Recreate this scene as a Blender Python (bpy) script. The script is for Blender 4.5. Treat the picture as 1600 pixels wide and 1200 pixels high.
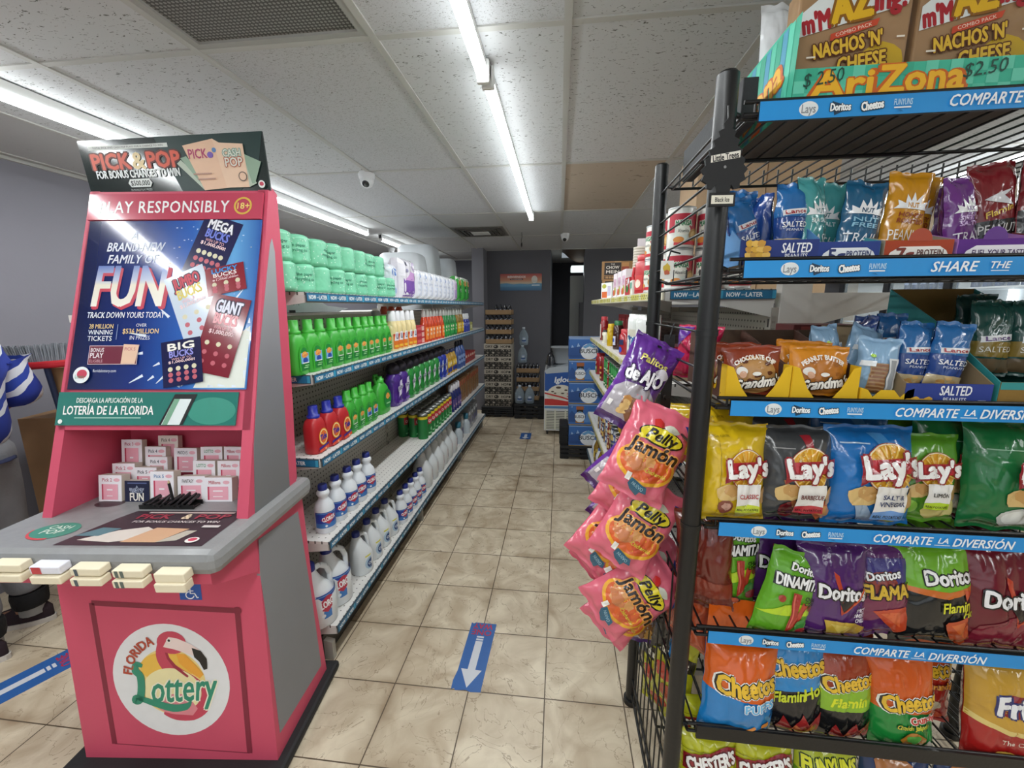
import bpy, bmesh, math, random
from mathutils import Vector, Matrix, noise
from mathutils.geometry import tessellate_polygon
scene = bpy.context.scene
for _o in list(bpy.data.objects):
    bpy.data.objects.remove(_o)
COL = scene.collection
PI = math.pi
CZ = 2.387          # ceiling height
EYE = 1.5558

# ---------------------------------------------------------------- camera
def _cam():
    f, pitch, yaw, roll = 638.61, .1863, .1144, -.0042
    fw = Vector((-math.sin(yaw), math.cos(yaw), 0)); rt = Vector((math.cos(yaw), math.sin(yaw), 0)); up = Vector((0, 0, 1))
    w = fw*math.cos(pitch) - up*math.sin(pitch); u = fw*math.sin(pitch) + up*math.cos(pitch)
    r = rt*math.cos(roll) + u*math.sin(roll); u2 = -rt*math.sin(roll) + u*math.cos(roll)
    cd = bpy.data.cameras.new('camera'); cd.sensor_width = 36; cd.lens = f*36/1600; cd.clip_start = .02
    co = bpy.data.objects.new('camera', cd)
    m = Matrix.Identity(4)
    for i in range(3):
        m[i][0] = r[i]; m[i][1] = u2[i]; m[i][2] = -w[i]; m[i][3] = (0, 0, EYE)[i]
    co.matrix_world = m
    COL.objects.link(co); scene.camera = co
_cam()

# ---------------------------------------------------------------- light and exposure
vs = scene.view_settings
vs.view_transform = 'Standard'; vs.look = 'None'; vs.gamma = 1; vs.use_curve_mapping = False
vs.exposure = 0.68
wd = bpy.data.worlds.new('world'); scene.world = wd; wd.use_nodes = True
wd.node_tree.nodes['Background'].inputs[0].default_value = (.80, .90, 1, 1)
wd.node_tree.nodes['Background'].inputs[1].default_value = .22
def area(name, loc, rot, sx, sy, e, col=(1, 1, 1)):
    l = bpy.data.lights.new(name, 'AREA'); l.shape = 'RECTANGLE'; l.size = sx; l.size_y = sy; l.energy = e; l.color = col
    o = bpy.data.objects.new(name, l); o.location = loc; o.rotation_euler = rot; COL.objects.link(o); return o
# daylight through the storefront window behind the camera
area('window_daylight', (-.2, -2.8, 1.45), (math.radians(90), 0, 0), 4.6, 1.9, 10, (.95, .98, 1))
# LED tubes: (row x, start y, end y)
TUBES = [(-.275, -2.9, -.72), (-.272, -.70, 1.555), (-.262, 1.575, 3.846), (-2.06, -2.3, -.15), (-2.05, -.12, 2.13), (-2.05, 2.15, 4.38), (-2.06, 4.72, 6.7),
         (2.42, -2.6, -.35), (2.42, -.33, 1.92), (2.42, 1.94, 4.19), (2.42, 4.22, 6.2)]
TUBE_W = 10.0
for _i, (_x, _a, _b) in enumerate(TUBES):
    area('tube_lamp', (_x, (_a+_b)/2, CZ-.085), (0, 0, 0), .04, _b-_a-.06, TUBE_W*(_b-_a)/2.2, (.97, 1, 1))
area('passage_lamp', (.25, 6.75, 2.08), (0, 0, 0), .3, .5, 1.2, (.95, 1, 1))

# ---------------------------------------------------------------- materials (all node based)
def lin(h):
    h = h.lstrip('#'); o = []
    for i in (0, 2, 4):
        c = int(h[i:i+2], 16)/255; o.append(c/12.92 if c <= .04045 else ((c+.055)/1.055)**2.4)
    return (*o, 1)
KIND = {  # rough, metal, coat, colour variation, noise scale, bump strength, bump scale
    'plastic': (.38, 0, 0, .06, 9, 0, 1), 'paint': (.55, 0, 0, .08, 5, .03, 60), 'film': (.16, 0, .5, .10, 14, .8, 12), 'card': (.7, 0, 0, .10, 12, .05, 90),
    'ink': (.42, 0, 0, .05, 25, 0, 1), 'metal': (.34, .75, 0, .1, 15, 0, 1), 'coated': (.42, .0, .1, .12, 30, .04, 120), 'rubber': (.7, 0, 0, .1, 20, .1, 80),
    'poster': (.13, 0, .6, .03, 3, 0, 1), 'cloth': (.9, 0, 0, .15, 12, .25, 70), 'paper': (.75, 0, 0, .04, 20, 0, 1), 'tissue': (.4, 0, .15, .12, 30, .5, 35), 'wall': (.85, 0, 0, .07, 2.2, .06, 45)}
_mc = {}
def mat(h, kind='plastic', nm=None):
    k = (h, kind)
    if k in _mc: return _mc[k]
    ro, me, ct, cv, ns, bs, bsc = KIND[kind]
    m = bpy.data.materials.new(f"{kind}_{h.lstrip('#')}"); m.use_nodes = True
    nt = m.node_tree; N = nt.nodes; L = nt.links; b = N['Principled BSDF']
    b.inputs['Roughness'].default_value = ro; b.inputs['Metallic'].default_value = me; b.inputs['Coat Weight'].default_value = ct; b.inputs['Coat Roughness'].default_value = .12
    tc = N.new('ShaderNodeTexCoord'); nz = N.new('ShaderNodeTexNoise'); nz.inputs['Scale'].default_value = ns; nz.inputs['Detail'].default_value = 2
    L.new(tc.outputs['Object'], nz.inputs['Vector'])
    mx = N.new('ShaderNodeMix'); mx.data_type = 'RGBA'
    c = lin(h); mx.inputs[6].default_value = tuple(x*(1-cv) for x in c[:3])+(1,); mx.inputs[7].default_value = tuple(min(1, x*(1+cv)) for x in c[:3])+(1,)
    L.new(nz.outputs['Fac'], mx.inputs[0]); L.new(mx.outputs[2], b.inputs['Base Color'])
    if bs:
        n2 = N.new('ShaderNodeTexNoise'); n2.inputs['Scale'].default_value = bsc; n2.inputs['Detail'].default_value = 1.5; n2.inputs['Distortion'].default_value = 1.6 if kind == 'film' else 0
        L.new(tc.outputs['Object'], n2.inputs['Vector'])
        bp = N.new('ShaderNodeBump'); bp.inputs['Strength'].default_value = bs; bp.inputs['Distance'].default_value = .01
        L.new(n2.outputs['Fac'], bp.inputs['Height']); L.new(bp.outputs['Normal'], b.inputs['Normal'])
    _mc[k] = m; return m
def _nodes(name):
    m = bpy.data.materials.new(name); m.use_nodes = True
    return m, m.node_tree.nodes, m.node_tree.links, m.node_tree.nodes['Principled BSDF']
def emit(name, h, s):
    m, N, L, b = _nodes(name); b.inputs['Base Color'].default_value = lin(h)
    b.inputs['Emission Color'].default_value = lin(h); b.inputs['Emission Strength'].default_value = s; return m
def glassy(name, h, alpha=.25, ro=.08):
    m, N, L, b = _nodes(name); b.inputs['Base Color'].default_value = lin(h); b.inputs['Roughness'].default_value = ro; b.inputs['Alpha'].default_value = alpha
    nz = N.new('ShaderNodeTexNoise'); nz.inputs['Scale'].default_value = 20; mr = N.new('ShaderNodeMapRange'); mr.inputs[3].default_value = alpha*.8; mr.inputs[4].default_value = min(1, alpha*1.2)
    L.new(nz.outputs['Fac'], mr.inputs[0]); L.new(mr.outputs[0], b.inputs['Alpha']); return m
def math_n(N, L, op, a, b=None, c=None):
    n = N.new('ShaderNodeMath'); n.operation = op
    for i, v in enumerate((a, b, c)):
        if v is None: continue
        if isinstance(v, (int, float)): n.inputs[i].default_value = v
        else: L.new(v, n.inputs[i])
    return n.outputs[0]
def floor_mat():
    m, N, L, b = _nodes('floor_marble_tile')
    tc = N.new('ShaderNodeTexCoord'); sp = N.new('ShaderNodeSeparateXYZ'); L.new(tc.outputs['Object'], sp.inputs[0])
    T = .3135
    fx = math_n(N, L, 'MULTIPLY', math_n(N, L, 'ADD', sp.outputs[0], .9737), 1/T); fy = math_n(N, L, 'MULTIPLY', math_n(N, L, 'ADD', sp.outputs[1], -1.3922), 1/T)
    dx = math_n(N, L, 'PINGPONG', fx, .5); dy = math_n(N, L, 'PINGPONG', fy, .5)
    d = math_n(N, L, 'MINIMUM', dx, dy); g = math_n(N, L, 'LESS_THAN', d, .0075)
    cb = N.new('ShaderNodeCombineXYZ'); L.new(math_n(N, L, 'FLOOR', fx), cb.inputs[0]); L.new(math_n(N, L, 'FLOOR', fy), cb.inputs[1])
    wn = N.new('ShaderNodeTexWhiteNoise'); L.new(cb.outputs[0], wn.inputs[0])
    va = N.new('ShaderNodeVectorMath'); va.operation = 'MULTIPLY_ADD'; L.new(wn.outputs['Color'], va.inputs[0]); va.inputs[1].default_value = (9, 9, 9); L.new(tc.outputs['Object'], va.inputs[2])
    n1 = N.new('ShaderNodeTexNoise'); n1.inputs['Scale'].default_value = 5.5; n1.inputs['Detail'].default_value = 7; n1.inputs['Distortion'].default_value = 1.2; L.new(va.outputs[0], n1.inputs['Vector'])
    cr = N.new('ShaderNodeValToRGB'); e = cr.color_ramp.elements
    e[0].position = .3; e[0].color = lin('#b3a188'); e[1].position = .66; e[1].color = lin('#d9ccb4'); L.new(n1.outputs['Fac'], cr.inputs[0])
    n2 = N.new('ShaderNodeTexNoise'); n2.inputs['Scale'].default_value = 4.2; n2.inputs['Detail'].default_value = 5; n2.inputs['Distortion'].default_value = 2.2; L.new(va.outputs[0], n2.inputs['Vector'])
    vein = math_n(N, L, 'LESS_THAN', math_n(N, L, 'ABSOLUTE', math_n(N, L, 'SUBTRACT', n2.outputs['Fac'], .5)), .0045)
    m1 = N.new('ShaderNodeMix'); m1.data_type = 'RGBA'; m1.inputs[7].default_value = lin('#8a7860'); L.new(cr.outputs[0], m1.inputs[6]); L.new(math_n(N, L, 'MULTIPLY', vein, .6), m1.inputs[0])
    # brown grime near the joints and along the left shelf foot
    n3 = N.new('ShaderNodeTexNoise'); n3.inputs['Scale'].default_value = 2.0; n3.inputs['Detail'].default_value = 4; L.new(tc.outputs['Object'], n3.inputs['Vector'])
    gr = N.new('ShaderNodeMapRange'); gr.inputs[1].default_value = .47; gr.inputs[2].default_value = .70; L.new(n3.outputs['Fac'], gr.inputs[0])
    near = N.new('ShaderNodeMapRange'); near.inputs[1].default_value = .16; near.inputs[2].default_value = .0; L.new(d, near.inputs[0])
    gm = math_n(N, L, 'MULTIPLY', gr.outputs[0], math_n(N, L, 'ADD', near.outputs[0], .25))
    m2 = N.new('ShaderNodeMix'); m2.data_type = 'RGBA'; m2.inputs[7].default_value = lin('#7d6446'); L.new(m1.outputs[2], m2.inputs[6]); L.new(math_n(N, L, 'MULTIPLY', gm, .7), m2.inputs[0])
    # round dark spots
    vo = N.new('ShaderNodeTexVoronoi'); vo.inputs['Scale'].default_value = 2.6; L.new(tc.outputs['Object'], vo.inputs['Vector'])
    sd = math_n(N, L, 'LESS_THAN', vo.outputs['Distance'], .028)
    m3 = N.new('ShaderNodeMix'); m3.data_type = 'RGBA'; m3.inputs[7].default_value = lin('#3d352c'); L.new(m2.outputs[2], m3.inputs[6]); L.new(math_n(N, L, 'MULTIPLY', sd, .85), m3.inputs[0])
    m4 = N.new('ShaderNodeMix'); m4.data_type = 'RGBA'; m4.inputs[7].default_value = lin('#5a4c3c'); L.new(m3.outputs[2], m4.inputs[6]); L.new(g, m4.inputs[0])
    L.new(m4.outputs[2], b.inputs['Base Color']); b.inputs['Roughness'].default_value = .42
    bp = N.new('ShaderNodeBump'); bp.inputs['Strength'].default_value = .25; bp.inputs['Distance'].default_value = .004; L.new(math_n(N, L, 'SUBTRACT', 1, g), bp.inputs['Height']); L.new(bp.outputs[0], b.inputs['Normal'])
    return m
def ceil_mat(name, base, dark, scale, thr, stretch=(1, 2.2, 1)):
    m, N, L, b = _nodes(name); tc = N.new('ShaderNodeTexCoord')
    mp = N.new('ShaderNodeMapping'); mp.inputs['Scale'].default_value = stretch; L.new(tc.outputs['Object'], mp.inputs[0])
    nz = N.new('ShaderNodeTexNoise'); nz.inputs['Scale'].default_value = scale; nz.inputs['Detail'].default_value = 1.5; nz.inputs['Distortion'].default_value = 1.3; L.new(mp.outputs[0], nz.inputs['Vector'])
    s = math_n(N, L, 'GREATER_THAN', nz.outputs['Fac'], thr)
    n2 = N.new('ShaderNodeTexNoise'); n2.inputs['Scale'].default_value = 1.6; n2.inputs['Detail'].default_value = 3; L.new(tc.outputs['Object'], n2.inputs['Vector'])
    m0 = N.new('ShaderNodeMix'); m0.data_type = 'RGBA'; c = lin(base); m0.inputs[6].default_value = tuple(x*.9 for x in c[:3])+(1,); m0.inputs[7].default_value = c; L.new(n2.outputs['Fac'], m0.inputs[0])
    m1 = N.new('ShaderNodeMix'); m1.data_type = 'RGBA'; m1.inputs[7].default_value = lin(dark); L.new(m0.outputs[2], m1.inputs[6]); L.new(s, m1.inputs[0])
    L.new(m1.outputs[2], b.inputs['Base Color']); b.inputs['Roughness'].default_value = .9; return m
def hole_mat(name, base, pitch, rad, dark='#1c1a18', axes=(0, 2), ro=.45):
    m, N, L, b = _nodes(name); tc = N.new('ShaderNodeTexCoord'); sp = N.new('ShaderNodeSeparateXYZ'); L.new(tc.outputs['Object'], sp.inputs[0])
    q = []
    for a in axes: q.append(math_n(N, L, 'POWER', math_n(N, L, 'PINGPONG', math_n(N, L, 'MULTIPLY', sp.outputs[a], 1/pitch), .5), 2))
    s = math_n(N, L, 'LESS_THAN', math_n(N, L, 'ADD', q[0], q[1]), rad*rad)
    nz = N.new('ShaderNodeTexNoise'); nz.inputs['Scale'].default_value = 6; L.new(tc.outputs['Object'], nz.inputs['Vector'])
    m0 = N.new('ShaderNodeMix'); m0.data_type = 'RGBA'; c = lin(base); m0.inputs[6].default_value = tuple(x*.86 for x in c[:3])+(1,); m0.inputs[7].default_value = c; L.new(nz.outputs['Fac'], m0.inputs[0])
    m1 = N.new('ShaderNodeMix'); m1.data_type = 'RGBA'; m1.inputs[7].default_value = lin(dark); L.new(m0.outputs[2], m1.inputs[6]); L.new(s, m1.inputs[0])
    L.new(m1.outputs[2], b.inputs['Base Color']); b.inputs['Roughness'].default_value = ro; return m
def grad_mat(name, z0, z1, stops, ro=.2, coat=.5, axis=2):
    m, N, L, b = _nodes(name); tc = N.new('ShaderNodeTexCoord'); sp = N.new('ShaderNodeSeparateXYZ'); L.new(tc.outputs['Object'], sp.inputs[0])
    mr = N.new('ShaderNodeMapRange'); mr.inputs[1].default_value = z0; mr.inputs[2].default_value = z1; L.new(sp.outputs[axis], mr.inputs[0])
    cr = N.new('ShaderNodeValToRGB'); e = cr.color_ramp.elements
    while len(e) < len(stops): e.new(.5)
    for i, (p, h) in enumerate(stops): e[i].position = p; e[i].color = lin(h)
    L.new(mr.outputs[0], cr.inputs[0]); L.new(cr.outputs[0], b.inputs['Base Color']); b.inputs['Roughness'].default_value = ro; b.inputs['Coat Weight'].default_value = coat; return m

# ---------------------------------------------------------------- text outlines (built-in font)
_tc = {}
def text_tris(s, bold=.0, shear=0.0, sp=1.0):
    k = (s, bold, shear, sp)
    if k in _tc: return _tc[k]
    cu = bpy.data.curves.new('lettering', 'FONT'); cu.body = s; cu.size = 1; cu.offset = bold; cu.shear = shear; cu.space_character = sp; cu.resolution_u = 2; cu.fill_mode = 'FRONT'
    ob = bpy.data.objects.new('lettering', cu); me = ob.to_mesh(); me.calc_loop_triangles()
    v = [(p.co.x, p.co.y) for p in me.vertices]; t = [tuple(x.vertices) for x in me.loop_triangles]
    ob.to_mesh_clear(); bpy.data.objects.remove(ob); bpy.data.curves.remove(cu)
    xs = [p[0] for p in v] or [0, 1]; ys = [p[1] for p in v] or [0, 1]
    _tc[k] = (v, t, min(xs), max(xs), min(ys), max(ys)); return _tc[k]

# ---------------------------------------------------------------- mesh collector
class MB:
    def __init__(s): s.v = []; s.f = []; s.m = []; s.s = []; s.mats = []
    def mi(s, m):
        if isinstance(m, str): m = mat(m)
        if m not in s.mats: s.mats.append(m)
        return s.mats.index(m)
    def add(s, vs, fs, m, smooth=False):
        o = len(s.v); i = s.mi(m); s.v += [tuple(v) for v in vs]
        for f in fs: s.f.append(tuple(o+x for x in f)); s.m.append(i); s.s.append(smooth)
        return s
    def box(s, c, d, m, bev=0, rz=0, seg=2, rx=0, ry=0):
        bm = bmesh.new(); bmesh.ops.create_cube(bm, size=1); bmesh.ops.scale(bm, vec=d, verts=bm.verts)
        if bev: bmesh.ops.bevel(bm, geom=bm.edges[:], offset=bev, segments=seg, profile=.5, affect='EDGES')
        R = Matrix.Rotation(rz, 3, 'Z') @ Matrix.Rotation(ry, 3, 'Y') @ Matrix.Rotation(rx, 3, 'X'); c = Vector(c); bm.verts.index_update()
        s.add([R @ v.co + c for v in bm.verts], [[v.index for v in f.verts] for f in bm.faces], m, False); bm.free(); return s
    def bb(s, a, b, m, bev=0): return s.box([(x+y)/2 for x, y in zip(a, b)], [abs(y-x) for x, y in zip(a, b)], m, bev)
    def lathe(s, prof, m, c=(0, 0, 0), n=20, sx=1, sy=1, M=None, smooth=True, power=2):
        vs = []; fs = []; k = len(prof)
        for r, z in prof:
            for i in range(n):
                a = 2*PI*i/n; ca, sa = math.cos(a), math.sin(a)
                if power != 2:
                    q = (abs(ca)**power+abs(sa)**power)**(-1/power); ca *= q; sa *= q
                p = Vector((r*sx*ca, r*sy*sa, z))
                if M: p = M @ p
                vs.append(p+Vector(c))
        for j in range(k-1):
            for i in range(n): fs.append((j*n+i, j*n+(i+1) % n, (j+1)*n+(i+1) % n, (j+1)*n+i))
        s.add(vs, fs, m, smooth)
        caps = []
        if prof[0][0] > 1e-6: caps.append((vs[:n][::-1]))
        if prof[-1][0] > 1e-6: caps.append(vs[-n:])
        for cp in caps: s.add(cp, [tuple(range(n))], m, False)
        return s
    def cyl(s, a, b, r, m, n=12, r2=None):
        a = Vector(a); b = Vector(b); M = (b-a).to_track_quat('Z', 'Y').to_matrix(); return s.lathe([(r, 0), (r if r2 is None else r2, (b-a).length)], m, a, n, M=M)
    def tube(s, pts, r, m, n=6):
        for a, b in zip(pts, pts[1:]): s.cyl(a, b, r, m, n)
        return s
    def prism(s, poly, axis, a, b, m, smooth=False):   # poly in the plane normal to axis (0:x -> (y,z), 1:y -> (x,z), 2:z -> (x,y))
        def P(p, t): return [(t, p[0], p[1]), (p[0], t, p[1]), (p[0], p[1], t)][axis]
        n = len(poly); A = [P(p, a) for p in poly]; B = [P(p, b) for p in poly]
        s.add(A+B, [(i, (i+1) % n, n+(i+1) % n, n+i) for i in range(n)], m, smooth)
        for q in (A, B):
            t = tessellate_polygon([[Vector(p) for p in q]]); s.add(q, t, m)
        return s
    def grid(s, fn, nu, nv, m, smooth=True):
        vs = [fn(i/nu, j/nv) for j in range(nv+1) for i in range(nu+1)]
        return s.add(vs, [(j*(nu+1)+i, j*(nu+1)+i+1, (j+1)*(nu+1)+i+1, (j+1)*(nu+1)+i) for j in range(nv) for i in range(nu)], m, smooth)
    # ---- printing on a surface S(x, y, off)
    def tris(s, S, v2, tr, m, off, L):
        vs = list(v2); out = []
        st = list(tr)
        if L:
            cache = {}
            while st:
                a, b, c = st.pop(); e = []
                for p, q in ((a, b), (b, c), (c, a)): e.append(math.hypot(vs[p][0]-vs[q][0], vs[p][1]-vs[q][1]))
                k = max(range(3), key=lambda i: e[i])
                if e[k] <= L: out.append((a, b, c)); continue
                p, q, r = [(a, b, c), (b, c, a), (c, a, b)][k]
                key = (min(p, q), max(p, q))
                if key not in cache: cache[key] = len(vs); vs.append(((vs[p][0]+vs[q][0])/2, (vs[p][1]+vs[q][1])/2))
                h = cache[key]; st += [(p, h, r), (h, q, r)]
        else: out = st
        return s.add([S(x, y, off) for x, y in vs], out, m, bool(L))
    def poly(s, S, pts, m, off, L=0):
        return s.tris(S, pts, tessellate_polygon([[Vector((x, y, 0)) for x, y in pts]]), m, off, L)
    def text(s, S, t, cx, cy, h, m, off, L=0, bold=0, shear=0, rot=0, w=None, sp=1, arc=0, ref='H'):
        v, tr, x0, x1, y0, y1 = text_tris(t, 0, shear, sp)
        rx0, rx1, ry0, ry1 = text_tris(ref, 0)[2:] if ref else (x0, x1, y0, y1)
        k = h/(ry1-ry0); kx = k if not w else w/(x1-x0); ca, sa = math.cos(rot), math.sin(rot); o = []; mx = (x0+x1)/2; my = (ry0+ry1)/2
        for x, y in v:
            X = (x-mx)*kx; Y = (y-my)*k
            if arc: X, Y = (arc+Y)*math.sin(X/arc), (arc+Y)*math.cos(X/arc)-arc
            o.append((cx+X*ca-Y*sa, cy+X*sa+Y*ca))
        r = bold*k*.62; n = 0 if r < .00006 else 8 if bold > .1 else 6 if bold > .045 else 4
        if not n: return s.tris(S, o, tr, m, off, L)
        for i in range(n):   # heavier strokes: the outline stamped round a small circle
            a = 2*PI*(i+.5)/n; s.tris(S, [(x+r*math.cos(a), y+r*math.sin(a)) for x, y in o], tr, m, off+i*2.2e-5, L)
        return s
    def ops(s, S, ops, W=1, kind='ink', L=0, off=.0004, step=.00025):
        for o in ops:
            c = o[-1] if o[0] not in 't' else o[5]; kw = {}
            m = mat(c, kind) if isinstance(c, str) else c
            if o[0] == 'r': s.poly(S, [(o[1]*W, o[2]*W), (o[3]*W, o[2]*W), (o[3]*W, o[4]*W), (o[1]*W, o[4]*W)], m, off, L)
            elif o[0] == 'p': s.poly(S, [(x*W, y*W) for x, y in o[1]], m, off, L)
            elif o[0] == 'e':
                n = 22 if max(o[3], o[4])*W < .03 else 48; s.poly(S, [((o[1]+o[3]*math.cos(2*PI*i/n))*W, (o[2]+o[4]*math.sin(2*PI*i/n))*W) for i in range(n)], m, off, L)
            elif o[0] == 't':
                kw = dict(o[6]) if len(o) > 6 else {}
                ol = kw.pop('ol', None)
                for q in ('w', 'arc'):
                    if q in kw: kw[q] *= W
                if ol: s.text(S, o[1], o[2]*W, o[3]*W, o[4]*W, mat(ol, kind), off, L, **{**kw, 'bold': kw.get('bold', 0)+.11}); off += step
                s.text(S, o[1], o[2]*W, o[3]*W, o[4]*W, m, off, L, **kw)
            off += step
        return s
    def build(s, name, parent=None, loc=None, rot=None):
        me = bpy.data.meshes.new(name); me.from_pydata(s.v, [], s.f)
        for m in s.mats: me.materials.append(m)
        me.polygons.foreach_set('material_index', s.m); me.polygons.foreach_set('use_smooth', s.s); me.update()
        o = bpy.data.objects.new(name, me); COL.objects.link(o)
        if parent: o.parent = parent; _kids.setdefault(parent.name, []).append(o)
        if loc is not None: o.location = loc
        if rot is not None: o.rotation_euler = rot
        return o
def flat(o, r=(1, 0, 0), u=(0, 0, 1)):
    o = Vector(o); r = Vector(r).normalized(); u = Vector(u).normalized(); n = r.cross(u)
    return lambda x, y, off: o+r*x+u*y+n*off
def cyls(c, R, sy=1.0):       # label wrap on an upright round body, centre of the print faces -Y
    c = Vector(c)
    def S(x, y, off):
        a = x/R; return c+Vector(((R+off)*math.sin(a), -(R*sy+off)*math.cos(a), y))
    return S
def quadS(bl, br, tr, tl, w, h):
    bl, br, tr, tl = map(Vector, (bl, br, tr, tl)); n = (br-bl).cross(tl-bl).normalized()
    def S(x, y, off):
        s, t = x/w, y/h; return bl*(1-s)*(1-t)+br*s*(1-t)+tr*s*t+tl*(1-s)*t+n*off
    return S
# ---------------------------------------------------------------- objects
def tag(o, label=None, cat=None, group=None, kind=None):
    for k, v in (('label', label), ('category', cat), ('group', group), ('kind', kind)):
        if v: o[k] = v
    return o
def thing(name, label, cat, loc=(0, 0, 0), rz=0, group=None):
    o = bpy.data.objects.new(name, None); o.empty_display_size = .05; COL.objects.link(o); o.location = loc; o.rotation_euler = (0, 0, rz)
    return tag(o, label, cat, group)
_kids = {}
def dup(root, loc, rz=None, label=None, scale=None):
    def cp(o, par):
        c = o.copy(); COL.objects.link(c)
        if par: c.parent = par; _kids.setdefault(par.name, []).append(c)
        for ch in _kids.get(o.name, []): cp(ch, c)
        return c
    r = cp(root, None); r.location = loc
    if rz is not None: r.rotation_euler = rz if hasattr(rz, '__len__') else (0, 0, rz)
    if label: r['label'] = label
    if scale: r.scale = scale
    return r
def put(root, loc, rz=None, label=None, first=set()):   # the first call moves the built thing itself, later calls copy it
    if root.name in first: return dup(root, loc, rz, label)
    first.add(root.name); root.location = loc
    if rz is not None: root.rotation_euler = rz if hasattr(rz, '__len__') else (0, 0, rz)
    if label: root['label'] = label
    return root
ORD = 'nearest second third fourth fifth sixth seventh eighth ninth tenth eleventh twelfth thirteenth fourteenth fifteenth sixteenth'.split()
def structure(mb, name, kindname='structure'): return tag(mb.build(name), kind='structure')
# ================================================================ the room
XL, XR, YF, YB = -3.06, 3.95, -3.05, 6.33
GREY = mat('#7c7b82', 'wall'); GREYD = mat('#626268', 'wall')
structure(MB().bb((XL-.1, YF-.1, -.05), (XR+.1, 9.2, 0), floor_mat()), 'floor')
structure(MB().bb((XL-.1, YF, 0), (XL, 9, CZ), mat('#85838c', 'wall')), 'wall_left')
structure(MB().bb((XR, YF, 0), (XR+.1, 9, CZ), mat('#cdbca4', 'wall')), 'wall_right')
structure(MB().bb((XL, 7.35, 0), (-1.25, 7.45, CZ), GREYD), 'wall_rear_left')
structure(MB().bb((-1.25, 6.33, 0), (-.14, 6.45, CZ), GREYD), 'wall_back')
structure(MB().bb((-1.27, 6.02, 0), (-1.1, 6.33, CZ), GREY).bb((-1.27, 6.33, 0), (-1.25, 7.35, CZ), GREY), 'column')
structure(MB().bb((-.16, 6.45, 0), (-.14, 8.2, CZ), GREYD).bb((-.16, 8.2, 0), (.7, 8.3, CZ), mat('#4a4a50', 'wall')), 'wall_passage')
structure(MB().bb((.16, 6.5, 0), (.36, 6.62, 2.02), mat('#8b8d8b', 'wall')), 'wall_passage_end')
structure(MB().bb((.36, 6.3, 0), (XR, 6.62, CZ), mat('#5d5d62', 'wall')).bb((.30, 6.3, 0), (.36, 6.5, 1.62), mat('#3c3c40', 'wall')), 'wall_back_right')
# storefront behind the camera
m = MB()
m.bb((XL, YF-.1, 0), (-2.6, YF, CZ), GREY).bb((2.2, YF-.1, 0), (XR, YF, CZ), GREY).bb((-2.6, YF-.1, 0), (2.2, YF, .45), GREY).bb((-2.6, YF-.1, 2.3), (2.2, YF, CZ), GREY)
structure(m, 'wall_front')
w = structure(MB().bb((-2.6, YF-.06, .45), (2.2, YF-.045, 2.3), glassy('window_glass', '#e8f4ff', .12)), 'window_1')
m = MB()
for x in (-2.6, -1.0, .6, 2.16): m.bb((x, YF-.09, .45), (x+.05, YF-.02, 2.3), mat('#9a9a9c', 'metal'))
m.build('window_frame', w)
# ceiling tiles: 2 x 4 ft lay-in panels; three kinds of panel face
TW, TD, TX, TY = .6023, 1.225, .0117, 1.3964
CA = ceil_mat('ceiling_fissured', '#c8c9ca', '#6b6a66', 55, .665); CB = ceil_mat('ceiling_fine', '#c5c6c8', '#7d7c78', 120, .64); CC = ceil_mat('ceiling_plain', '#bcbcbc', '#a9a8a6', 30, .72); CD = ceil_mat('ceiling_stained', '#b9aa98', '#8f8272', 16, .7)
rnd = random.Random(5)
m = MB()
HOLES = {(-2, -1), (-2, 2), (0, 4)}
for i in range(-6, 7):
    for j in range(-4, 7):
        if (i, j) in HOLES: continue
        x0 = TX+i*TW; y0 = TY+j*TD
        if x0 > XR or x0+TW < XL: continue
        if i <= -5: ma = CC
        elif j <= 0: ma = CB if (i in (-2,) or (i, j) == (-1, -1)) else CA
        elif j == 1: ma = CB if i < 0 else (CD if i == 0 else CB)
        else: ma = CC if rnd.random() < .75 else CB
        m.bb((max(x0, XL), y0, CZ), (min(x0+TW, XR), y0+TD, CZ+.015), ma)
structure(m, 'ceiling')
m = MB(); BAR = mat('#b4b3ae', 'paint')
for i in range(-5, 8):
    x = TX+i*TW
    if XL < x < XR: m.bb((x-.012, YF, CZ-.006), (x+.012, 9, CZ), BAR)
for j in range(-3, 7):
    y = TY+j*TD; m.bb((XL, y-.012, CZ-.005), (XR, y+.012, CZ), BAR)
m.bb((XL, YF, CZ-.02), (XL+.02, 7.35, CZ), BAR).bb((XL, 7.33, CZ-.02), (-1.25, 7.35, CZ), BAR)
structure(m, 'trim_1')
# brown insulation paper hanging in the open bay at the back, above the missing panel
m = MB()
def sag(s, t): return (TX+s*TW, 6.3+t*1.2, CZ+.10-.24*math.sin(PI*s)*(.35+.65*math.sin(PI*t))+.01*math.sin(9*s+7*t))
m.grid(sag, 12, 12, mat('#4a3727', 'card')).bb((TX-.02, 6.28, CZ+.14), (TX+TW+.02, 7.55, CZ+.16), mat('#1d1a18', 'card'))
tag(m.build('insulation_sheet'), 'brown insulation paper sagging from the open ceiling bay at the back', 'insulation')
# return air grille
t = thing('return_air_grille', 'dark perforated square-holed air return grille set in the ceiling', 'ceiling vent', (TX-2*TW, TY-TD, CZ))
m = MB().bb((.03, .03, .004), (TW-.03, TD-.03, .008), hole_mat('grille_perforated', '#4a4743', .0125, .33, '#8d8b86', (0, 1), .6)); m.build('grille', t)
m = MB()
for a, b in (((.012, .012), (TW-.012, .035)), ((.012, TD-.035), (TW-.012, TD-.012)), ((.012, .035), (.035, TD-.035)), ((TW-.035, .035), (TW-.012, TD-.035))): m.bb((a[0], a[1], -.004), (b[0], b[1], .008), mat('#a09f9a', 'paint'))
m.build('frame', t); MB().bb((.0, .0, .10), (TW, TD, .11), '#121212').build('plenum', t)
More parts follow.
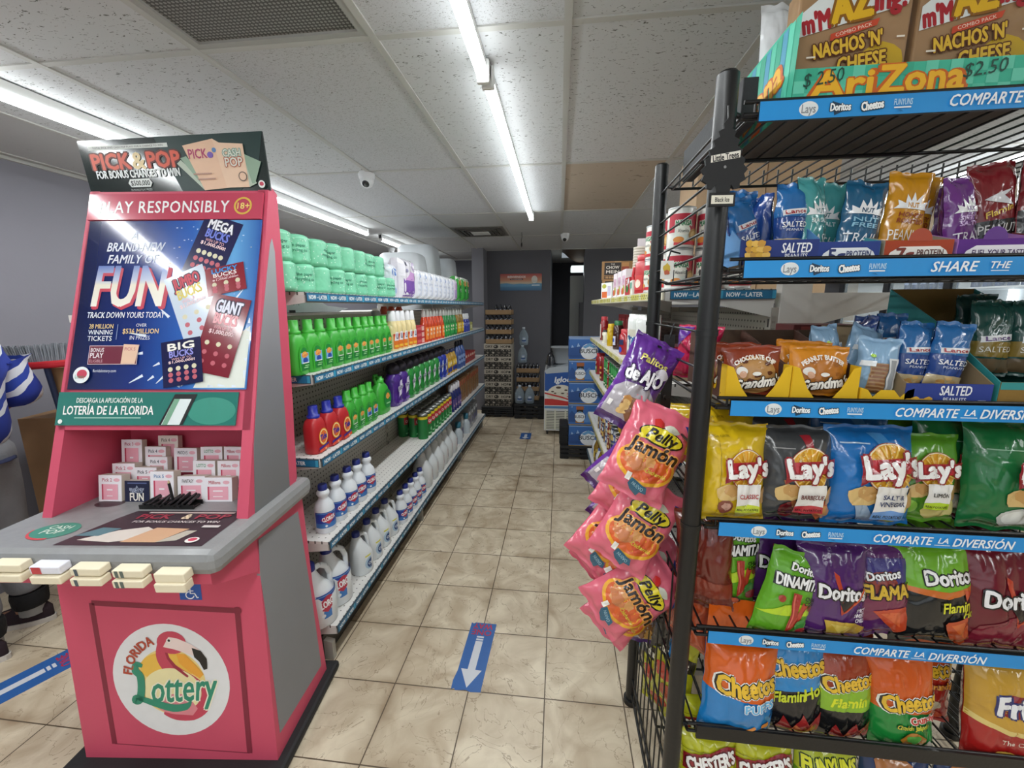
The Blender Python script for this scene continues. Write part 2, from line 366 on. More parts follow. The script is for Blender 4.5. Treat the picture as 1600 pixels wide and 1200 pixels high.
# supply diffuser
t = thing('air_supply_diffuser', 'grimy square air supply diffuser in the ceiling over the aisle end', 'ceiling vent', (TX-2*TW, TY+2*TD, CZ))
m = MB().bb((0, .62, 0), (TW, TD, .012), mat('#77746d', 'paint')).bb((0, 0, 0), (TW, .62, .012), CC); m.build('panel', t)
m = MB(); cx, cy = TW/2, .92
for k, r in enumerate((.23, .18, .13)):
    z = -.004-.004*k; 
    for q in range(4):
        a = q*PI/2; m.box((cx+math.cos(a)*r, cy+math.sin(a)*r, z), (.03, 2*r, .012) , mat('#57544e', 'paint'), rz=a)
m.build('louvre', t); MB().bb((cx-.1, cy-.09, -.02), (cx+.1, cy+.09, -.012), mat('#dadad6', 'paint')).build('centre_plate', t)
# LED tube lamps
EM = emit('led_diffuser', '#f6fdff', 8.5)
LB = {3: 'ceiling tube lamp at the start of the left row, nearest the storefront', 7: 'ceiling tube lamp at the start of the right row, nearest the storefront', 8: 'ceiling tube lamp of the right row directly above the snack rack', 10: 'last ceiling tube lamp of the right row, over the far coolers', 0: 'ceiling tube lamp over the aisle behind the viewer', 1: 'nearer of the two ceiling tube lamps over the aisle', 2: 'farther ceiling tube lamp over the aisle, ending short of the vent',
      4: 'ceiling tube lamp along the left wall above the lottery stand sign', 5: 'middle tube lamp of the left row above the tissue rolls', 6: 'last tube lamp of the left row, above the white plastic tubs', 9: 'ceiling tube lamp seen through the wires at the top of the snack rack'}
for i, (x, a, b) in enumerate(TUBES):
    t = thing('tube_lamp', LB[i], 'lamp', (x, a, CZ-.006), 0, 'LED ceiling tubes')
    m = MB(); n = 12; L = b-a
    pr = [(.020*math.cos(PI*(.86+1.28*k/n)), -.052+.020*math.sin(PI*(.86+1.28*k/n))) for k in range(n+1)]
    m.prism(pr, 1, .02, L-.02, EM); m.build('diffuser', t)
    MB().bb((-.012, .0, -.046), (.012, L, 0), mat('#d8d8d6', 'paint')).build('housing', t)
    for y in (0, L-.02): MB().bb((-.022, y, -.074), (.022, y+.02, -.001), '#e4e4e2', .004).build('end_cap', t)
# cameras
def dome(loc, rz, label):
    t = thing('security_camera', label, 'camera', loc, rz, 'dome cameras')
    m = MB().lathe([(.05, 0), (.052, -.012), (.048, -.03), (.044, -.04)], '#d9dadb', n=24); m.build('mount', t)
    M = Matrix.Rotation(math.radians(-50), 3, 'X')
    MB().lathe([(.002, -.046), (.02, -.042), (.034, -.03), (.042, -.008), (.042, .01), (.03, .03)], '#e6e7e8', (0, 0, -.045), 20, M=M).build('ball', t)
    MB().lathe([(.001, -.05), (.018, -.049), (.022, -.043)], mat('#14161a', 'poster'), (0, 0, -.045), 18, M=M).build('lens', t)
    return t
dome((-1.22, 2.65, CZ), .15, 'white dome camera on the ceiling left of the aisle lamps')
dome((.05, 5.0, CZ), -.1, 'small white dome camera on the ceiling near the open bay')
dome((-2.40, 5.85, CZ), .3, 'white dome camera beside the left lamp row, behind the tissue rolls')
t = thing('hanging_hook', 'short black hook dangling from the ceiling beyond the aisle vent', 'hook', (-.44, 4.85, CZ))
MB().tube([(0, 0, 0), (.004, 0, -.05), (-.006, 0, -.09), (.004, 0, -.12)], .003, '#1a1a1a').build('wire', t); MB().lathe([(.004, -.16), (.01, -.145), (.008, -.12), (.003, -.11)], '#222222', n=10).build('hook_end', t)
t = thing('passage_light', 'white boxy light fixture hanging in the passage at the back', 'lamp', (.29, 6.75, 2.1))
MB().bb((-.12, -.1, 0), (.12, .2, .085), emit('fixture_white', '#eaf6f4', .7), .01).build('fixture_body', t); MB().tube([(.13, -.1, 0), (.15, -.1, -.1)], .004, '#bbbbbb').build('pull_cord', t)
MB().lathe([(.002, -.15), (.012, -.14), (.012, -.12), (.003, -.1)], '#e8eeee', (.15, -.1, 0), 10).build('pull_knob', t)
# floor stickers
def arrow(loc, rz, label, ln=.37, wd=.125, word=True):
    S = flat((0, 0, .0012), (1, 0, 0), (0, 1, 0))
    m = MB()
    e = [(-wd/2, 0), (-wd/2+.012, .004), (-wd/2+.018, -.004), (0, .003), (.02, -.004), (wd/2, 0), (wd/2, ln), (-wd/2+.02, ln-.002), (-wd/2+.012, ln-.01), (-wd/2, ln-.004), (-wd/2+.004, .09), (-wd/2-.003, .04)]
    m.prism(e, 2, 0, .001, mat('#2a5c9e', 'ink'))
    A = ln/.37
    m.poly(S, [(-.017, .285*A), (.017, .285*A), (.017, .275*A), (-.017, .275*A)], '#c9ccd2', .0003); m.poly(S, [(-.017, .27*A), (.017, .27*A), (.017, .26*A), (-.017, .26*A)], '#c9ccd2', .0003)
    m.poly(S, [(-.017, .255*A), (.017, .255*A), (.017, .1*A), (.046, .1*A), (0, .012*A), (-.046, .1*A), (-.017, .1*A)], '#c9ccd2', .0003)
    if word:
        for k, wrd in enumerate(('WAY', 'ONE')): m.text(S, wrd, 0, (.347-.039*k)*A, .031*A, mat('#b0263f', 'ink'), .0004, rot=PI, bold=.03, w=.095)
    o = m.build('floor_arrow_sticker', None, loc, (0, 0, rz)); return tag(o, label, 'floor sticker', 'one way floor stickers')
arrow((-.358, 1.392, 0), -.03, 'blue ONE WAY floor sticker with white arrow in the middle of the aisle')
arrow((-2.33, 1.02, 0), -.42, 'blue ONE WAY floor sticker on the floor left of the lottery stand', .42, .15)
arrow((-.385, 4.68, 0), 0, 'small worn blue floor sticker at the far end of the aisle', .24, .13, False)
# ================================================================ lottery stand
PINK = mat('#cd506a', 'paint'); PINKD = mat('#84283c', 'paint'); KG = mat('#8a8b8c', 'coated'); KG2 = mat('#85868a', 'paint')
KR = thing('lottery_stand', 'pink and grey lottery play stand with blue poster and flamingo logo on its door', 'lottery stand', (-.931, 1.037, 0), math.radians(5.5))
vf = lambda z: .01+.27*(z-.92)
xl = lambda z: -.64+.065*(z-.92)
xr = lambda z: .014*(z-.92)
def slab(m, S, w, h, t, ma, o0=0):
    v = [S(x, y, o) for o in (o0, o0+t) for x, y in ((0, 0), (w, 0), (w, h), (0, h))]
    m.add(v, [(3, 2, 1, 0), (4, 5, 6, 7), (0, 1, 5, 4), (1, 2, 6, 5), (2, 3, 7, 6), (3, 0, 4, 7)], ma)
m = MB().bb((-.72, -.085, 0), (.035, .41, .035), mat('#1e1e20', 'rubber'), .012); m.build('base_plate', KR)
m = MB()
prof = [(0, .035), (.036, .80), (.04, .86), (.312, .86), (.322, .47), (.36, .035)]
m.prism(prof, 0, -.668, 0, PINK); m.prism([(-.155, .86), (-.155, .826), (-.14, .814), (.028, .735), (.05, .86)], 0, -.695, .0, PINK); body = m.build('cabinet', KR)
FS = quadS((-.668, 0, .035), (0, 0, .035), (0, .036, .80), (-.668, .036, .80), .668, .765)
# door with its dark groove, sitting in the front face
def fx(u, z): return (u+.668, z-.035)
m = MB()
D = [fx(-.562, .617), fx(-.085, .594), fx(-.094, .063), fx(-.559, .092)]
def gv(m, a, b, w0=.009, ma=PINKD):
    a = Vector((*a, 0)); b = Vector((*b, 0)); d = (b-a).normalized(); n = Vector((-d.y, d.x, 0))*w0
    m.poly(FS, [(p.x, p.y) for p in (a-n, b-n, b+n, a+n)], ma, .0012)
door = MB(); slab(door, quadS(FS(*D[3], 0), FS(*D[2], 0), FS(*D[1], 0), FS(*D[0], 0), 1, 1), 1, 1, .001, PINK)
for a, b in ((D[0], D[1]), (D[0], D[3]), (D[1], D[2])): gv(door, a, b)
gv(door, (D[3][0], D[3][1]), (D[2][0], D[2][1]), .0015)
door.poly(FS, [(D[1][0]+.014*math.cos(i*PI/6), D[1][1]+.014*math.sin(i*PI/6)) for i in range(12)], PINKD, .0014)
do = door.build('door', KR)
# round flamingo emblem
CXE, CYE, RE = -.332+.668, .338-.035, 1
LS = lambda x, y, off: FS(CXE+x*.98, CYE+y*1.04, off+.0016)
m = MB()
E_ = [('e', 0, 0, .2, .2, '#e6e8ea'), ('e', .0, -.005, .118, .118, '#f2d98a'), ('e', -.01, .045, .09, .055, '#eebf4e'), ('e', .0, -.035, .1, .08, '#f0e6b0')]
m.ops(LS, E_, off=0)
FL = mat('#c8455c', 'ink'); FLd = mat('#a02c42', 'ink'); FLl = mat('#e08a94', 'ink')
ell = lambda cx, cy, rx, ry, a0, a1, n=14: [(cx+rx*math.cos(math.radians(a0+(a1-a0)*i/n)), cy+ry*math.sin(math.radians(a0+(a1-a0)*i/n))) for i in range(n+1)]
def band(m, S, pts, ws, ma, off):
    if len(pts) > 5:   # smooth the path
        q = []; u = []
        for i in range(len(pts)-1):
            p0, p1, p2, p3 = pts[max(0, i-1)], pts[i], pts[i+1], pts[min(len(pts)-1, i+2)]
            for k in range(4):
                t = k/4; q.append(tuple(.5*(2*b+(c-a)*t+(2*a-5*b+4*c-d)*t*t+(3*b-a-3*c+d)*t**3) for a, b, c, d in zip(p0, p1, p2, p3))); u.append(ws[i]*(1-t)+ws[i+1]*t)
        pts = q+[pts[-1]]; ws = u+[ws[-1]]
    P = [Vector((*p, 0)) for p in pts]; A = []; B = []
    for i, p in enumerate(P):
        d = (P[min(i+1, len(P)-1)]-P[max(i-1, 0)]).normalized(); n = Vector((-d.y, d.x, 0))*ws[i]; A.append((p+n)[:2]); B.append((p-n)[:2])
    for i in range(len(P)-1): m.poly(S, [A[i], A[i+1], B[i+1], B[i]], ma, off)
neck = [(-.012, .125), (-.02, .09), (-.008, .055), (.03, .02), (.075, -.012), (.098, -.05), (.085, -.09), (.05, -.115), (.0, -.125), (-.04, -.118)]
band(m, LS, neck, [.02, .021, .022, .025, .027, .03, .034, .03, .018, .004], FL, .0006)
m.poly(LS, ell(.02, -.085, .085, .038, 90, 270)+[(.06, -.125), (.08, -.1), (.05, -.05)], FLl, .0008)
band(m, LS, [(-.006, .11), (.0, .08), (.02, .05), (.06, .015)], [.004, .005, .006, .004], FLd, .0009)
m.poly(LS, ell(.018, .135, .05, .04, 0, 360, 18), FL, .001)                                  # head
m.poly(LS, [(.01, .155), (.04, .15), (.085, .13), (.115, .108), (.128, .085), (.1, .086), (.06, .1), (.025, .112), (-.012, .12)], mat('#f0dcd6', 'ink'), .0012)   # bill
m.poly(LS, [(.085, .118), (.115, .108), (.132, .08), (.13, .045), (.118, .04), (.105, .07), (.09, .085)], mat('#1d1b1b', 'ink'), .0014)
m.poly(LS, [(.03, .098), (.06, .095), (.09, .06), (.115, .025), (.1, .01), (.065, .035), (.035, .065)], mat('#f0a93a', 'ink'), .0013)
m.ops(LS, [('e', .01, .143, .008, .007, '#f4f0e8'), ('e', .011, .143, .0045, .0045, '#1d1b1b')], off=.0015)
GRN = mat('#2f8f72', 'ink'); CRM = mat('#f6f2dc', 'ink')
for ma, bo, of in ((CRM, .075, .0017), (GRN, .025, .0019)): m.text(LS, 'ottery', .043, -.022, .098, ma, of, bold=bo, shear=.35, w=.232, rot=.07)
Lp = [(-.092, .052), (-.112, .058), (-.118, .035), (-.104, .015), (-.106, -.03), (-.118, -.07), (-.135, -.075), (-.128, -.06), (-.1, -.07), (-.055, -.085), (-.005, -.098), (.04, -.092), (.062, -.072)]
band(m, LS, Lp, [.006, .01, .013, .013, .013, .013, .01, .009, .01, .013, .014, .012, .002], GRN, .0019)
m.text(LS, 'FLORIDA', -.112, .098, .03, mat('#b4472f', 'ink'), .0018, rot=.87, bold=.05, arc=.15, w=.165)
m.build('emblem', do)
S = lambda x, y, off: FS(.668-.232+x, .657-.035+y, off)
m = MB(); m.ops(S, [('r', -.036, -.026, .036, .03, '#2456a8'), ('e', .0, .021, .0055, .0055, '#eef2f6')], off=.001)
band(m, S, [(.0, .014), (.0, -.003), (.014, -.003), (.021, -.018), (.026, -.016)], [.0022]*5, '#eef2f6', .0016)
band(m, S, ell(-.002, -.009, .013, .012, 95, 350, 12), [.0018]*13, '#eef2f6', .0016); band(m, S, [(.0, .006), (.011, .006)], [.0016]*2, '#eef2f6', .0016)
tag(m.build('accessibility_sticker', KR), 'blue wheelchair symbol sticker')
m = MB(); m.prism([(.045, .835), (.032, .72), (.035, .57), (.031, .38), (.027, .115), (.32, .092), (.302, .46), (.274, .81)], 0, -.01, .0015, KG2); m.build('side_panel', KR)
m = MB().bb((-.705, -.17, .855), (.03, .345, .925), KG, .024); 
m.ops(flat((0, 0, .9255), (1, 0, 0), (0, 1, 0)), [('e', -.521, .105, .046, .026, '#4a3c42'), ('e', -.521, .107, .04, .02, '#3a2d33')], off=0)
ct = m.build('counter', KR); 
TS = lambda x, y, off: Vector((x, y, .9262+off))
m = MB(); m.ops(TS, [('e', -.515, -.062, .062, .044, '#3f8a78'), ('p', ell(-.515, -.06, .066, .052, 180, 290)+ell(-.515, -.06, .062, .044, 290, 180), '#c8434a'), ('t', 'CASH', -.515, -.045, .018, '#d8e8dc', dict(bold=.02)), ('t', 'POP', -.515, -.07, .022, '#d8e8dc', dict(bold=.02))], off=0)
m.build('round_sticker', ct)
m = MB(); m.ops(TS, [('p', [(-.44, -.135), (-.03, -.135), (-.03, .055), (-.38, .055), (-.40, .01)], '#3b2c34'), ('p', [(-.4, -.11), (-.3, -.12), (-.24, -.105), (-.2, -.07), (-.26, -.04), (-.33, -.06)], '#d8cfc6'), ('p', [(-.43, -.09), (-.36, -.09), (-.33, -.05), (-.39, -.045)], '#5a7f88'),
    ('p', [(-.27, -.12), (-.17, -.12), (-.13, -.05), (-.23, -.045)], '#cfa583'), ('p', [(-.17, -.12), (-.12, -.11), (-.1, -.06), (-.13, -.06)], '#b9b3a6'), ('r', -.33, .038, -.06, .046, '#cbb9b4'),
    ('t', 'PICK', -.29, .018, .026, '#a8394a', dict(bold=.05, w=.1)), ('t', '&', -.19, .018, .028, '#e8d2b4', dict(bold=.05)), ('t', 'POP', -.11, .018, .026, '#a8394a', dict(bold=.05, w=.1)),
    ('t', 'FOR BONUS CHANCES TO WIN', -.2, -.014, .011, '#ded6d4', dict(bold=.03, w=.26)), ('r', -.1, -.045, -.05, -.033, '#cfc8c6'), ('e', -.075, -.11, .018, .014, '#e6e2de'), ('e', -.075, -.108, .012, .008, '#c8455c')], off=0)
tag(m.build('counter_mat', ct), 'printed clear counter mat')
# tower
def taper(m, fnx):
    m.v = [(fnx(x, z), y, z) for x, y, z in m.v]; return m
zs = [.92, 1.05, 1.18, 1.3, 1.45, 1.6, 1.75, 1.93]
wall = [(vf(z), z) for z in zs]+[(.30, 1.945), (.33, 1.93), (.325, 1.5), (.31, 1.2), (.285, .92)]
taper(MB().prism(wall, 0, -.035, 0, PINK), lambda x, z: x+xr(z)).build('side_wall', KR)
taper(MB().prism(wall, 0, 0, .03, PINK), lambda x, z: x+xl(z)).build('side_wall', KR)
taper(MB().prism([(.28, .925), (.31, .925), (.325, 1.2), (.3, 1.2)], 0, 0, 1, PINK), lambda x, z: xl(z)+.01+x*(xr(z)-xl(z)-.02)).build('back_panel', KR)
taper(MB().prism([(vf(1.184), 1.184), (vf(1.93), 1.93), (.315, 1.93), (.315, 1.184)], 0, 0, 1, PINK), lambda x, z: xl(z)+.01+x*(xr(z)-xl(z)-.02)).build('upper_box', KR)
MB().bb((-.6, .165, .925), (-.04, .21, .955), PINKD).bb((-.6, .21, .925), (-.04, .285, .99), PINKD).build('slip_tier', KR)
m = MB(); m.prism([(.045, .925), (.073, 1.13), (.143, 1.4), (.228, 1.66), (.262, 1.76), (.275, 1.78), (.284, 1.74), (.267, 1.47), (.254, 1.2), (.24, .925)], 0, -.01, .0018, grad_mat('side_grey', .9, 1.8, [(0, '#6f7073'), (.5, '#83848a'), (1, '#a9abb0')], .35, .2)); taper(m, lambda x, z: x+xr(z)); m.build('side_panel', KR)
def face(u0, u1, z0, z1, v0, v1):  # quad on the leaning face: bottom u0..u1 at z0, top v0..v1 at z1
    n = Vector((0, -1, .27)).normalized()*.003
    P = lambda u, z: Vector((u, vf(z), z))+n
    w = u1-u0; h = (z1-z0)*1.036
    return quadS(P(u0, z0), P(u1, z0), P(v1, z1), P(v0, z1), w, h), w, h
# header
S, w, h = face(-.567, .0, 1.835, 1.918, -.566, .004)
m = MB(); slab(m, S, w, h, .006, mat('#c24860', 'poster')); m.text(S, 'PLAY RESPONSIBLY', .25, h*.48, .038, mat('#f0eef0', 'ink'), .0065, bold=.02, w=.42, sp=1.1)
band(m, S, ell(.505, h*.5, .026, .026, 0, 360, 18), [.003]*19, '#d8b44a', .0065); m.text(S, '18+', .507, h*.5, .02, mat('#f0d878', 'ink'), .0066, bold=.03)
tag(m.build('header_strip', KR), 'red PLAY RESPONSIBLY strip')
# big poster
S, w, h = face(-.589, -.022, 1.306, 1.832, -.56, .002)
m = MB(); slab(m, S, w, h, .003, grad_mat('poster_blue', -.58, .0, [(0, '#0c1740'), (.35, '#14307c'), (.62, '#2c66c0'), (.85, '#6aaee6'), (1, '#2f62b0')], .12, .8, 0))
rp = random.Random(3)
for k in range(26):   # sparks of the firework
    a = rp.uniform(0, 2*PI); r0 = rp.uniform(.1, .2); r1 = r0+rp.uniform(.02, .06); c = (.4, .14)
    band(m, S, [(min(w-.01, max(.01, c[0]+r0*math.cos(a))), min(h-.01, max(.01, c[1]+r0*math.sin(a)))), (min(w-.01, max(.01, c[0]+r1*math.cos(a))), min(h-.01, max(.01, c[1]+r1*math.sin(a))))], [.0045, .001], '#dfeaf6', .0034)
for k in range(60): x, y = rp.uniform(.27, w-.02), rp.uniform(.3, h-.02); m.ops(S, [('r', x, y, x+rp.uniform(.002, .006), y+.0025, rp.choice(['#cfe0f4', '#9cb8e8', '#e8d89a']))], off=.0034)
m.poly(S, [(.4, .005), (w-.005, .005), (w-.005, .2), (.45, .12)], mat('#dfe4dc', 'ink'), .0033)
def ticket(cx, cy, tw, th, rot, col, t1, t2, c1, c2, dots, off):
    ca, sa = math.cos(rot), math.sin(rot); Q = lambda x, y: (cx+x*ca-y*sa, cy+x*sa+y*ca)
    T = lambda x, y, o: S(*Q(x, y), o)
    m.ops(T, [('r', -tw/2, -th/2, tw/2, th/2, col)], off=off, kind='poster')
    m.ops(T, [('t', t1, 0, th*.36, th*.15, c1, dict(bold=.05, w=tw*.66, ol='#15163a')), ('t', t2, 0, th*.2, th*.13, c2, dict(bold=.05, w=tw*.6)), ('t', 'WIN UP TO', 0, th*.09, th*.05, '#f0b8c0', dict(w=tw*.5)), ('t', '$1,000,000!', 0, th*.03, th*.05, '#f4d8dc', dict(bold=.05, w=tw*.66))], off=off+.0003)
    for i in range(dots):
        for j in range(3): m.ops(T, [('e', (-.3+.6*i/max(1, dots-1))*tw, (-.12-.12*j)*th, tw*.06, tw*.06, '#d9d3b4' if j < 1 else '#c05a6a')], off=off+.0003)
ticket(.415, .455, .13, .2, -.32, '#1f2150', 'MEGA', 'BUCKS', '#f4f4fa', '#6f7fe0', 5, .0036)
ticket(.375, .27, .13, .23, .42, '#cfdcec', 'JUMBO', 'BUCKS', '#c8384e', '#e2cf6a', 3, .0048)
ticket(.47, .35, .125, .09, .22, '#8e2030', 'LUCKY', 'BUCKS', '#3f8fe0', '#f0e0e0', 3, .006)
ticket(.475, .17, .125, .25, -.2, '#7e1c30', 'GIANT', 'BUCKS', '#e8e8f8', '#f0b0b8', 3, .0072)
ticket(.36, .085, .125, .145, .17, '#191c4a', 'BIG', 'BUCKS', '#f6f2ea', '#8f8fe0', 4, .0084)
FUNM = grad_mat('fun_letters', 1.565, 1.695, [(0, '#f2eee4'), (.5, '#e6e0d0'), (.62, '#b8c0d8'), (1, '#3c62b4')], .3, .3)
PO = [('t', 'A', .155, .495, .026, '#d6dcec', dict(bold=.03, shear=.2)), ('t', 'BRAND-NEW', .165, .458, .028, '#d6dcec', dict(bold=.03, shear=.2, w=.19)), ('t', 'FAMILY OF', .16, .418, .027, '#d6dcec', dict(bold=.03, shear=.2, w=.165)),
      ('t', 'FUN', .168, .322, .125, '#c02c48', dict(bold=.05, shear=.12, w=.24)), ('t', 'FUN', .16, .33, .125, FUNM, dict(bold=.045, shear=.12, w=.232)),
      ('t', 'TRACK DOWN YOURS TODAY', .16, .236, .018, '#e2e8f2', dict(bold=.02, shear=.15, w=.25)),
      ('t', '28 MILLION', .085, .2, .014, '#e2c78c', dict(bold=.02, w=.078)), ('t', 'WINNING', .085, .181, .014, '#dfe6f2', dict(bold=.02, w=.078)), ('t', 'TICKETS', .085, .161, .015, '#dfe6f2', dict(bold=.02, w=.078)),
      ('r', .138, .157, .1395, .206, '#8ca4cc'), ('t', 'OVER', .215, .203, .01, '#dfe6f2', dict(w=.034)), ('t', '$536 MILLION', .215, .184, .015, '#e2c78c', dict(bold=.02, w=.115)), ('t', 'IN PRIZES', .215, .163, .012, '#dfe6f2', dict(w=.064)),
      ('r', .058, .078, .215, .138, '#d8c4cc'), ('r', .06, .08, .213, .136, '#6e1834'), ('t', 'BONUS', .085, .124, .012, '#f0e8ec', dict(bold=.02, w=.042)), ('t', 'PLAY', .085, .107, .016, '#f0e8ec', dict(bold=.03, w=.042)), ('t', 'ELIGIBLE', .085, .089, .009, '#d8a8b4', dict(w=.042)),
      ('p', [(.165, .08), (.21, .08), (.218, .14), (.168, .142)], '#e6c2a8'), ('t', 'PICK 5', .19, .127, .01, '#b8506a', dict(w=.034)), ('e', .045, .045, .026, .026, '#e9eef0'), ('e', .047, .048, .016, .014, '#c8455c'), ('t', 'Lottery', .042, .04, .012, '#2f8f72', dict(w=.03)), ('t', 'floridalottery.com', .118, .058, .009, '#dfe6f2', dict(w=.074))]
m.ops(S, PO, off=.0036)
tag(m.build('poster', KR), 'blue glossy poster reading A BRAND-NEW FAMILY OF FUN')
# green strip
S, w, h = face(-.618, -.05, 1.198, 1.298, -.612, -.044)
m = MB(); slab(m, S, w, h, .004, mat('#2c7a70', 'poster'))
m.ops(S, [('e', .49, .045, .075, .042, '#35907e'), ('t', 'DESCARGA LA APLICACIÓN DE LA', .165, .078, .0145, '#e6f0ec', dict(bold=.02, w=.21)), ('t', 'LOTERÍA DE LA FLORIDA', .165, .047, .026, '#f2f6f4', dict(bold=.03, w=.285)), ('r', .06, .022, .27, .025, '#9cc8bc'), ('e', .017, .012, .007, .007, '#e6f0ec'),
    ('p', [(.33, .002), (.405, .002), (.44, .097), (.37, .097)], '#16191c'), ('p', [(.338, .002), (.395, .002), (.424, .082), (.37, .082)], '#dfe8ea'), ('p', [(.34, .002), (.357, .002), (.388, .082), (.37, .082)], '#7aa88e')], off=.0045)
tag(m.build('green_strip', KR), 'green LOTERÍA DE LA FLORIDA strip')
# sign on top
P = lambda u, z: Vector((u, .292+.0*(z), z))
S = quadS(P(-.573, 1.918), P(.02, 1.932), P(.011, 2.107), P(-.592, 2.084), .6, .165); w, h = .6, .165
m = MB(); slab(m, S, w, h, .006, mat('#1f2b2c', 'poster'))
m.ops(S, [('p', [(.31, 0), (.5, 0), (.57, .06), (.6, .165), (.25, .165)], '#223a38'), ('r', .03, .135, .29, .147, '#d8dcd8'), ('t', 'TOTAL PICK AND CASH POP PLAYS FOR A CHANCE TO WIN', .16, .141, .005, '#2a3030', dict(w=.23)), ('t', 'PICK', .095, .1, .044, '#d9583f', dict(bold=.06, w=.125, ol='#5e2018')), ('t', '&', .185, .1, .046, '#ecd6a6', dict(bold=.05)), ('t', 'POP', .268, .1, .044, '#d9583f', dict(bold=.06, w=.105, ol='#5e2018')),
    ('t', 'FOR BONUS CHANCES TO WIN', .175, .062, .022, '#e8ecec', dict(bold=.05, w=.275)), ('p', [(.135, .034), (.143, .046), (.207, .046), (.215, .034), (.207, .022), (.143, .022)], '#dfe4e2'), ('t', '$500,000', .175, .034, .014, '#2a3030', dict(bold=.03, w=.062)), ('t', 'IN BONUS PLAY PRIZES', .175, .014, .006, '#b8c0be', dict(w=.07)),
    ('p', [(.31, .085), (.325, .095), (.395, .02), (.385, .005)], '#b8c4b4'), ('p', [(.325, .1), (.345, .105), (.4, .03), (.39, .005)], '#8fa893'), ('p', [(.515, .09), (.53, .1), (.56, .02), (.535, .01)], '#b8c4b4'), ('p', [(.53, .105), (.585, .08), (.555, .02), (.545, .02)], '#8fa893'),
    ('p', [(.34, .135), (.44, .15), (.47, .01), (.385, .005)], '#e6bfa2'), ('p', [(.44, .15), (.46, .138), (.535, .132), (.535, .01), (.46, .01)], '#e9c7ac'), ('t', 'PICK', .385, .11, .026, '#b03a6a', dict(bold=.03, w=.06)), ('e', .425, .105, .01, .009, '#7a5cb0'), ('e', .44, .118, .007, .007, '#5c86b8'), ('t', 'CASH', .495, .108, .02, '#d8d8cc', dict(bold=.04, w=.056, ol='#6a9a8c')), ('t', 'POP', .498, .082, .024, '#d8d8cc', dict(bold=.04, w=.056, ol='#b4604a')),
    ('r', .36, .05, .42, .054, '#b88f80'), ('r', .37, .035, .43, .039, '#b88f80'), ('e', .52, .04, .014, .014, '#6a5850'), ('e', .52, .04, .011, .011, '#e6c2a8'), ('e', .578, .016, .011, .011, '#e4e8e6'), ('e', .578, .017, .007, .006, '#c8455c')], off=.0065)
tag(m.build('top_sign', KR), 'dark PICK & POP sign board')
MB().tube([(-.3, .30, 1.92), (-.3, .30, 1.99)], .012, PINKD).tube([(-.1, .30, 1.92), (-.1, .30, 1.99)], .012, PINKD).build('sign_bracket', KR)
# ---- things on the stand (world placement through its frame)
KM = Matrix.Translation((-.931, 1.037, 0)) @ Matrix.Rotation(math.radians(5.5), 4, 'Z')
def kput(o, u, v, z, rz=0, rx=0):
    o.location = KM @ Vector((u, v, z)); o.rotation_euler = (rx, 0, math.radians(5.5)+rz); return o
def slip(title, tc, dark=False, cream=False):
    def mk(name, w, h, t, label):
        th = thing(name, label, 'play slips', group=None)
        base = '#eae2d8' if cream else '#ece9ee'
        m = MB().bb((-w/2, .001, 0), (w/2, t, h*.985), mat('#cfc6ba', 'paper'))
        m.build('slip_block', th)
        m = MB().bb((-w/2, 0, 0), (w/2, .001, h), mat('#10183a' if dark else base, 'paper'))
        S = flat((-w/2, 0, 0))
        if dark: m.ops(S, [('r', .01, h*.86, w*.9, h*.92, '#56608a'), ('t', 'A', w/2, h*.72, .008, '#c8d0e8'), ('t', 'BRAND-NEW', w/2, h*.6, .009, '#c8d0e8', dict(w=w*.6)), ('t', 'FAMILY OF', w/2, h*.48, .009, '#c8d0e8', dict(w=w*.5)), ('t', 'FUN', w/2, h*.24, .025, '#e8e4da', dict(bold=.04, w=w*.55))])
        else:
            m.ops(S, [('t', title, w*.38, h-.016, .011, tc, dict(bold=.02, w=w*.42)), ('e', w*.8, h-.016, .011, .006, '#e6b0bc'), ('r', .012, .006, w-.012, h-.03, '#e9a9b8'), ('r', .012, .006, .017, h-.03, '#c23a58'), ('r', .03, h*.42, w-.03, h*.47, '#f6eef0'), ('r', .03, h*.2, w-.03, h*.23, '#f6eef0')])
        m.build('top_slip', th); return th
    return mk
SL = [('Pick 2', '#b8506a', -.535, .12, .925, .08, .078, 'front row, leftmost', 0), ('FUN', 0, -.442, .118, .925, .084, .055, 'x', 1), ('Pick 5', '#3a7ab0', -.352, .112, .925, .078, .094, 'front row, tallest, right of the dark leaflets', 0), ('FANTASY', '#4a4a4a', -.262, .122, .925, .09, .074, 'front row, fourth from left', 0), ('Millions', '#c04a5a', -.172, .122, .925, .092, .07, 'front row, rightmost', 0),
      ('Pick 2', '#b8506a', -.53, .168, .955, .078, .07, 'middle row, leftmost', 0), ('Pick 5', '#333a4a', -.452, .165, .955, .08, .058, 'middle row, behind the dark leaflets', 0), ('Pick 4', '#3a4a5a', -.432, .19, .955, .072, .085, 'middle row, poking up behind its neighbours', 0), ('LOTTO', '#2f8f5a', -.25, .168, .955, .076, .08, 'middle row, green title', 0), ('Millions', '#c04a5a', -.165, .168, .955, .076, .08, 'middle row, right end', 0),
      ('Pick 3', '#b8506a', -.536, .212, .99, .072, .105, 'back row, leftmost and tallest', 0), ('Pick 4', '#3a4a5a', -.452, .212, .99, .074, .08, 'back row, second from left', 0), ('Pick 4', '#5a5a4a', -.425, .235, .99, .07, .112, 'back row, cream one standing highest', 2), ('MATCH 5', '#4a4a55', -.345, .212, .99, .082, .075, 'back row, centre', 0), ('LOTTO', '#2f8f5a', -.252, .212, .99, .075, .08, 'back row, green title', 0), ('Millions', '#c04a5a', -.176, .212, .99, .066, .08, 'back row, right end', 0)]
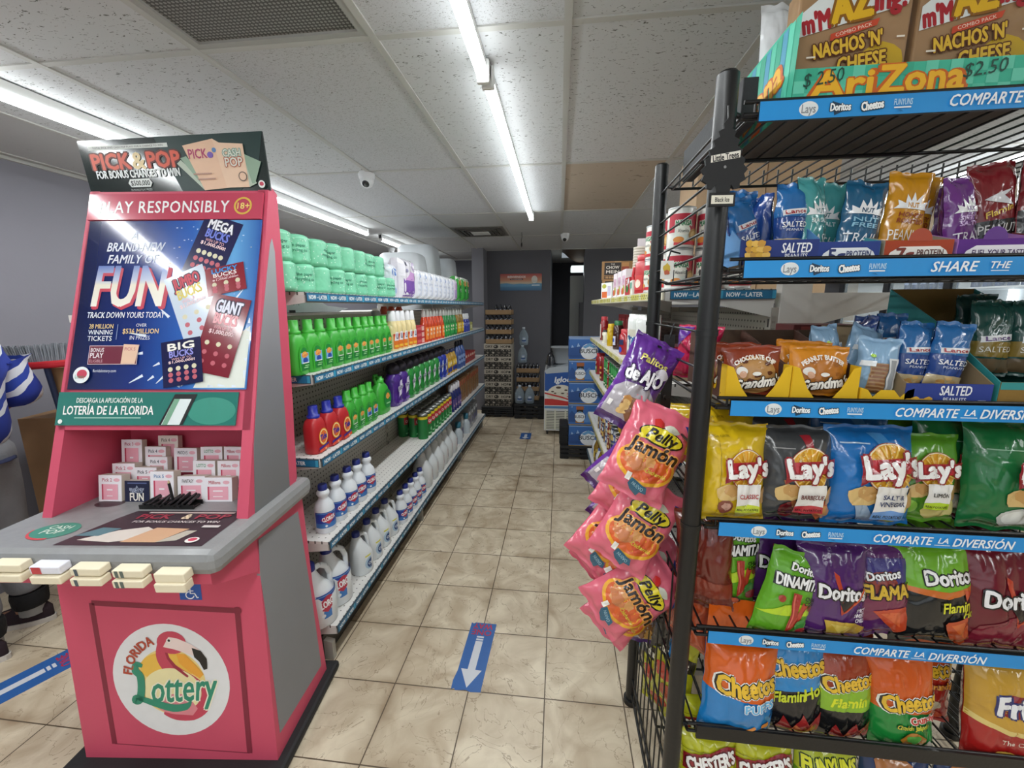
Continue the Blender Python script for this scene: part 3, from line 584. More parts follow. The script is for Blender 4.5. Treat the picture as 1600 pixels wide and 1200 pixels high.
for ti, c, u, v, z, w, h, lb, k in SL:
    if k == 1: th = slip('', 0, True)('leaflet_stack', w, h+.015, .02, 'stack of dark blue lottery leaflets between the white play slips'); th['category'] = 'leaflets'
    else: th = slip(ti, c, False, k == 2)('play_slip_stack', w, h+.01, .03 if v < .17 else .02, f'stack of play slips in the lottery stand, {lb}'); th['group'] = 'play slips standing in the lottery stand'
    kput(th, u, v, z, rp.uniform(-.04, .04), -.16)
COLS = ['leftmost', 'second from left', 'middle', 'second from right', 'rightmost']
for i, u in enumerate((-.495, -.392, -.287, -.178, -.07)):
    for j in range(2):
        t = thing('slip_pad', f'cream pad of slips clipped under the counter edge, {COLS[i]} column, {"upper" if j == 0 else "lower"} one', 'slip pad', group='slip pads under the counter edge')
        w = .08; hz = .022 if i < 4 else .026
        m = MB().box((0, 0, 0), (w, .03, hz), mat('#eadfc4' if i != 1 or j else '#e4e4ee', 'paper'), .003); m.build('pad', t)
        m = MB(); S = flat((-w/2, -.0152, -hz/2)); bandc = ['#c25a66', '#c8434a', '#4a5660', '#5a6660', '#d8cda0'][i]
        for x in ((.012,) if i in (0, 2) else (.008, .022) if i == 3 else (.006, .014, .022) if i == 1 and j == 0 else ()): m.poly(S, [(x, .001), (x+.009, .001), (x+.009, hz-.001), (x, hz-.001)], bandc, .0003)
        if m.f: m.build('colour_band', t)
        kput(t, u, -.186-.004*j, .901-.027*j-.006*(i == 4)-i*.0045, 0, .10)
# pencil tray with short black pencils
t = thing('pencil_tray', 'shallow black tray of short pencils on the lottery counter', 'tray', group=None)
m = MB().bb((-.085, -.018, 0), (.085, .018, .006), '#161616', .002).bb((-.088, -.021, 0), (.088, -.017, .014), '#161616').bb((-.088, .017, 0), (.088, .021, .014), '#161616'); m.build('tray_body', t); kput(t, -.30, .088, .9255)
for i in range(16):
    m = MB().cyl((0, 0, 0), (0, .0, .075), .0042, '#181a1c', 6); m.cyl((0, 0, .075), (0, 0, .084), .0042, '#c8b48a', 6, .001)
    o = tag(m.build('pencil'), 'short black pencil lying in the tray on the lottery counter' if i else 'black pencil standing upright in the tray on the lottery counter', 'pencil', 'short black pencils in the tray')
    if i: kput(o, -.38+.0105*i, .06+.004*(i % 3), .9375+.0065*(i % 2), rp.uniform(-.3, .3), -1.5+.05*(i % 3))
    else: kput(o, -.295, .092, .932, 0, .08)
# ---- left of the stand: cartons, broom
def carton(loc, d, rz, label, marks=None, col='#8d6c4a', group=None):
    t = thing('cardboard_carton', label, 'carton', loc, rz, group)
    m = MB().bb((-d[0]/2, -d[1]/2, 0), (d[0]/2, d[1]/2, d[2]), mat(col, 'card'), .003)
    if marks: m.ops(flat((-d[0]/2, -d[1]/2, 0)), marks, off=.0006)
    m.build('box', t)
    MB().bb((-.025, -d[1]/2-.0005, d[2]-.06), (.025, d[1]/2+.0005, d[2]+.0008), mat('#b08e62', 'ink')).build('tape', t); return t
carton((-2.62, 2.06, 0), (.6, .4, .98), .25, 'large brown cardboard carton by the left wall behind the lottery stand', [('t', '10-24HZ', .36, .66, .035, '#3a2c20', dict(bold=.02)), ('r', .1, .60, .56, .606, '#5a4430'), ('r', .1, .58, .56, .585, '#5a4430'), ('r', .1, .5, .45, .505, '#5a4430'), ('r', .12, .22, .28, .30, '#6a4f36'), ('p', [(.42, .75), (.46, .82), (.5, .75), (.47, .76), (.47, .72), (.45, .72), (.45, .76)], '#3a2c20')])
carton((-2.5, 2.0, .982), (.34, .3, .27), .1, 'small plain brown carton on top of the large carton by the left wall', None, '#9a7850')
t = thing('broom', 'red push broom with grey bristles leaning upside down behind the lottery stand', 'broom', (-2.62, 1.80, 0), .42)
MB().box((0, 0, 1.275), (.40, .05, .04), mat('#c02a30', 'plastic'), .012, ry=-.06).build('brush_block', t)
m = MB(); rb = random.Random(8)
for i in range(44):
    for j in range(3):
        x = -.185+.37*i/43; z = 1.293+x*.06; m.cyl((x, -.015+.015*j, z), (x*1.12+rb.uniform(-.006, .006), -.02+.02*j, z+.085+rb.uniform(-.006, .004)), .0048, mat('#868a90' if (i+j) % 3 else '#70747a', 'cloth'), 5, .003)
tag(m.build('bristles', t), 'grey bristles', kind=None); MB().tube([(0, 0, 1.26), (.06, .05, .05), (.062, .052, .0)], .013, mat('#23304e', 'paint'), 10).build('handle', t)
# ================================================================ person at the left edge of the picture
def skin(name, verts, edges, radii, m, parent=None, root=0, sub=1):
    me = bpy.data.meshes.new(name); me.from_pydata([tuple(v) for v in verts], edges, []); me.materials.append(m)
    o = bpy.data.objects.new(name, me); COL.objects.link(o)
    if parent: o.parent = parent; _kids.setdefault(parent.name, []).append(o)
    md = o.modifiers.new('skin', 'SKIN'); md.use_smooth_shade = True
    sv = me.skin_vertices[0].data
    for i, r in enumerate(radii):
        sv[i].radius = r if hasattr(r, '__len__') else (r, r); sv[i].use_root = (i == root)
    s = o.modifiers.new('sub', 'SUBSURF'); s.levels = sub; s.render_levels = sub+1
    return o
PR = thing('person', 'person in blue and white jersey, grey trousers and dark shoes by the lottery counter', 'person', (-2.58, 1.41, 0), math.radians(200))
SKN = mat('#9a6f55', 'paint')
# local frame: faces +X before the turn; y is the person's left
V = [(0, 0, .93), (-.01, 0, 1.1), (-.01, 0, 1.28), (-.01, 0, 1.40), (0, 0, 1.47), (.02, 0, 1.56), (.03, 0, 1.66)]
Ed = [(i, i+1) for i in range(6)]; Rd = [(.11, .08), (.11, .08), (.13, .09), (.1, .075), (.055, .055), (.085, .09), (.07, .08)]
for s in (1, -1):
    b = len(V); V += [(0, .1*s, .86), (.02, .11*s, .48), (-.02, .11*s, .1), (.06, .125*s, .045), (.15, .14*s, .03)]
    Ed += [(0, b), (b, b+1), (b+1, b+2), (b+2, b+3), (b+3, b+4)]; Rd += [.065, .05, .038, .034, .026]
    b = len(V); V += [(-.01, .185*s, 1.39), (-.03, .23*s, 1.12), (.19, .19*s, 1.03), (.25, .18*s, 1.03)]
    Ed += [(3, b), (b, b+1), (b+1, b+2), (b+2, b+3)]; Rd += [.06, .045, .034, (.038, .022)]
    p = b+3
    for k, (dy, ln) in enumerate(((-.03, .055), (-.01, .07), (.01, .066), (.03, .05))):
        b = len(V); V += [(.29, .18*s+dy, 1.03), (.29+ln*.6, .18*s+dy, 1.015), (.29+ln, .18*s+dy, .995)]
        Ed += [(p, b), (b, b+1), (b+1, b+2)]; Rd += [.0095, .009, .007]
    b = len(V); V += [(.255, .145*s, 1.03), (.29, .13*s, 1.025)]; Ed += [(p, b), (b, b+1)]; Rd += [.011, .009]
body_o = skin('body', V, Ed, Rd, SKN, PR)
m = MB()
for s in (1, -1): m.lathe([(.001, -.012), (.012, 0), (.001, .012)], '#f0f0ee', (.118, .032*s, 1.635), 8); m.lathe([(.001, -.006), (.006, 0), (.001, .006)], '#201a16', (.127, .033*s, 1.635), 8); m.lathe([(.004, -.028), (.022, 0), (.004, .03)], SKN, (.02, .088*s, 1.625), 8, sy=.5)
m.lathe([(.002, -.022), (.016, -.015), (.008, .02)], SKN, (.128, 0, 1.605), 8); m.box((.118, 0, 1.565), (.012, .05, .01), '#7a4a42', .004); m.build('face_features', PR)
m = MB(); m.grid(lambda u, v: (.015+.108*math.cos(2*PI*u)*math.cos(v*PI/2)-.012, .094*math.sin(2*PI*u)*math.cos(v*PI/2), 1.655+.105*math.sin(v*PI/2)), 18, 7, mat('#1c1714', 'cloth')); m.build('hair', PR)
def jersey_mat():
    m, N, L, b = _nodes('jersey_cloth'); tc = N.new('ShaderNodeTexCoord'); sp = N.new('ShaderNodeSeparateXYZ'); L.new(tc.outputs['Object'], sp.inputs[0])
    a = math_n(N, L, 'ADD', math_n(N, L, 'MULTIPLY', sp.outputs[2], 4.6), math_n(N, L, 'MULTIPLY', sp.outputs[1], 3.2))
    nz = N.new('ShaderNodeTexNoise'); nz.inputs['Scale'].default_value = 4; L.new(tc.outputs['Object'], nz.inputs['Vector'])
    w = math_n(N, L, 'PINGPONG', math_n(N, L, 'ADD', a, math_n(N, L, 'MULTIPLY', nz.outputs['Fac'], .8)), .5)
    cr = N.new('ShaderNodeValToRGB'); cr.color_ramp.interpolation = 'CONSTANT'; e = cr.color_ramp.elements; e[0].color = lin('#1f3592'); e[1].position = .22; e[1].color = lin('#d6dae2'); q = e.new(.40); q.color = lin('#24409e')
    L.new(w, cr.inputs[0]); L.new(cr.outputs[0], b.inputs['Base Color']); b.inputs['Roughness'].default_value = .8; return m
JM = jersey_mat()
Vj = [(-.0, 0, .90), (-.01, 0, 1.1), (-.01, 0, 1.28), (-.01, 0, 1.41), (0, 0, 1.47)]; Ej = [(i, i+1) for i in range(4)]; Rj = [(.2, .16), (.18, .14), (.19, .14), (.15, .11), (.075, .075)]
for s in (1, -1):
    b = len(Vj); Vj += [(-.01, .19*s, 1.39), (-.05, .235*s, 1.22), (-.07, .26*s, 1.08)]; Ej += [(3, b), (b, b+1), (b+1, b+2)]; Rj += [.085, .085, .1]
skin('jersey', Vj, Ej, Rj, JM, PR)
skin('jersey_hem', [(0, 0, .875), (0, 0, .90)], [(0, 1)], [(.19, .15), (.195, .155)], mat('#1a2140', 'cloth'), PR)
TG = mat('#85878c', 'cloth')
Vt = [(0, 0, 1.02), (0, 0, .93)]; Et = [(0, 1)]; Rt = [(.175, .14), (.18, .145)]
for s in (1, -1):
    b = len(Vt); Vt += [(0, .1*s, .82), (.02, .115*s, .48), (-.015, .115*s, .24), (-.02, .115*s, .17)]; Et += [(1, b), (b, b+1), (b+1, b+2), (b+2, b+3)]; Rt += [.105, .085, .074, .07]
skin('trousers', Vt, Et, Rt, TG, PR)
for s in (1, -1):
    MB().lathe([(.06, .105), (.064, .12), (.067, .165), (.064, .185)], mat('#17171a', 'cloth'), (-.018, .115*s, 0), 16).build('trouser_cuff', PR)
    MB().lathe([(.05, .06), (.052, .12)], mat('#9a9a98', 'cloth'), (-.018, .118*s, 0), 14).build('sock', PR)
    m = MB()
    def sh(u, v, s=s):
        a = 2*PI*u; L_ = .145; x = .055+L_*math.cos(a); y = .125*s+.048*math.sin(a)*(1.0+.15*math.cos(a)); k = math.sin(v*PI/2)
        return (x-.0*k if v < .5 else .055+(x-.055)*(1-.55*(v-.5)*2), y if v < .5 else .125*s+(y-.125*s)*(1-.6*(v-.5)*2), .02+(.055-.025*math.cos(a))*min(1, v*1.4)+.035*max(0, v-.5)*(1-math.cos(a)))
    m.grid(sh, 22, 6, mat('#2a1c24', 'cloth')); sho = m.build('shoe', PR)
    m = MB(); m.prism([(.055+.152*math.cos(2*PI*i/22), .125*s+.054*math.sin(2*PI*i/22)*(1+.15*math.cos(2*PI*i/22))) for i in range(22)], 2, 0, .024, mat('#c9c4be', 'rubber')); m.build('sole', sho)

# ================================================================ gondola shelving
WHT = mat('#d2d0cb', 'paint'); STEEL = mat('#a7a39a', 'paint'); PEG = hole_mat('pegboard', '#b0aca4', .0254, .17, axes=(0, 2)); PERF = hole_mat('perforated_shelf', '#e2e0dc', .0305, .11, '#55534f', (0, 1))
BLUE = mat('#2f86ad', 'ink')
def strip_blue(L, h=.034):
    m = MB(); m.bb((0, -.006, 0), (L, 0, h), mat('#3a4c58', 'paint')); S = flat((0, -.0062, 0)); n = max(1, int(L/.152)); u = L/n
    for i in range(n):
        m.ops(S, [('r', i*u+.001, .003, (i+1)*u-.012, h-.003, '#1f6f98'), ('r', (i+1)*u-.012, .003, (i+1)*u+.001, h-.003, '#3d9ec4'), ('t', 'NOW', i*u+.036, h/2, .015, '#eef4f6', dict(bold=.05, w=.046)), ('t', 'and', i*u+.07, h/2, .006, '#dfe9ee', dict(w=.014)), ('t', 'LATER', i*u+.107, h/2, .015, '#eef4f6', dict(bold=.05, w=.056))], off=.0002)
    return m
def strip_yellow(L, h=.034):
    m = MB(); m.bb((0, -.006, 0), (L, 0, h), mat('#cfcab4', 'paint')); S = flat((0, -.0062, 0)); r = random.Random(4); x = .01
    while x < L-.06:
        w = r.uniform(.03, .05); m.ops(S, [('r', x, .004, x+w, h-.004, r.choice(['#d8d06a', '#e0dca0', '#cfc45c', '#dcd9b8'])), ('r', x+.004, .008, x+w*.5, .013, '#5f7d3a'), ('r', x+w*.55, .018, x+w-.004, .024, '#4c4c30')], off=.0003); x += w+r.uniform(.002, .012)
    return m
def gondola(loc, rz, L, D, zs, label, strips, first_end=False, top=1.52, ends=(1, 1)):
    t = thing('shelf_unit', label, 'shelving', loc, rz, 'gondola shelf sections')
    MB().bb((.0, D, .12), (L, D+.012, top), PEG).build('pegboard', t)
    for x in ([0] if ends[0] else [])+([L-.03] if ends[1] else []):
        m = MB().bb((x, D-.005, 0), (x+.03, D+.04, top+.03), STEEL)
        for k in range(int(top/.06)): m.bb((x+.010, D-.0056, .1+k*.06), (x+.020, D-.0048, .13+k*.06), '#2a2826')
        m.build('upright', t)
        MB().prism([(.03, 0), (D, 0), (D, .14), (.03, .09)], 0, x+.003, x+.027, STEEL).build('base_leg', t)
    MB().bb((0, .07, .0), (L, .08, .12), mat('#3a3733', 'paint')).build('kick_plate', t)
    for k, z in enumerate(zs):
        m = MB().bb((.001, 0, z-.012), (L-.001, D, z), PERF).bb((.001, 0, z-.04), (L-.001, .004, z-.012), STEEL)
        for x in (.001, L-.005): m.prism([(.003, z-.012), (D, z-.012), (D, z-.10), (D*.55, z-.06), (.003, z-.04)], 0, x, x+.004, WHT)
        s = m.build('shelf', t)
        st = strips[k]
        if st.get('m') is None:
            o = st['f'](L-.004).build('price_strip', s); st['m'] = o.data
        else:
            o = bpy.data.objects.new('price_strip', st['m']); COL.objects.link(o); o.parent = s; _kids.setdefault(s.name, []).append(o)
        o.location = (.002, 0, z-.036)
        if first_end and k in first_end:
            e = strip_blue(.19 if D < .3 else .36); q = e.build('price_strip', s); q.rotation_euler = (0, 0, -PI/2 if rz > 0 else PI/2)
            q.location = (.0, .198 if D < .3 else D, z-.036) if rz > 0 else (L, .02, z-.036)
    return t
LX, LY = -.95, 1.47
ZL = [.18, .585, .955, 1.30, 1.615]
SB = dict(f=strip_blue); SY = dict(f=strip_yellow)
for i, w_ in enumerate(('nearest section, beside the lottery stand', 'middle section', 'farthest section by the back wall')):
    gondola((LX, LY+1.22*i, 0), PI/2, 1.22, .27, ZL, f'white perforated shelf unit on the left of the aisle, {w_}', [SB]*5, (2, 3) if i == 0 else False, ends=(1, i == 2))
RA = math.atan2(-2.44, .07); RF = Vector((.305, 4.0, 0)); RN = Vector((.375, 1.56, 0))
ZR = [.15, .53, .95, 1.27, 1.615]
rdir = (RF-RN).normalized(); rdep = Vector((rdir.y, -rdir.x, 0))
def RG(s, d, z): p = RN+rdir*s+rdep*d; return (p.x, p.y, z)
for i, w_ in enumerate(('far section beside the stacked beer cases', 'near section behind the snack rack')):
    p = RF-rdir*1.22*i; gondola((p.x, p.y, 0), RA, 1.22, .38, ZR, f'grey shelf unit on the right of the aisle, {w_}', [SB, SY, SY, SY, SY], (4,) if i else False, ends=(1, 1))
# reverse face of the right gondola
t = thing('shelf_unit', 'white shelf unit facing the coolers, back to back with the right aisle shelves', 'shelving', RG(2.44, .80, 0), RA)
t.rotation_euler = (0, 0, RA+PI); t.location = RG(0, .80, 0)
for k, z in enumerate((.15, .55, .9, 1.2, 1.60)):
    MB().bb((0, 0, z-.03), (2.44, .30, z), WHT).prism([(.003, z-.03), (.30, z-.03), (.30, z-.12), (.16, z-.08), (.003, z-.05)], 0, 0, .004, WHT).build('shelf', t)
MB().bb((0, .33, .1), (2.44, .34, 1.55), PEG).build('pegboard', t)
m = MB().bb((-.004, .30, 0), (.036, .40, 1.66), WHT); m.build('upright', t)
# ================================================================ goods on the left shelves (each built facing -Y, then turned to face the aisle)
rj = random.Random(21)
FR = PI/2
def rowL(root, ys, z, d, lab, jit=.06, dj=.004, turn=0):
    for i, y in enumerate(ys):
        l = lab if isinstance(lab, str) else lab(i)
        put(root, (LX-d+rj.uniform(-dj, dj), y, z), FR+turn+rj.uniform(-jit, jit), l)
def detergent(name, label, group, col, capc, h=.2, w=.085, dp=.06, lab=(), pw=3.2, emb=True):
    t = thing(name, label, 'detergent bottle', group=group)
    sx = 1; sy = dp/w; r = w/2
    prof = [(r*.86, 0), (r*.98, .006), (r, .03), (r, h*.52), (r*.95, h*.6), (r*.78, h*.70), (r*.55, h*.75), (r*.5, h*.76)]
    m = MB().lathe(prof, mat(col), n=28, sy=sy, power=pw)
    if emb: m.poly(lambda x, y, off: Vector((x, -(dp/2)*.985-off, y)), ell(0, h*.36, w*.36, h*.2, 0, 180, 12)+[(-w*.36, h*.08), (w*.36, h*.08)], mat(col, 'film'), .001)
    m.build('bottle_body', t)
    m = MB().lathe([(r*.58, h*.745), (r*.6, h*.76), (r*.6, h*.8), (r*.45, h*.81), (r*.44, h*.985), (r*.4, h)], mat(capc), n=20, sy=1 if sy > .85 else .92); m.build('cap', t)
    m = MB(); m.ops(flat((0, -dp/2-.0006, 0)), lab); m.build('label_print', t); return t
gl = lambda v: [('p', ell(.003, .072, .026, .034, 0, 360), '#1f8a3c'), ('r', -.022, .018, .03, .045, '#1a7f37'), ('r', -.022, .044, .03, .085, ['#7fb8e0', '#7cc47a'][v]), ('e', .006, .055, .016, .012, ['#2a4fa8', '#3f9a3c'][v]), ('e', .003, .078, .017, .012, '#f0a040'), ('t', 'Gain', .003, .078, .014, ['#e2483c', '#e8603c'][v], dict(bold=.04, rot=.15, ol='#f6e070')),
        ('r', -.014, .044, .024, .048, '#e8f0e0'), ('r', -.01, .026, .018, .03, '#9fe09a'), ('r', -.004, .034, .024, .037, '#9fe09a')]
G = detergent('detergent_bottle', 'x', 'green detergent bottles in the second shelf row', '#3fae3a', '#3db038', .21, .088, .066, gl(0))
rowL(G, [1.47+.085*i for i in range(3)], 1.30, .058, lambda i: f'green detergent bottle with blue flower label, {["nearest the lottery stand", "second from the lottery stand", "third from the lottery stand"][i]}, upper row')
G2 = detergent('detergent_bottle', 'x', 'green detergent bottles in the second shelf row', '#3aa83a', '#3db038', .21, .088, .066, gl(1))
rowL(G2, [1.725+.078*i for i in range(8)], 1.30, .058, lambda i: f'green detergent bottle with orange label, {ORD[i] if i else "first"} after the three blue-labelled ones, upper row')
td = [('e', .004, .068, .031, .036, '#f0a028'), ('e', .004, .068, .027, .032, '#f6e6b0'), ('e', .004, .068, .023, .028, '#e8742a'), ('t', 'Tide', .004, .068, .024, '#2a2f9a', dict(bold=.06, w=.042, rot=.12)), ('p', [(-.032, .028), (.036, .036), (.036, .028), (-.032, .018)], '#3a2a8a'), ('p', [(-.03, .005), (.036, .012), (.036, .026), (-.03, .017)], '#d8452a'), ('e', .012, .014, .006, .005, '#f0b080')]
T = detergent('detergent_bottle', 'x', 'red laundry detergent bottles', '#b9282e', '#23309e', .2, .09, .07, td, emb=False)
rowL(T, [1.55, 1.645, 1.735], .955, .062, lambda i: f'red laundry detergent bottle with blue cap, {["nearest", "middle", "farthest"][i]} of three on the third shelf')
rowL(G2, [1.82, 1.895], .955, .06, lambda i: ['green detergent bottle with orange label, beside the red bottles on the third shelf', 'green detergent bottle, second after the red bottles on the third shelf'][i])
rowL(G, [1.97, 2.045], .955, .06, lambda i: ['green detergent bottle, third after the red bottles on the third shelf', 'green detergent bottle just before the large green jug on the third shelf'][i])
t = thing('detergent_jug', 'large green detergent jug with handle beside the purple cleaner bottles', 'detergent bottle')
m = MB().lathe([(.06, 0), (.07, .008), (.072, .05), (.07, .1), (.058, .15), (.035, .175), (.028, .18)], mat('#3aa836'), n=28, sy=.6, power=3); m.build('jug_body', t); m = MB().lathe([(.026, .18), (.027, .2), (.02, .2), (.018, .215)], '#3db038', n=18); m.build('cap', t)
MB().tube([(-.03, 0, .17), (-.055, 0, .215), (-.05, 0, .225), (-.02, 0, .222)], .008, '#3aa836', 8).build('handle', t)
m = MB(); m.ops(flat((0, -.0435, 0)), [('e', .01, .085, .042, .055, '#1f8a3c'), ('e', .012, .1, .02, .018, '#f0a040'), ('t', 'Gain', .012, .1, .016, '#e2483c', dict(bold=.04, ol='#f6e070')), ('r', -.01, .055, .036, .062, '#9fe09a')]); m.build('label_print', t)
rowL(t, [2.205], .955, .07, 'large green detergent jug with handle beside the purple cleaner bottles')
# cleaner bottles with dark round caps
def cleaner(col, col2, word, label):
    t = thing('cleaner_bottle', label, 'cleaner bottle', group='cleaner bottles with dark caps')
    MB().lathe([(.05, 0), (.056, .008), (.057, .06), (.05, .1), (.056, .15), (.055, .18), (.04, .2)], mat(col, 'film'), n=24, sy=.78, power=2.6).build('bottle_body', t)
    MB().lathe([(.04, .198), (.052, .205), (.05, .235), (.034, .26), (.01, .268)], '#1d1a26', n=20, sy=.8).build('cap', t)
    m = MB(); m.ops(flat((0, -.0448, 0)), [('p', [(-.035, .05), (.03, .075), (.04, .165), (-.01, .15)], col2), ('p', [(-.02, .06), (.012, .07), (.03, .16), (.006, .155)], '#e8e8f2'), ('t', word, .005, .115, .026, '#30306a', dict(bold=.05, rot=.35, w=.066, ol='#f4f4fa')), ('r', -.03, .02, .03, .034, col2)]); m.build('label_print', t); return t
A = cleaner('#4a2a86', '#7a58b4', 'Fabu', 'x'); rowL(A, [2.395, 2.515], .955, .07, lambda i: f'purple cleaner bottle with dark cap, {["nearer", "farther"][i]} of the two')
A = cleaner('#2a8a3e', '#5fb46a', 'Fabu', 'x'); rowL(A, [2.635+.118*i for i in range(6)], .955, .07, lambda i: f'green cleaner bottle with dark cap, {ORD[i]} after the purple ones')
A = cleaner('#2436a0', '#4a68d0', 'Fabu', 'x'); rowL(A, [3.345, 3.462], .955, .07, lambda i: f'blue cleaner bottle with dark cap, {["nearer", "farther"][i]} of the two past the green ones')
def simple_bottle(name, label, cat, group, prof, col, capprof, capc, ops=(), R=.03, kind='film', n=18, cap2=None, L=.012):
    t = thing(name, label, cat, group=group); MB().lathe(prof, mat(col, kind) if isinstance(col, str) else col, n=n).build('bottle_body', t)
    m = MB().lathe(capprof, mat(capc) if isinstance(capc, str) else capc, n=14); m.build('cap', t)
    if ops: q = MB(); q.ops(cyls((0, 0, 0), R), ops, L=L); q.build('label_print', t)
    return t
B = simple_bottle('yellow_cleaner_bottle', 'x', 'cleaner bottle', 'gold labelled bottles on the third shelf', [(.032, 0), (.034, .01), (.034, .13), (.02, .165), (.014, .19)], '#b08a2e', [(.016, .188), (.016, .215), (.012, .218)], '#20264e', [('r', -.03, .02, .03, .06, '#283a8a'), ('r', -.03, .07, .03, .12, '#d8b84a'), ('e', 0, .095, .016, .014, '#f0e8d0')], .0345)
rowL(B, [3.575+.085*i for i in range(4)], .955, .06, lambda i: f'gold labelled bottle on the third shelf, {ORD[i]} past the blue cleaner bottles')
B = simple_bottle('blue_liquid_bottle', 'x', 'cleaner bottle', 'clear blue bottles near the far end', [(.04, 0), (.042, .01), (.042, .15), (.03, .19), (.015, .22)], '#35518e', [(.018, .22), (.02, .245), (.012, .27)], '#1c2030', [('r', -.04, .05, .04, .13, '#7e96c4'), ('r', -.03, .08, .03, .1, '#24346e')], .0425)
rowL(B, [3.96, 4.06, 4.16], .955, .06, lambda i: f'clear blue bottle with dark cap, {ORD[i]} after the gold labelled bottles')
def box_item(name, label, cat, group, d, col, ops=(), kind='card'):
    t = MB().bb((-d[0]/2, 0, 0), (d[0]/2, d[1], d[2]), mat(col, kind), .0015); t.ops(flat((-d[0]/2, 0, 0)), ops)
    return tag(t.build(name), label, cat, group)
B = box_item('red_sponge_pack', 'x', 'pack', 'red packs near the far end', (.09, .12, .1), '#9c3434', [('r', .01, .06, .08, .085, '#d8b8a8'), ('r', .01, .02, .06, .04, '#5e2024')])
rowL(B, [4.32+.11*i for i in range(5)], .955, .04, lambda i: f'small red pack on the third shelf, {ORD[i]} past the clear blue bottles')
# second shelf continued
B = simple_bottle('orange_cleaner_bottle', 'x', 'cleaner bottle', 'cream and orange cleaner bottles with white caps', [(.033, 0), (.036, .008), (.036, .12), (.033, .15), (.027, .175)], '#ead9a2', [(.026, .172), (.027, .178), (.022, .232), (.018, .236)], '#e6e8ec', [('r', -.036, .012, .036, .085, '#e2762a'), ('r', -.036, .085, .036, .1, '#c8402a'), ('p', [(-.03, .06), (.02, .06), (.03, .112), (-.02, .112)], '#e9e6ea'), ('t', 'LA', .0, .086, .03, '#4a4a78', dict(bold=.05, w=.03, rot=-.1)), ('r', -.03, .02, .03, .035, '#f0b840')], .0364)
rowL(B, [2.375, 2.448, 2.521, 2.62, 2.69], 1.30, .05, lambda i: f'cream and orange cleaner bottle with white cap, {ORD[i]} after the green detergents')
B = simple_bottle('spray_can', 'x', 'spray can', 'red capped cans behind the orange cleaner bottles', [(.03, 0), (.031, .2), (.024, .215)], '#d8d2c6', [(.022, .213), (.024, .24), (.015, .262)], '#b8462a')
rowL(B, [2.46, 2.58, 2.70], 1.30, .13, lambda i: f'red capped can standing behind the orange cleaner bottles, {ORD[i]} one')
B = simple_bottle('grey_capped_can', 'x', 'spray can', '', [(.028, 0), (.029, .19), (.022, .2)], '#4a8a48', [(.026, .2), (.026, .235), (.02, .238)], '#9a9a9c'); rowL(B, [2.33], 1.30, .12, 'grey capped can behind the last green detergent bottle')
B = box_item('soap_box', 'x', 'box', 'stacked red soap boxes', (.17, .1, .042), '#b32c38', [('r', .11, .006, .165, .036, '#e2b0a8'), ('r', .02, .012, .1, .03, '#cf5a60')])
for i in range(3): put(B, (LX-.03, 2.835, 1.30+.043*i), FR, f'red soap box, {["bottom", "middle", "top"][i]} of the stack of three')
CLR = glassy('clear_plastic', '#e8ece8', .45)
def sprayer(col, lab, cap, word): return simple_bottle('dish_soap_bottle', 'x', 'soap bottle', 'dish soap bottles with clear caps', [(.03, 0), (.033, .01), (.033, .11), (.026, .15), (.016, .185)], col, [(.013, .183), (.016, .19), (.014, .225), (.007, .245)], cap, [('r', -.028, .02, .028, .11, lab), ('e', 0, .09, .015, .012, '#f4ead2'), ('t', word, 0, .06, .016, '#f4ead2', dict(bold=.04, w=.034))], .0334)
B = sprayer('#c8421e', '#e8843a', CLR, 'AJAX'); rowL(B, [2.965+.085*i for i in range(6)], 1.30, .05, lambda i: f'orange dish soap bottle, {ORD[i]} after the red soap boxes')
B = sprayer('#1f7a3a', '#2f9a4a', CLR, 'PALM'); rowL(B, [3.485+.085*i for i in range(5)], 1.30, .05, lambda i: f'green dish soap bottle, {ORD[i]} after the orange ones')
B = sprayer('#8a6a1e', '#d8b428', CLR, 'PINE'); rowL(B, [3.93, 4.02, 4.11], 1.30, .05, lambda i: f'amber cleaner bottle with yellow label, {ORD[i]} after the green soaps')
B = simple_bottle('small_blue_bottle', 'x', 'cleaner bottle', 'blue bottles at the end of the second shelf', [(.03, 0), (.03, .1), (.014, .13)], '#24379a', [(.014, .13), (.02, .15), (.012, .19)], '#e4e6ea'); rowL(B, [4.24, 4.33, 4.42], 1.30, .05, lambda i: f'small blue bottle with white trigger, {ORD[i]} past the amber cleaners')
B = box_item('yellow_green_pack', 'x', 'pack', '', (.12, .08, .09), '#b4b46a', [('r', .01, .02, .1, .06, '#e0e0b0')]); rowL(B, [4.62], 1.30, .04, 'pale yellow pack near the far end of the second shelf')
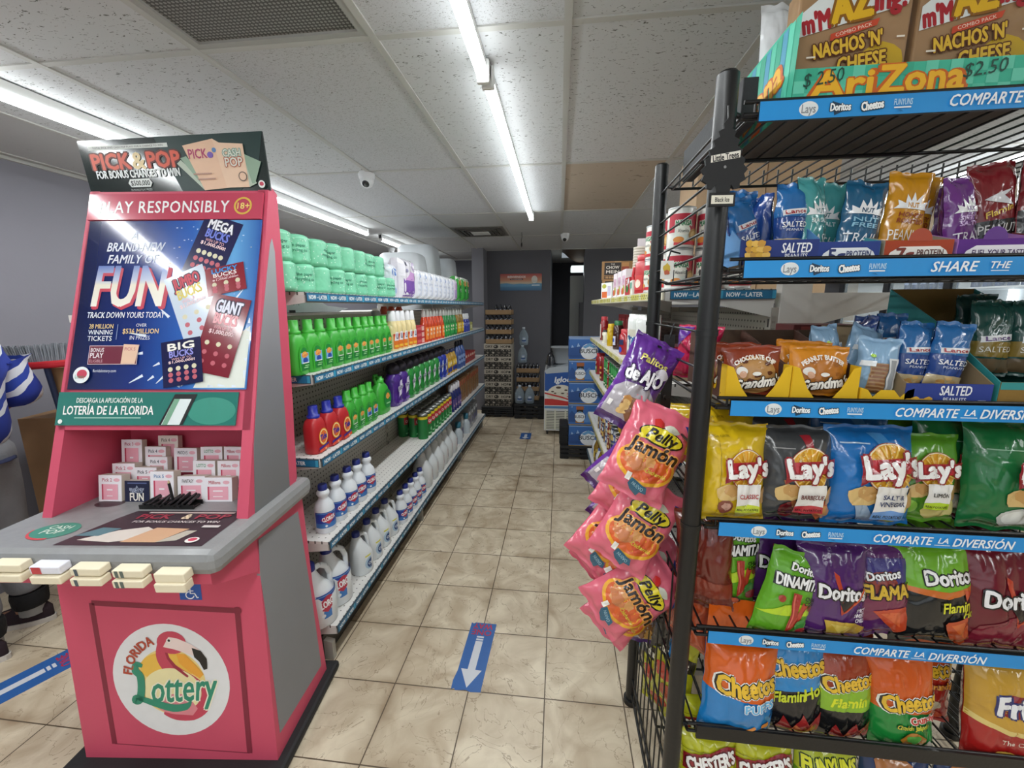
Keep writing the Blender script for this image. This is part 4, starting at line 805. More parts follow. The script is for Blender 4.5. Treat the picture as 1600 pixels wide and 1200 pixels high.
# tissue rolls on top
def tissue_roll(seed):
    m = MB()
    def S(u, v, off=0):
        a = 2*PI*u; z = v*.108; k = min(1, math.sin(PI*min(1, max(0, .06+.88*v)))*2.6)
        n = noise.noise(Vector((math.cos(a)*2.5, math.sin(a)*2.5, z*30+seed)))
        r = (.030+.0245*k)*(1+.035*n); return (r*math.cos(a), r*math.sin(a), z)
    m.grid(S, 30, 14, mat('#7fd0ab', 'tissue')); m.lathe([(.001, .106), (.033, .1075)], mat('#79c8a4', 'tissue'), n=18)
    C_ = cyls((0, 0, 0), .0556); g = '#2f7a60'
    m.text(C_, 'the paper', .0, .068, .011, mat(g, 'ink'), .0012, L=.012, bold=.02); m.text(C_, 'recycling co', .0, .05, .011, mat(g, 'ink'), .0012, L=.012, bold=.02)
    r = random.Random(seed)
    for k in range(26): x, y = r.uniform(-.08, .08), r.uniform(.012, .095); m.poly(C_, [(x+.0024*math.cos(i*PI/3), y+.0024*math.sin(i*PI/3)) for i in range(6)], mat('#d2f0e0', 'ink'), .001)
    return tag(m.build('tissue_roll'), 'x', 'toilet roll', 'green wrapped toilet rolls on the top left shelf')
TR = [tissue_roll(s) for s in (1, 2, 3)]
for j in range(2):
    for i in range(9 if j == 0 else 8):
        put(TR[(i+j) % 3], (LX-.075+rj.uniform(-.006, .006), 1.445+.117*i+(.0 if j == 0 else -.01), 1.616+.107*j), FR+rj.uniform(-1.2, 1.1), f'green wrapped toilet roll, {ORD[i] if i else "nearest"} from the lottery stand in the {"lower" if j == 0 else "upper"} layer')
# paper goods
def pack(name, d, col, ops, label, group, seed=1):
    m = MB(); W, H, T = d
    def S(u, v, f):
        a = 2*u-1; b = v; e = (1-abs(a)**6)**.5*(1-abs(2*b-1)**8)**.5
        return ((u-.5)*W*(1-.02*math.sin(PI*v)), -f*T/2*max(.35, e)*(1+.05*math.sin(u*2*PI*3)), v*H)
    m.grid(lambda u, v: S(u, v, 1), 16, 12, mat(col, 'film')); m.grid(lambda u, v: S(1-u, v, -1), 8, 8, mat(col, 'film'))
    for x in (0, 1): m.grid(lambda u, v: Vector(S(x, v, 1)).lerp(Vector(S(x, v, -1)), u if x else 1-u), 2, 10, mat(col, 'film'))
    m.grid(lambda u, v: Vector(S(u, 1, 1)).lerp(Vector(S(u, 1, -1)), v), 8, 2, mat(col, 'film'))
    PS = lambda x, y, off: Vector(S(min(1, max(0, x/W+.5)), min(1, max(0, y/H)), 1))+Vector((0, -off, 0))
    m.ops(PS, ops, L=.04, off=.0012); return tag(m.build(name), label, 'paper towels', group)
P1 = pack('paper_towel_pack', (.235, .245, .12), '#e6e4ec', [('r', -.1, .01, .115, .12, '#7a52a8'), ('p', [(-.1, .11), (.115, .11), (.115, .15), (0, .17), (-.05, .13)], '#c89ad0'), ('r', -.1, .02, -.05, .035, '#f0f0f4'), ('p', [(-.085, .2), (-.05, .2), (-.05, .23), (-.068, .218), (-.085, .23)], '#3c3a50'), ('e', .06, .2, .03, .03, '#b8a4cc'), ('e', .06, .2, .022, .022, '#e6e4ec'), ('p', [(.05, .15), (.075, .09), (.085, .15), (.07, .17)], '#5a5a78'), ('e', -.06, .17, .02, .012, '#9a98b8')], 'purple and white paper towel pack on the top left shelf', '')
rowL(P1, [2.655], 1.616, .075, 'purple and white paper towel pack on the top left shelf', .02)
P2 = pack('paper_towel_roll_pack', (.11, .2, .11), '#e8eaf0', [('r', -.045, .02, .045, .18, '#dfe3ee'), ('e', 0, .15, .022, .02, '#8fa4d0'), ('e', 0, .147, .016, .014, '#e8eaf0'), ('t', 'bounty', 0, .11, .018, '#9aa4c4', dict(bold=.02, w=.07)), ('r', -.03, .05, .03, .09, '#c4cce0'), ('p', [(-.05, .02), (.0, .06), (.05, .02)], '#c9cfe0')], 'x', 'white paper rolls on the top left shelf')
rowL(P2, [2.83+.125*i for i in range(8)], 1.616, .07, lambda i: f'white wrapped paper roll, {ORD[i]} past the large purple pack', .05)
P3 = pack('blue_paper_roll_pack', (.1, .2, .1), '#d9dfe8', [('e', 0, .15, .03, .026, '#4a78c0'), ('e', .004, .144, .024, .02, '#d9dfe8'), ('r', -.04, .02, .04, .06, '#9ab0d4')], 'x', '')
rowL(P3, [2.47], 1.616, .1, 'white paper roll with blue arc mark just past the green toilet rolls', .05)
P4 = pack('purple_paper_pack', (.12, .2, .1), '#e2dcec', [('r', -.05, .01, .05, .1, '#8a5cb0'), ('e', 0, .13, .03, .04, '#b07ac0'), ('t', '9', 0, .165, .03, '#6a6a8a', {})], 'x', ''); rowL(P4, [3.86], 1.616, .07, 'narrow purple and white pack before the green towel packs')
P5 = pack('green_towel_pack', (.13, .235, .11), '#2f9a36', [('r', -.065, .19, .065, .235, '#e9ede6'), ('e', 0, .175, .04, .03, '#e8963a'), ('e', .01, .11, .03, .03, '#1d5a28'), ('t', '9c', .01, .11, .03, '#e6f0e0', dict(bold=.04))], 'x', 'green paper towel packs at the far end of the top shelf')
rowL(P5, [4.02, 4.2, 4.36], 1.616, .07, lambda i: f'green and white towel pack, {ORD[i]} past the narrow purple pack')
# white tubs standing behind the top shelf, on the far run
def tub(loc, w, h, label):
    t = thing('plastic_tub', label, 'tub', loc, 0, 'white plastic tubs behind the top left shelf')
    m = MB(); q = [(w/2, 0), (w*.44, h*.9), (w*.40, h)]
    m.lathe([(w*.60, 0), (w*.61, .02), (w*.53, h*.82), (w*.50, h*.96), (w*.44, h)], mat('#d3d8dc', 'plastic'), n=40, sy=.85, power=6); m.build('tub_body', t); m = MB().lathe([(w*.625, .0), (w*.625, .03)], mat('#c9ced2', 'plastic'), n=40, sy=.85, power=6); m.build('rim', t)
tub((-1.45, 3.8, 1.54), .36, .50, 'front white upturned plastic tub behind the paper towels'); tub((-1.52, 4.45, 1.54), .38, .66, 'tallest white upturned plastic tub behind the paper towels'); tub((-1.42, 4.98, 1.54), .30, .58, 'rearmost white plastic tub behind the paper towels')
t = thing('backing_shelf_unit', 'shelf unit backing onto the left aisle shelves, carrying white boxes and tubs', 'shelving', (-1.985, 1.47, 0))
for z in (.15, .6, 1.05, 1.53): MB().bb((0, 0, z-.03), (.70 if z < .2 else .69, 3.66, z), WHT).build('shelf', t)
for y in (.0, 1.83, 3.62): MB().bb((.66, y, 0), (.70, y+.04, 1.5), STEEL).build('upright', t)
t = thing('white_carton', 'long white carton showing above the pegboard near the lottery stand', 'carton', (-1.46, 2.14, 1.532), 0)
m = MB().prism([(-.42, 0), (.30, 0), (.42, .02), (.18, .035), (.02, .085), (-.42, .09)], 0, -.1, .1, mat('#cfd3d8', 'card')); m.build('box', t)
m = MB(); m.ops(flat((.1005, 0, 0), (0, 1, 0)), [('t', 'No cierre', -.16, .05, .024, '#6a6e74', {}), ('r', -.3, 0, -.25, .012, '#1a1c22'), ('r', -.18, 0, -.13, .012, '#1a1c22')]); m.build('print', t)
# fourth shelf: bleach bottles, scouring canisters
CLX = lambda k: [('r', -.06*k, .028*k, .06*k, .1*k, '#2740a0'), ('r', -.06*k, .028*k, .06*k, .05*k, '#3f78bc'), ('p', [(-.034*k, .066*k), (0, .045*k), (.036*k, .074*k), (.002*k, .096*k)], '#b8324a'), ('t', 'CLOROX', .001*k, .071*k, .019*k, '#f4f4f8', dict(bold=.05, w=.056*k, rot=.16)), ('r', -.05*k, .094*k, .05*k, .097*k, '#5f9ad0'), ('e', -.012*k, .038*k, .005*k, .005*k, '#e6eef4')]
BL = simple_bottle('bleach_bottle', 'x', 'bleach bottle', 'small bleach bottles on the fourth shelf', [(.038, 0), (.042, .006), (.042, .105), (.036, .128), (.022, .148), (.018, .158), (.027, .172), (.027, .182), (.018, .192)], '#dfe4ea', [(.019, .19), (.02, .193), (.019, .212), (.016, .216)], '#23307e', CLX(1), .0424, 'plastic', 24, L=.01)
rowL(BL, [1.565, 1.665, 1.765, 1.86, 1.965], .585, .062, lambda i: f'small white bleach bottle with blue label on the fourth shelf, {ORD[i]} from the lottery stand', .25, turn=-.45)
put(BL, (LX-.055, 2.365, .18), FR-.45, 'small white bleach bottle on the bottom shelf, nearest in its row of five'); [put(BL, (LX-.055, 2.365+.095*i, .18), FR-.45+rj.uniform(-.2, .2), f'small white bleach bottle on the bottom shelf, {ORD[i]} in its row of five') for i in range(1, 5)]
CN = simple_bottle('scouring_canister', 'x', 'canister', 'green scouring powder canisters', [(.037, 0), (.038, .004), (.038, .168)], '#1f7a3c', [(.038, .178), (.0388, .181), (.0388, .187), (.036, .19), (.034, .196), (.01, .193)], mat('#8f9290', 'metal'), [('r', -.119, .152, .119, .172, '#d8c22c'), ('r', -.04, .095, .04, .15, '#b8303a'), ('t', 'Comet', .0, .122, .022, '#f4ecec', dict(bold=.04, w=.056, rot=.2)), ('e', .0, .055, .014, .014, '#8fd09a'), ('r', -.03, .02, .03, .03, '#8fd09a')], .0383, 'plastic', 20)
for r_ in range(3):
    for i in range(9 if r_ == 0 else 8): put(CN, (LX-.055-.085*r_, 2.865+.086*i+(.04 if r_ else 0), .585), FR+(1.2 if i == 0 and r_ == 0 else rj.uniform(-.1, .1)), f'green scouring powder canister with yellow top, {ORD[i]} in the {["front", "second", "third"][r_]} row on the fourth shelf')
B = simple_bottle('navy_bottle', 'x', 'cleaner bottle', 'navy bottles with white triggers', [(.036, 0), (.038, .14), (.02, .19)], '#232a66', [(.018, .19), (.024, .2), (.02, .25), (.008, .26)], '#d2d0d8', [('r', -.03, .03, .03, .12, '#5a4a86'), ('r', -.02, .05, .02, .07, '#c8b0b8')], .0375)
rowL(B, [3.66, 3.74, 3.82, 3.9], .585, .05, lambda i: f'navy bottle with white trigger, {ORD[i]} past the green canisters')
B = box_item('cellophane_pack', 'x', 'pack', 'tan cellophane packs at the far end of the fourth shelf', (.055, .14, .26), '#8a6240', [('r', .008, .02, .014, .24, '#c09a6a'), ('r', .024, .02, .03, .24, '#5a3a22'), ('r', .04, .02, .047, .24, '#b88850'), ('r', .01, .18, .045, .23, '#a8402e')], 'film')
rowL(B, [4.0+.085*i for i in range(12)], .585, .04, lambda i: f'tan cellophane pack on the fourth shelf, {ORD[i]} past the navy bottles')
# bottom shelf
def jug(h, r, label, group, ops, capc='#23307e', hx=1):
    t = thing('bleach_jug', label, 'bleach jug', group=group)
    m = MB().lathe([(r*.9, 0), (r, .008), (r, h*.46), (r*.9, h*.56), (r*.55, h*.74), (r*.36, h*.87), (r*.32, h*.9)], mat('#dde2e6', 'plastic'), n=28, power=2.4); q = lambda z: -r*.42*max(0, min(1, (z/h-.46)/.34)); m.v = [(x+q(z), y, z) for x, y, z in m.v]; m.build('jug_body', t)
    MB().tube([(-r*.2, 0, h*.87), (r*.25, 0, h*.89), (r*.66, 0, h*.82), (r*.86, 0, h*.68), (r*.86, 0, h*.5)], r*.17, mat('#dde2e6', 'plastic'), 10).build('handle', t)
    MB().lathe([(r*.36, h*.89), (r*.37, h*.9), (r*.36, h*.985), (r*.3, h)], capc, (-r*.42, 0, 0), n=18).build('cap', t)
    m = MB(); m.ops(cyls((0, 0, 0), r+.0006), ops, L=.016); m.build('label_print', t); return t
J = jug(.295, .07, 'x', 'large bleach jugs on the bottom shelf', CLX(1.62)); rowL(J, [1.50, 1.635], .18, .09, lambda i: f'large white bleach jug with blue label, {["nearest the lottery stand", "second from the lottery stand"][i]} on the bottom shelf', .12, turn=-.5)
J = jug(.235, .055, 'x', 'white jugs with yellow striped label', [('r', -.05, .02, .05, .1, '#dfe6ea'), ('p', [(-.05, .095), (.05, .105), (.05, .113), (-.05, .103)], '#d8d23a'), ('e', .012, .06, .032, .034, '#a9c4da'), ('e', .016, .058, .024, .026, '#2c4a80'), ('t', 'OK', .016, .058, .016, '#e8eef4', dict(bold=.03)), ('r', -.05, .03, -.035, .09, '#8a98a4')])
rowL(J, [1.855, 1.985, 2.105, 2.225], .18, .075, lambda i: f'white jug with yellow striped round-logo label on the bottom shelf, {ORD[i]} of four', .12, turn=-.4)
J = jug(.285, .075, 'x', 'large plain white jugs on the bottom shelf', [('r', -.02, .05, .05, .14, '#e8e6e8'), ('r', .0, .06, .045, .135, '#8a3a5a'), ('r', .008, .1, .038, .12, '#d8b0bc'), ('r', .01, .07, .036, .085, '#3a3a6a')], '#d8dcde')
rowL(J, [2.92+.155*i for i in range(6)], .18, .09, lambda i: f'large plain white jug with small maroon label on the bottom shelf, {ORD[i]} of six', .1)
B = simple_bottle('teal_bottle', 'x', 'cleaner bottle', 'teal topped bottles', [(.045, 0), (.047, .12), (.02, .16)], '#b9c4cc', [(.022, .16), (.03, .17), (.028, .22), (.01, .225)], '#2f6f86'); rowL(B, [3.95, 4.3], .18, .06, lambda i: ['clear bottle with teal top past the large plain jugs', 'second clear bottle with teal top farther along the bottom shelf'][i])
B = box_item('grey_pack', 'x', 'pack', 'grey packs at the far end of the bottom shelf', (.11, .14, .25), '#8d8f94', [('r', .02, .05, .09, .12, '#5f5f86'), ('r', .02, .16, .09, .2, '#c4c6ca')], 'film'); rowL(B, [4.1, 4.45, 4.58, 4.71, 4.84], .18, .05, lambda i: f'grey wrapped pack on the bottom shelf near the far end, {ORD[i]} one')
# ================================================================ goods on the right aisle shelves (front faces the aisle, -X)
FA = RA
def rowR(root, ss, z, d, lab, rz=None, jit=.06):
    for i, s in enumerate(ss): put(root, RG(s, d, z), (FA if rz is None else rz)+rj.uniform(-jit, jit), lab if isinstance(lab, str) else lab(i))
def can(name, label, group, r, h, base, ops, rim='#b4b6b8', L=.014):
    t = thing(name, label, 'can', group=group); MB().lathe([(r, .004), (r, h-.004)], mat(base, 'film'), n=26).build('can_body', t)
    MB().lathe([(r*.95, 0), (r*1.02, .002), (r*1.02, .005), (r, .006)], mat(rim, 'metal'), n=26).build('rim', t); m = MB().lathe([(r, h-.006), (r*1.02, h-.005), (r*1.02, h), (r*.96, h), (r*.95, h-.004), (.001, h-.004)], mat(rim, 'metal'), n=26); m.build('rim', t)
    if ops: q = MB(); q.ops(cyls((0, 0, 0), r+.0003), ops, L=L); q.build('label_print', t)
    return t
CAN = can('large_food_can', 'x', 'large red and white food cans', .047, .142, '#e4e2dc', [('r', -.07, .055, .07, .118, '#b8243a'), ('r', -.045, .012, .0, .075, '#dfe6dc'), ('t', 'MARISA', -.015, .086, .018, '#2c7a4a', dict(bold=.05, w=.055, ol='#eef0e6')), ('e', -.015, .062, .024, .018, '#eceade'), ('t', 'Abuelita', -.015, .06, .012, '#2a2a2a', dict(w=.038)), ('e', .025, .045, .022, .022, '#b88a4a'), ('e', .025, .045, .015, .014, '#d8b070'), ('p', [(-.045, .012), (.045, .012), (.045, .026), (-.045, .022)], '#c8303a'), ('e', -.03, .03, .018, .01, '#d88a3a'), ('r', .05, .012, .085, .125, '#e9e9ea'), ('r', .055, .03, .08, .1, '#9a9a9c')])
for k in range(2):
    w_ = ['lower', 'upper'][k]; z = 1.616+.1425*k
    for i, (s, d) in enumerate(((.06, .06), (.06, .165), (.06, .27), (.17, .06), (.28, .06), (.39, .06))):
        put(CAN, RG(s, d, z), [.25, -.3, .1, FA+.5, FA+.4, FA+.6][i], f'large red and white food can, {w_} layer, ' + ['front left corner behind the rack post', 'second along the shelf end', 'third along the shelf end', 'second along the aisle edge', 'third along the aisle edge', 'fourth along the aisle edge'][i])
t = thing('coffee_canister', 'red plastic coffee canister with moulded grip next to the large cans', 'canister', RG(.60, .08, 1.616), FA); MB().lathe([(.06, 0), (.065, .005), (.065, .15), (.05, .165)], '#b8262e', n=26).build('canister_body', t); MB().lathe([(.056, .163), (.058, .185), (.05, .19)], '#c22e36', n=26).build('lid', t)
m = MB(); m.tube([(-.045, -.06, .05), (-.05, -.066, .09), (-.045, -.06, .135)], .008, '#cf3a42', 8).build('grip', t); m = MB(); m.ops(cyls((0, 0, 0), .0655), [('r', .0, .02, .06, .09, '#c9403f'), ('e', .03, .05, .02, .02, '#f0d8c8')], L=.016); m.build('label_print', t)
t = thing('cup_stack', 'tall stack of white foam cups behind the red coffee canister', 'cups', RG(.80, .09, 1.616), FA); m = MB()
for i in range(11): m.lathe([(.044, .1+i*.014), (.05, .102+i*.014), (.05, .112+i*.014)], mat('#e6dfd2', 'paper'), n=22)
m.lathe([(.035, 0), (.046, .1)], mat('#e6dfd2', 'paper'), n=22); m.build('cups', t)
B = box_item('bag_box', 'x', 'box', '', (.12, .05, .095), '#a8202c', [('e', .06, .035, .035, .02, '#2f7a3a'), ('t', 'Zip', .06, .07, .03, '#f0e0d8', dict(bold=.04, w=.06)), ('e', .095, .075, .016, .016, '#e8e8f0')]); rowR(B, [.80], 1.616, .015, 'red box of food bags beside the coffee canister')
B = box_item('small_food_box', 'x', 'box', '', (.08, .05, .07), '#dfe4da', [('r', .01, .03, .07, .06, '#5fa08a'), ('r', .0, .0, .03, .03, '#d8743a')]); rowR(B, [.66], 1.617, .008, 'small white and teal food box in front of the coffee canister')
B = box_item('flower_carton', 'x', 'box', 'pink flowered cartons', (.1, .06, .155), '#e8dfe4', [('r', .01, .06, .09, .12, '#d8b4c8'), ('e', .06, .04, .026, .028, '#b4b05a'), ('e', .03, .03, .03, .02, '#d0603a'), ('t', 'Té', .05, .09, .02, '#8a5a7a', {})])
rowR(B, [1.0, 1.15, 1.32], 1.616, .03, lambda i: f'pink flowered carton on the top right shelf, {ORD[i]} past the red box of food bags')
put(B, RG(.95, .09, 1.774), FA-.2, 'pink flowered carton standing highest, leaning on the foam cup stack')
B = box_item('orange_juice_box', 'x', 'box', '', (.12, .07, .115), '#e9e9e4', [('r', .01, .005, .07, .05, '#d86a34'), ('e', .035, .09, .025, .016, '#b8b84a'), ('r', .075, .02, .11, .09, '#c4bcd0')]); rowR(B, [1.65], 1.616, .02, 'white carton with orange fruit print before the brown noodle cartons', FA+.5)
for k in range(2):
    t = carton(RG(1.98+.06*k, .16, 1.616+.148*k), (.25, .3, .147), -.12, ['lower brown noodle carton on the far end of the top right shelf', 'upper brown noodle carton reading CHOW MEIN'][k], [('r', .02, .04, .15, .137, '#2c2420'), ('t', 'THE', .085, .124, .012, '#d8cfc4', {}), ('t', 'CHOW', .085, .1, .022, '#e6dfd6', dict(bold=.04, w=.1)), ('t', 'MEIN', .085, .066, .022, '#e6dfd6', dict(bold=.04, w=.1)), ('r', .155, .06, .21, .105, '#a2462e'), ('r', .155, .105, .21, .137, '#c08a52'), ('r', .02, .01, .19, .034, '#4a3626'), ('r', .026, .014, .184, .03, '#b08a5e')]+[('r', .03+.022*i, .014, .034+.022*i, .03, '#4a3626') for i in range(7)], '#a07a50', 'noodle cartons')
    t['category'] = 'carton'
# second shelf
t = pack('paper_sugar_bag', (.115, .245, .085), '#e2e4e2', [('p', ell(-.028, .085, .03, .05, 0, 360), '#2f5a92'), ('p', ell(.01, .08, .026, .05, 0, 360), '#4a78b0'), ('e', -.03, .03, .016, .016, '#8aa4cc'), ('e', .016, .028, .02, .02, '#9ab0d0'), ('r', .034, .09, .055, .105, '#c83a48'), ('p', [(-.05, .165), (-.02, .125), (.03, .13), (.05, .165)], '#c9c4b4')], 'x', 'white paper sugar bags on the right shelf')
rowR(t, [.70, .5], 1.271, .07, lambda i: ['white paper bag with blue ovals, farther of the two behind the purple snack bag', 'white paper bag with blue ovals, nearer of the two behind the purple snack bag'][i], FA+.75)
t['category'] = 'bag'
def jar(col, lid, ops, label, r=.038, h=.12):
    return simple_bottle('sauce_jar', label, 'jar', 'jars and bottles on the right shelves', [(r*.92, 0), (r, .006), (r, h*.8), (r*.8, h*.86)], col, [(r*.82, h*.85), (r*.84, h), (r*.7, h+.002)], lid, ops, r+.0004)
put(jar('#a8262e', '#c2363e', [('r', -.035, .01, .0, .09, '#d8883a'), ('e', .015, .03, .016, .018, '#2f52c0'), ('r', .0, .06, .04, .09, '#2a2f5a')], 'x', .042, .15), RG(.98, .06, 1.27), FA, 'red lidded jar with blue spot next to the white paper bags')
put(jar('#3a1614', '#1f6a3a', [('r', -.03, .03, .03, .09, '#cfcfe0'), ('r', -.01, .05, .02, .075, '#3a5ab0')], 'x', .034, .19), RG(1.28, .06, 1.27), FA, 'dark sauce bottle with green top and pale label on the right shelf')
put(jar('#c8a416', '#d8b41e', [('e', 0, .07, .02, .03, '#e6d05a')], 'x', .03, .16), RG(1.52, .05, 1.27), FA, 'yellow mustard bottle on the right shelf')
put(jar('#e0dcc8', '#2a2a2a', [('r', -.02, .02, .02, .06, '#7a5a3a')], 'x', .03, .1), RG(1.8, .05, 1.27), FA, 'small pale jar with dark lid at the far end of the right shelf')
put(jar('#8e1f24', '#b83038', [('r', -.02, .02, .02, .14, '#d8c8c0')], 'x', .034, .2), RG(2.05, .07, 1.27), FA, 'tall red bottle at the far end of the second right shelf')
B = box_item('red_food_box', 'x', 'box', 'red boxes at the back of the second right shelf', (.14, .05, .22), '#8a1f26', [('r', .02, .1, .12, .19, '#b8383c'), ('r', .03, .03, .11, .06, '#e0c8a0')]); rowR(B, [1.0+.15*i for i in range(8)], 1.27, .2, lambda i: f'dark red box at the back of the second right shelf, {ORD[i]} from the near end')
# lower shelves: canned food and pouches
CG = can('food_can', 'x', 'cans on the right shelves', .038, .112, '#2a7a40', [('e', 0, .06, .026, .03, '#4aa05a'), ('r', -.03, .02, .03, .03, '#d8e0c8')]); CRD = can('food_can', 'x', 'cans on the right shelves', .038, .112, '#8e2226', [('r', -.03, .02, .03, .04, '#d8b06a'), ('e', 0, .07, .02, .02, '#e8dcc8'), ('r', -.03, .095, .03, .102, '#d8d0c0')])
CSL = can('food_can', 'x', 'cans on the right shelves', .038, .112, '#c0c4c8', [('r', -.03, .03, .03, .085, '#33509a'), ('r', -.02, .045, .02, .07, '#e6e9f0')]); CBL = can('food_can', 'x', 'cans on the right shelves', .038, .112, '#26386e', [('r', -.03, .02, .03, .06, '#c8a85a'), ('e', 0, .08, .016, .016, '#e6e9f0')])
CT = can('food_can', 'x', 'cans on the right shelves', .038, .112, '#a88a5a', [('r', -.03, .03, .03, .08, '#6a3a26'), ('e', 0, .055, .015, .015, '#e8d8b0')])
CN_ = {id(CG): 'green', id(CRD): 'dark red', id(CSL): 'silver and blue', id(CBL): 'navy', id(CT): 'tan'}
def canrow(z, sh, seq, s0, layers):
    for k in range(layers):
        for i, c in enumerate(seq):
            put(c, RG(s0+.088*i, .06, z+.1125*k), FA+rj.uniform(-.3, .3), f'{CN_[id(c)]} food can, {sh} right shelf, {ORD[i]} from the near end, {["bottom", "second"][k]} layer')
canrow(.951, 'third', [CSL, CBL, CSL, CBL, CG, CG, CG, CG, CG, CRD, CG, CG], .66, 2)
put(jar('#9a2226', '#c02c34', [('t', 'Zar', 0, .11, .03, '#f0e6d8', dict(bold=.04, w=.05)), ('r', -.03, .02, .03, .08, '#5a7a3a'), ('e', .01, .06, .014, .014, '#d8d0b8')], 'x', .045, .19), RG(2.2, .07, .951), FA, 'red lidded seasoning jar at the far end of the third right shelf')
put(jar('#7e1c20', '#a02830', [('r', -.03, .02, .03, .035, '#e0c07a'), ('r', -.03, .06, .03, .075, '#e0c07a'), ('r', -.03, .1, .03, .12, '#e8a83a')], 'x', .04, .2), RG(1.86, .06, .951), FA, 'red and cream striped canister on the third right shelf')
canrow(.531, 'fourth', [CT, CRD, CBL, CSL, CT, CRD, CSL, CBL, CT, CRD, CSL, CT, CBL, CRD, CSL, CT], .55, 2)
B = pack('yellow_pouch', (.12, .15, .05), '#d8b428', [('r', -.05, .02, .05, .06, '#8a2a2a'), ('e', 0, .1, .035, .028, '#e9dcb0')], 'x', 'yellow and red pouches on the fourth right shelf'); B['category'] = 'pouch'
rowR(B, [.62, .76, .90, 1.04], .757, .07, lambda i: f'yellow and red pouch lying on the cans of the fourth right shelf, {ORD[i]} one', None, .3)
B = simple_bottle('oil_bottle', 'x', 'bottle', 'bottles on the bottom right shelf', [(.036, 0), (.038, .14), (.016, .2)], '#8a6a20', [(.016, .2), (.016, .225)], '#d8d4c8', [('r', -.03, .04, .03, .1, '#c8a83a')], .0385); rowR(B, [.3+.3*i for i in range(7)], .151, .06, lambda i: f'amber oil bottle on the bottom right shelf, {ORD[i]} from the near end')
B = simple_bottle('white_bottle', 'x', 'bottle', 'bottles on the bottom right shelf', [(.03, 0), (.032, .13), (.014, .17)], '#dcdee2', [(.015, .17), (.015, .19)], '#5f7ab8', [('r', -.02, .04, .02, .09, '#6a8ac0')], .0324); rowR(B, [.4+.3*i for i in range(7)], .151, .05, lambda i: f'white bottle with blue cap on the bottom right shelf, {ORD[i]} from the near end')
B = simple_bottle('brown_jar', 'x', 'jar', 'jars on the bottom right shelf', [(.036, 0), (.037, .12)], '#5a3f22', [(.036, .12), (.036, .14)], '#b8a04a', [('r', -.03, .03, .03, .09, '#7a6a3a')], .0374); rowR(B, [.5+.3*i for i in range(6)], .151, .06, lambda i: f'brown jar with gold lid on the bottom right shelf, {ORD[i]} from the near end')
# things lying near the end of the right shelf, seen through the rack
B = box_item('brown_food_box', 'x', 'box', 'brown boxes seen through the rack', (.16, .08, .1), '#8a765e', [('r', .02, .02, .14, .08, '#c4b8a4'), ('e', .08, .05, .03, .02, '#6a4a2e')]); rowR(B, [.06, .2], 1.27, .12, lambda i: ['brown food box at the shelf end, seen through the rack side wires', 'brown food box behind the first one on the shelf end'][i], -.1)
carton(RG(.95, .52, 1.616), (.34, .3, .74), .02, 'tall tan carton on top of the right shelves behind the cans, left one', None, '#c9ab8a', 'tan cartons on top of the right shelves')
carton(RG(.95, .875, 1.616), (.34, .3, .72), -.03, 'tall tan carton on top of the right shelves behind the cans, right one', None, '#c4a684', 'tan cartons on top of the right shelves')
# ================================================================ the far end of the aisle
BLK = mat('#17181b', 'rubber')
def pallet(loc, w, d, h, label, n=3):
    t = thing('plastic_pallet', label, 'pallet', loc, 0, 'black plastic pallets')
    MB().bb((0, 0, h-.03), (w, d, h), BLK, .006).build('deck', t)
    for i in range(3):
        x = (w-.09)*i/2; m = MB().bb((x, .01, .0), (x+.09, d-.01, h-.03), BLK, .008); m.build('foot', t)
    m = MB()
    for i in range(n): m.bb((.0, -.004, .03+i*(h-.05)/n), (w, .004, .03+(i+.6)*(h-.05)/n), BLK)
    m.build('side_rib', t); return t
pallet((-1.09, 5.62, 0), .46, .55, .15, 'black pallet under the black and white beer cases'); pallet((-.61, 5.56, 0), .42, .6, .21, 'black pallet under the water jugs and bottle trays')
pallet((.03, 4.06, 0), .52, .42, .14, 'black pallet under the blue beer cases', 2)
t = thing('milk_crate', 'tall black ribbed plastic crate beside the lowest blue beer case', 'crate', (.025, 4.1, .141), 0); m = MB().bb((0, 0, 0), (.085, .3, .2), BLK, .005)
for i in range(4): m.bb((-.004, -.004, .02+.048*i), (.089, .304, .045+.048*i), BLK)
m.build('crate_body', t)
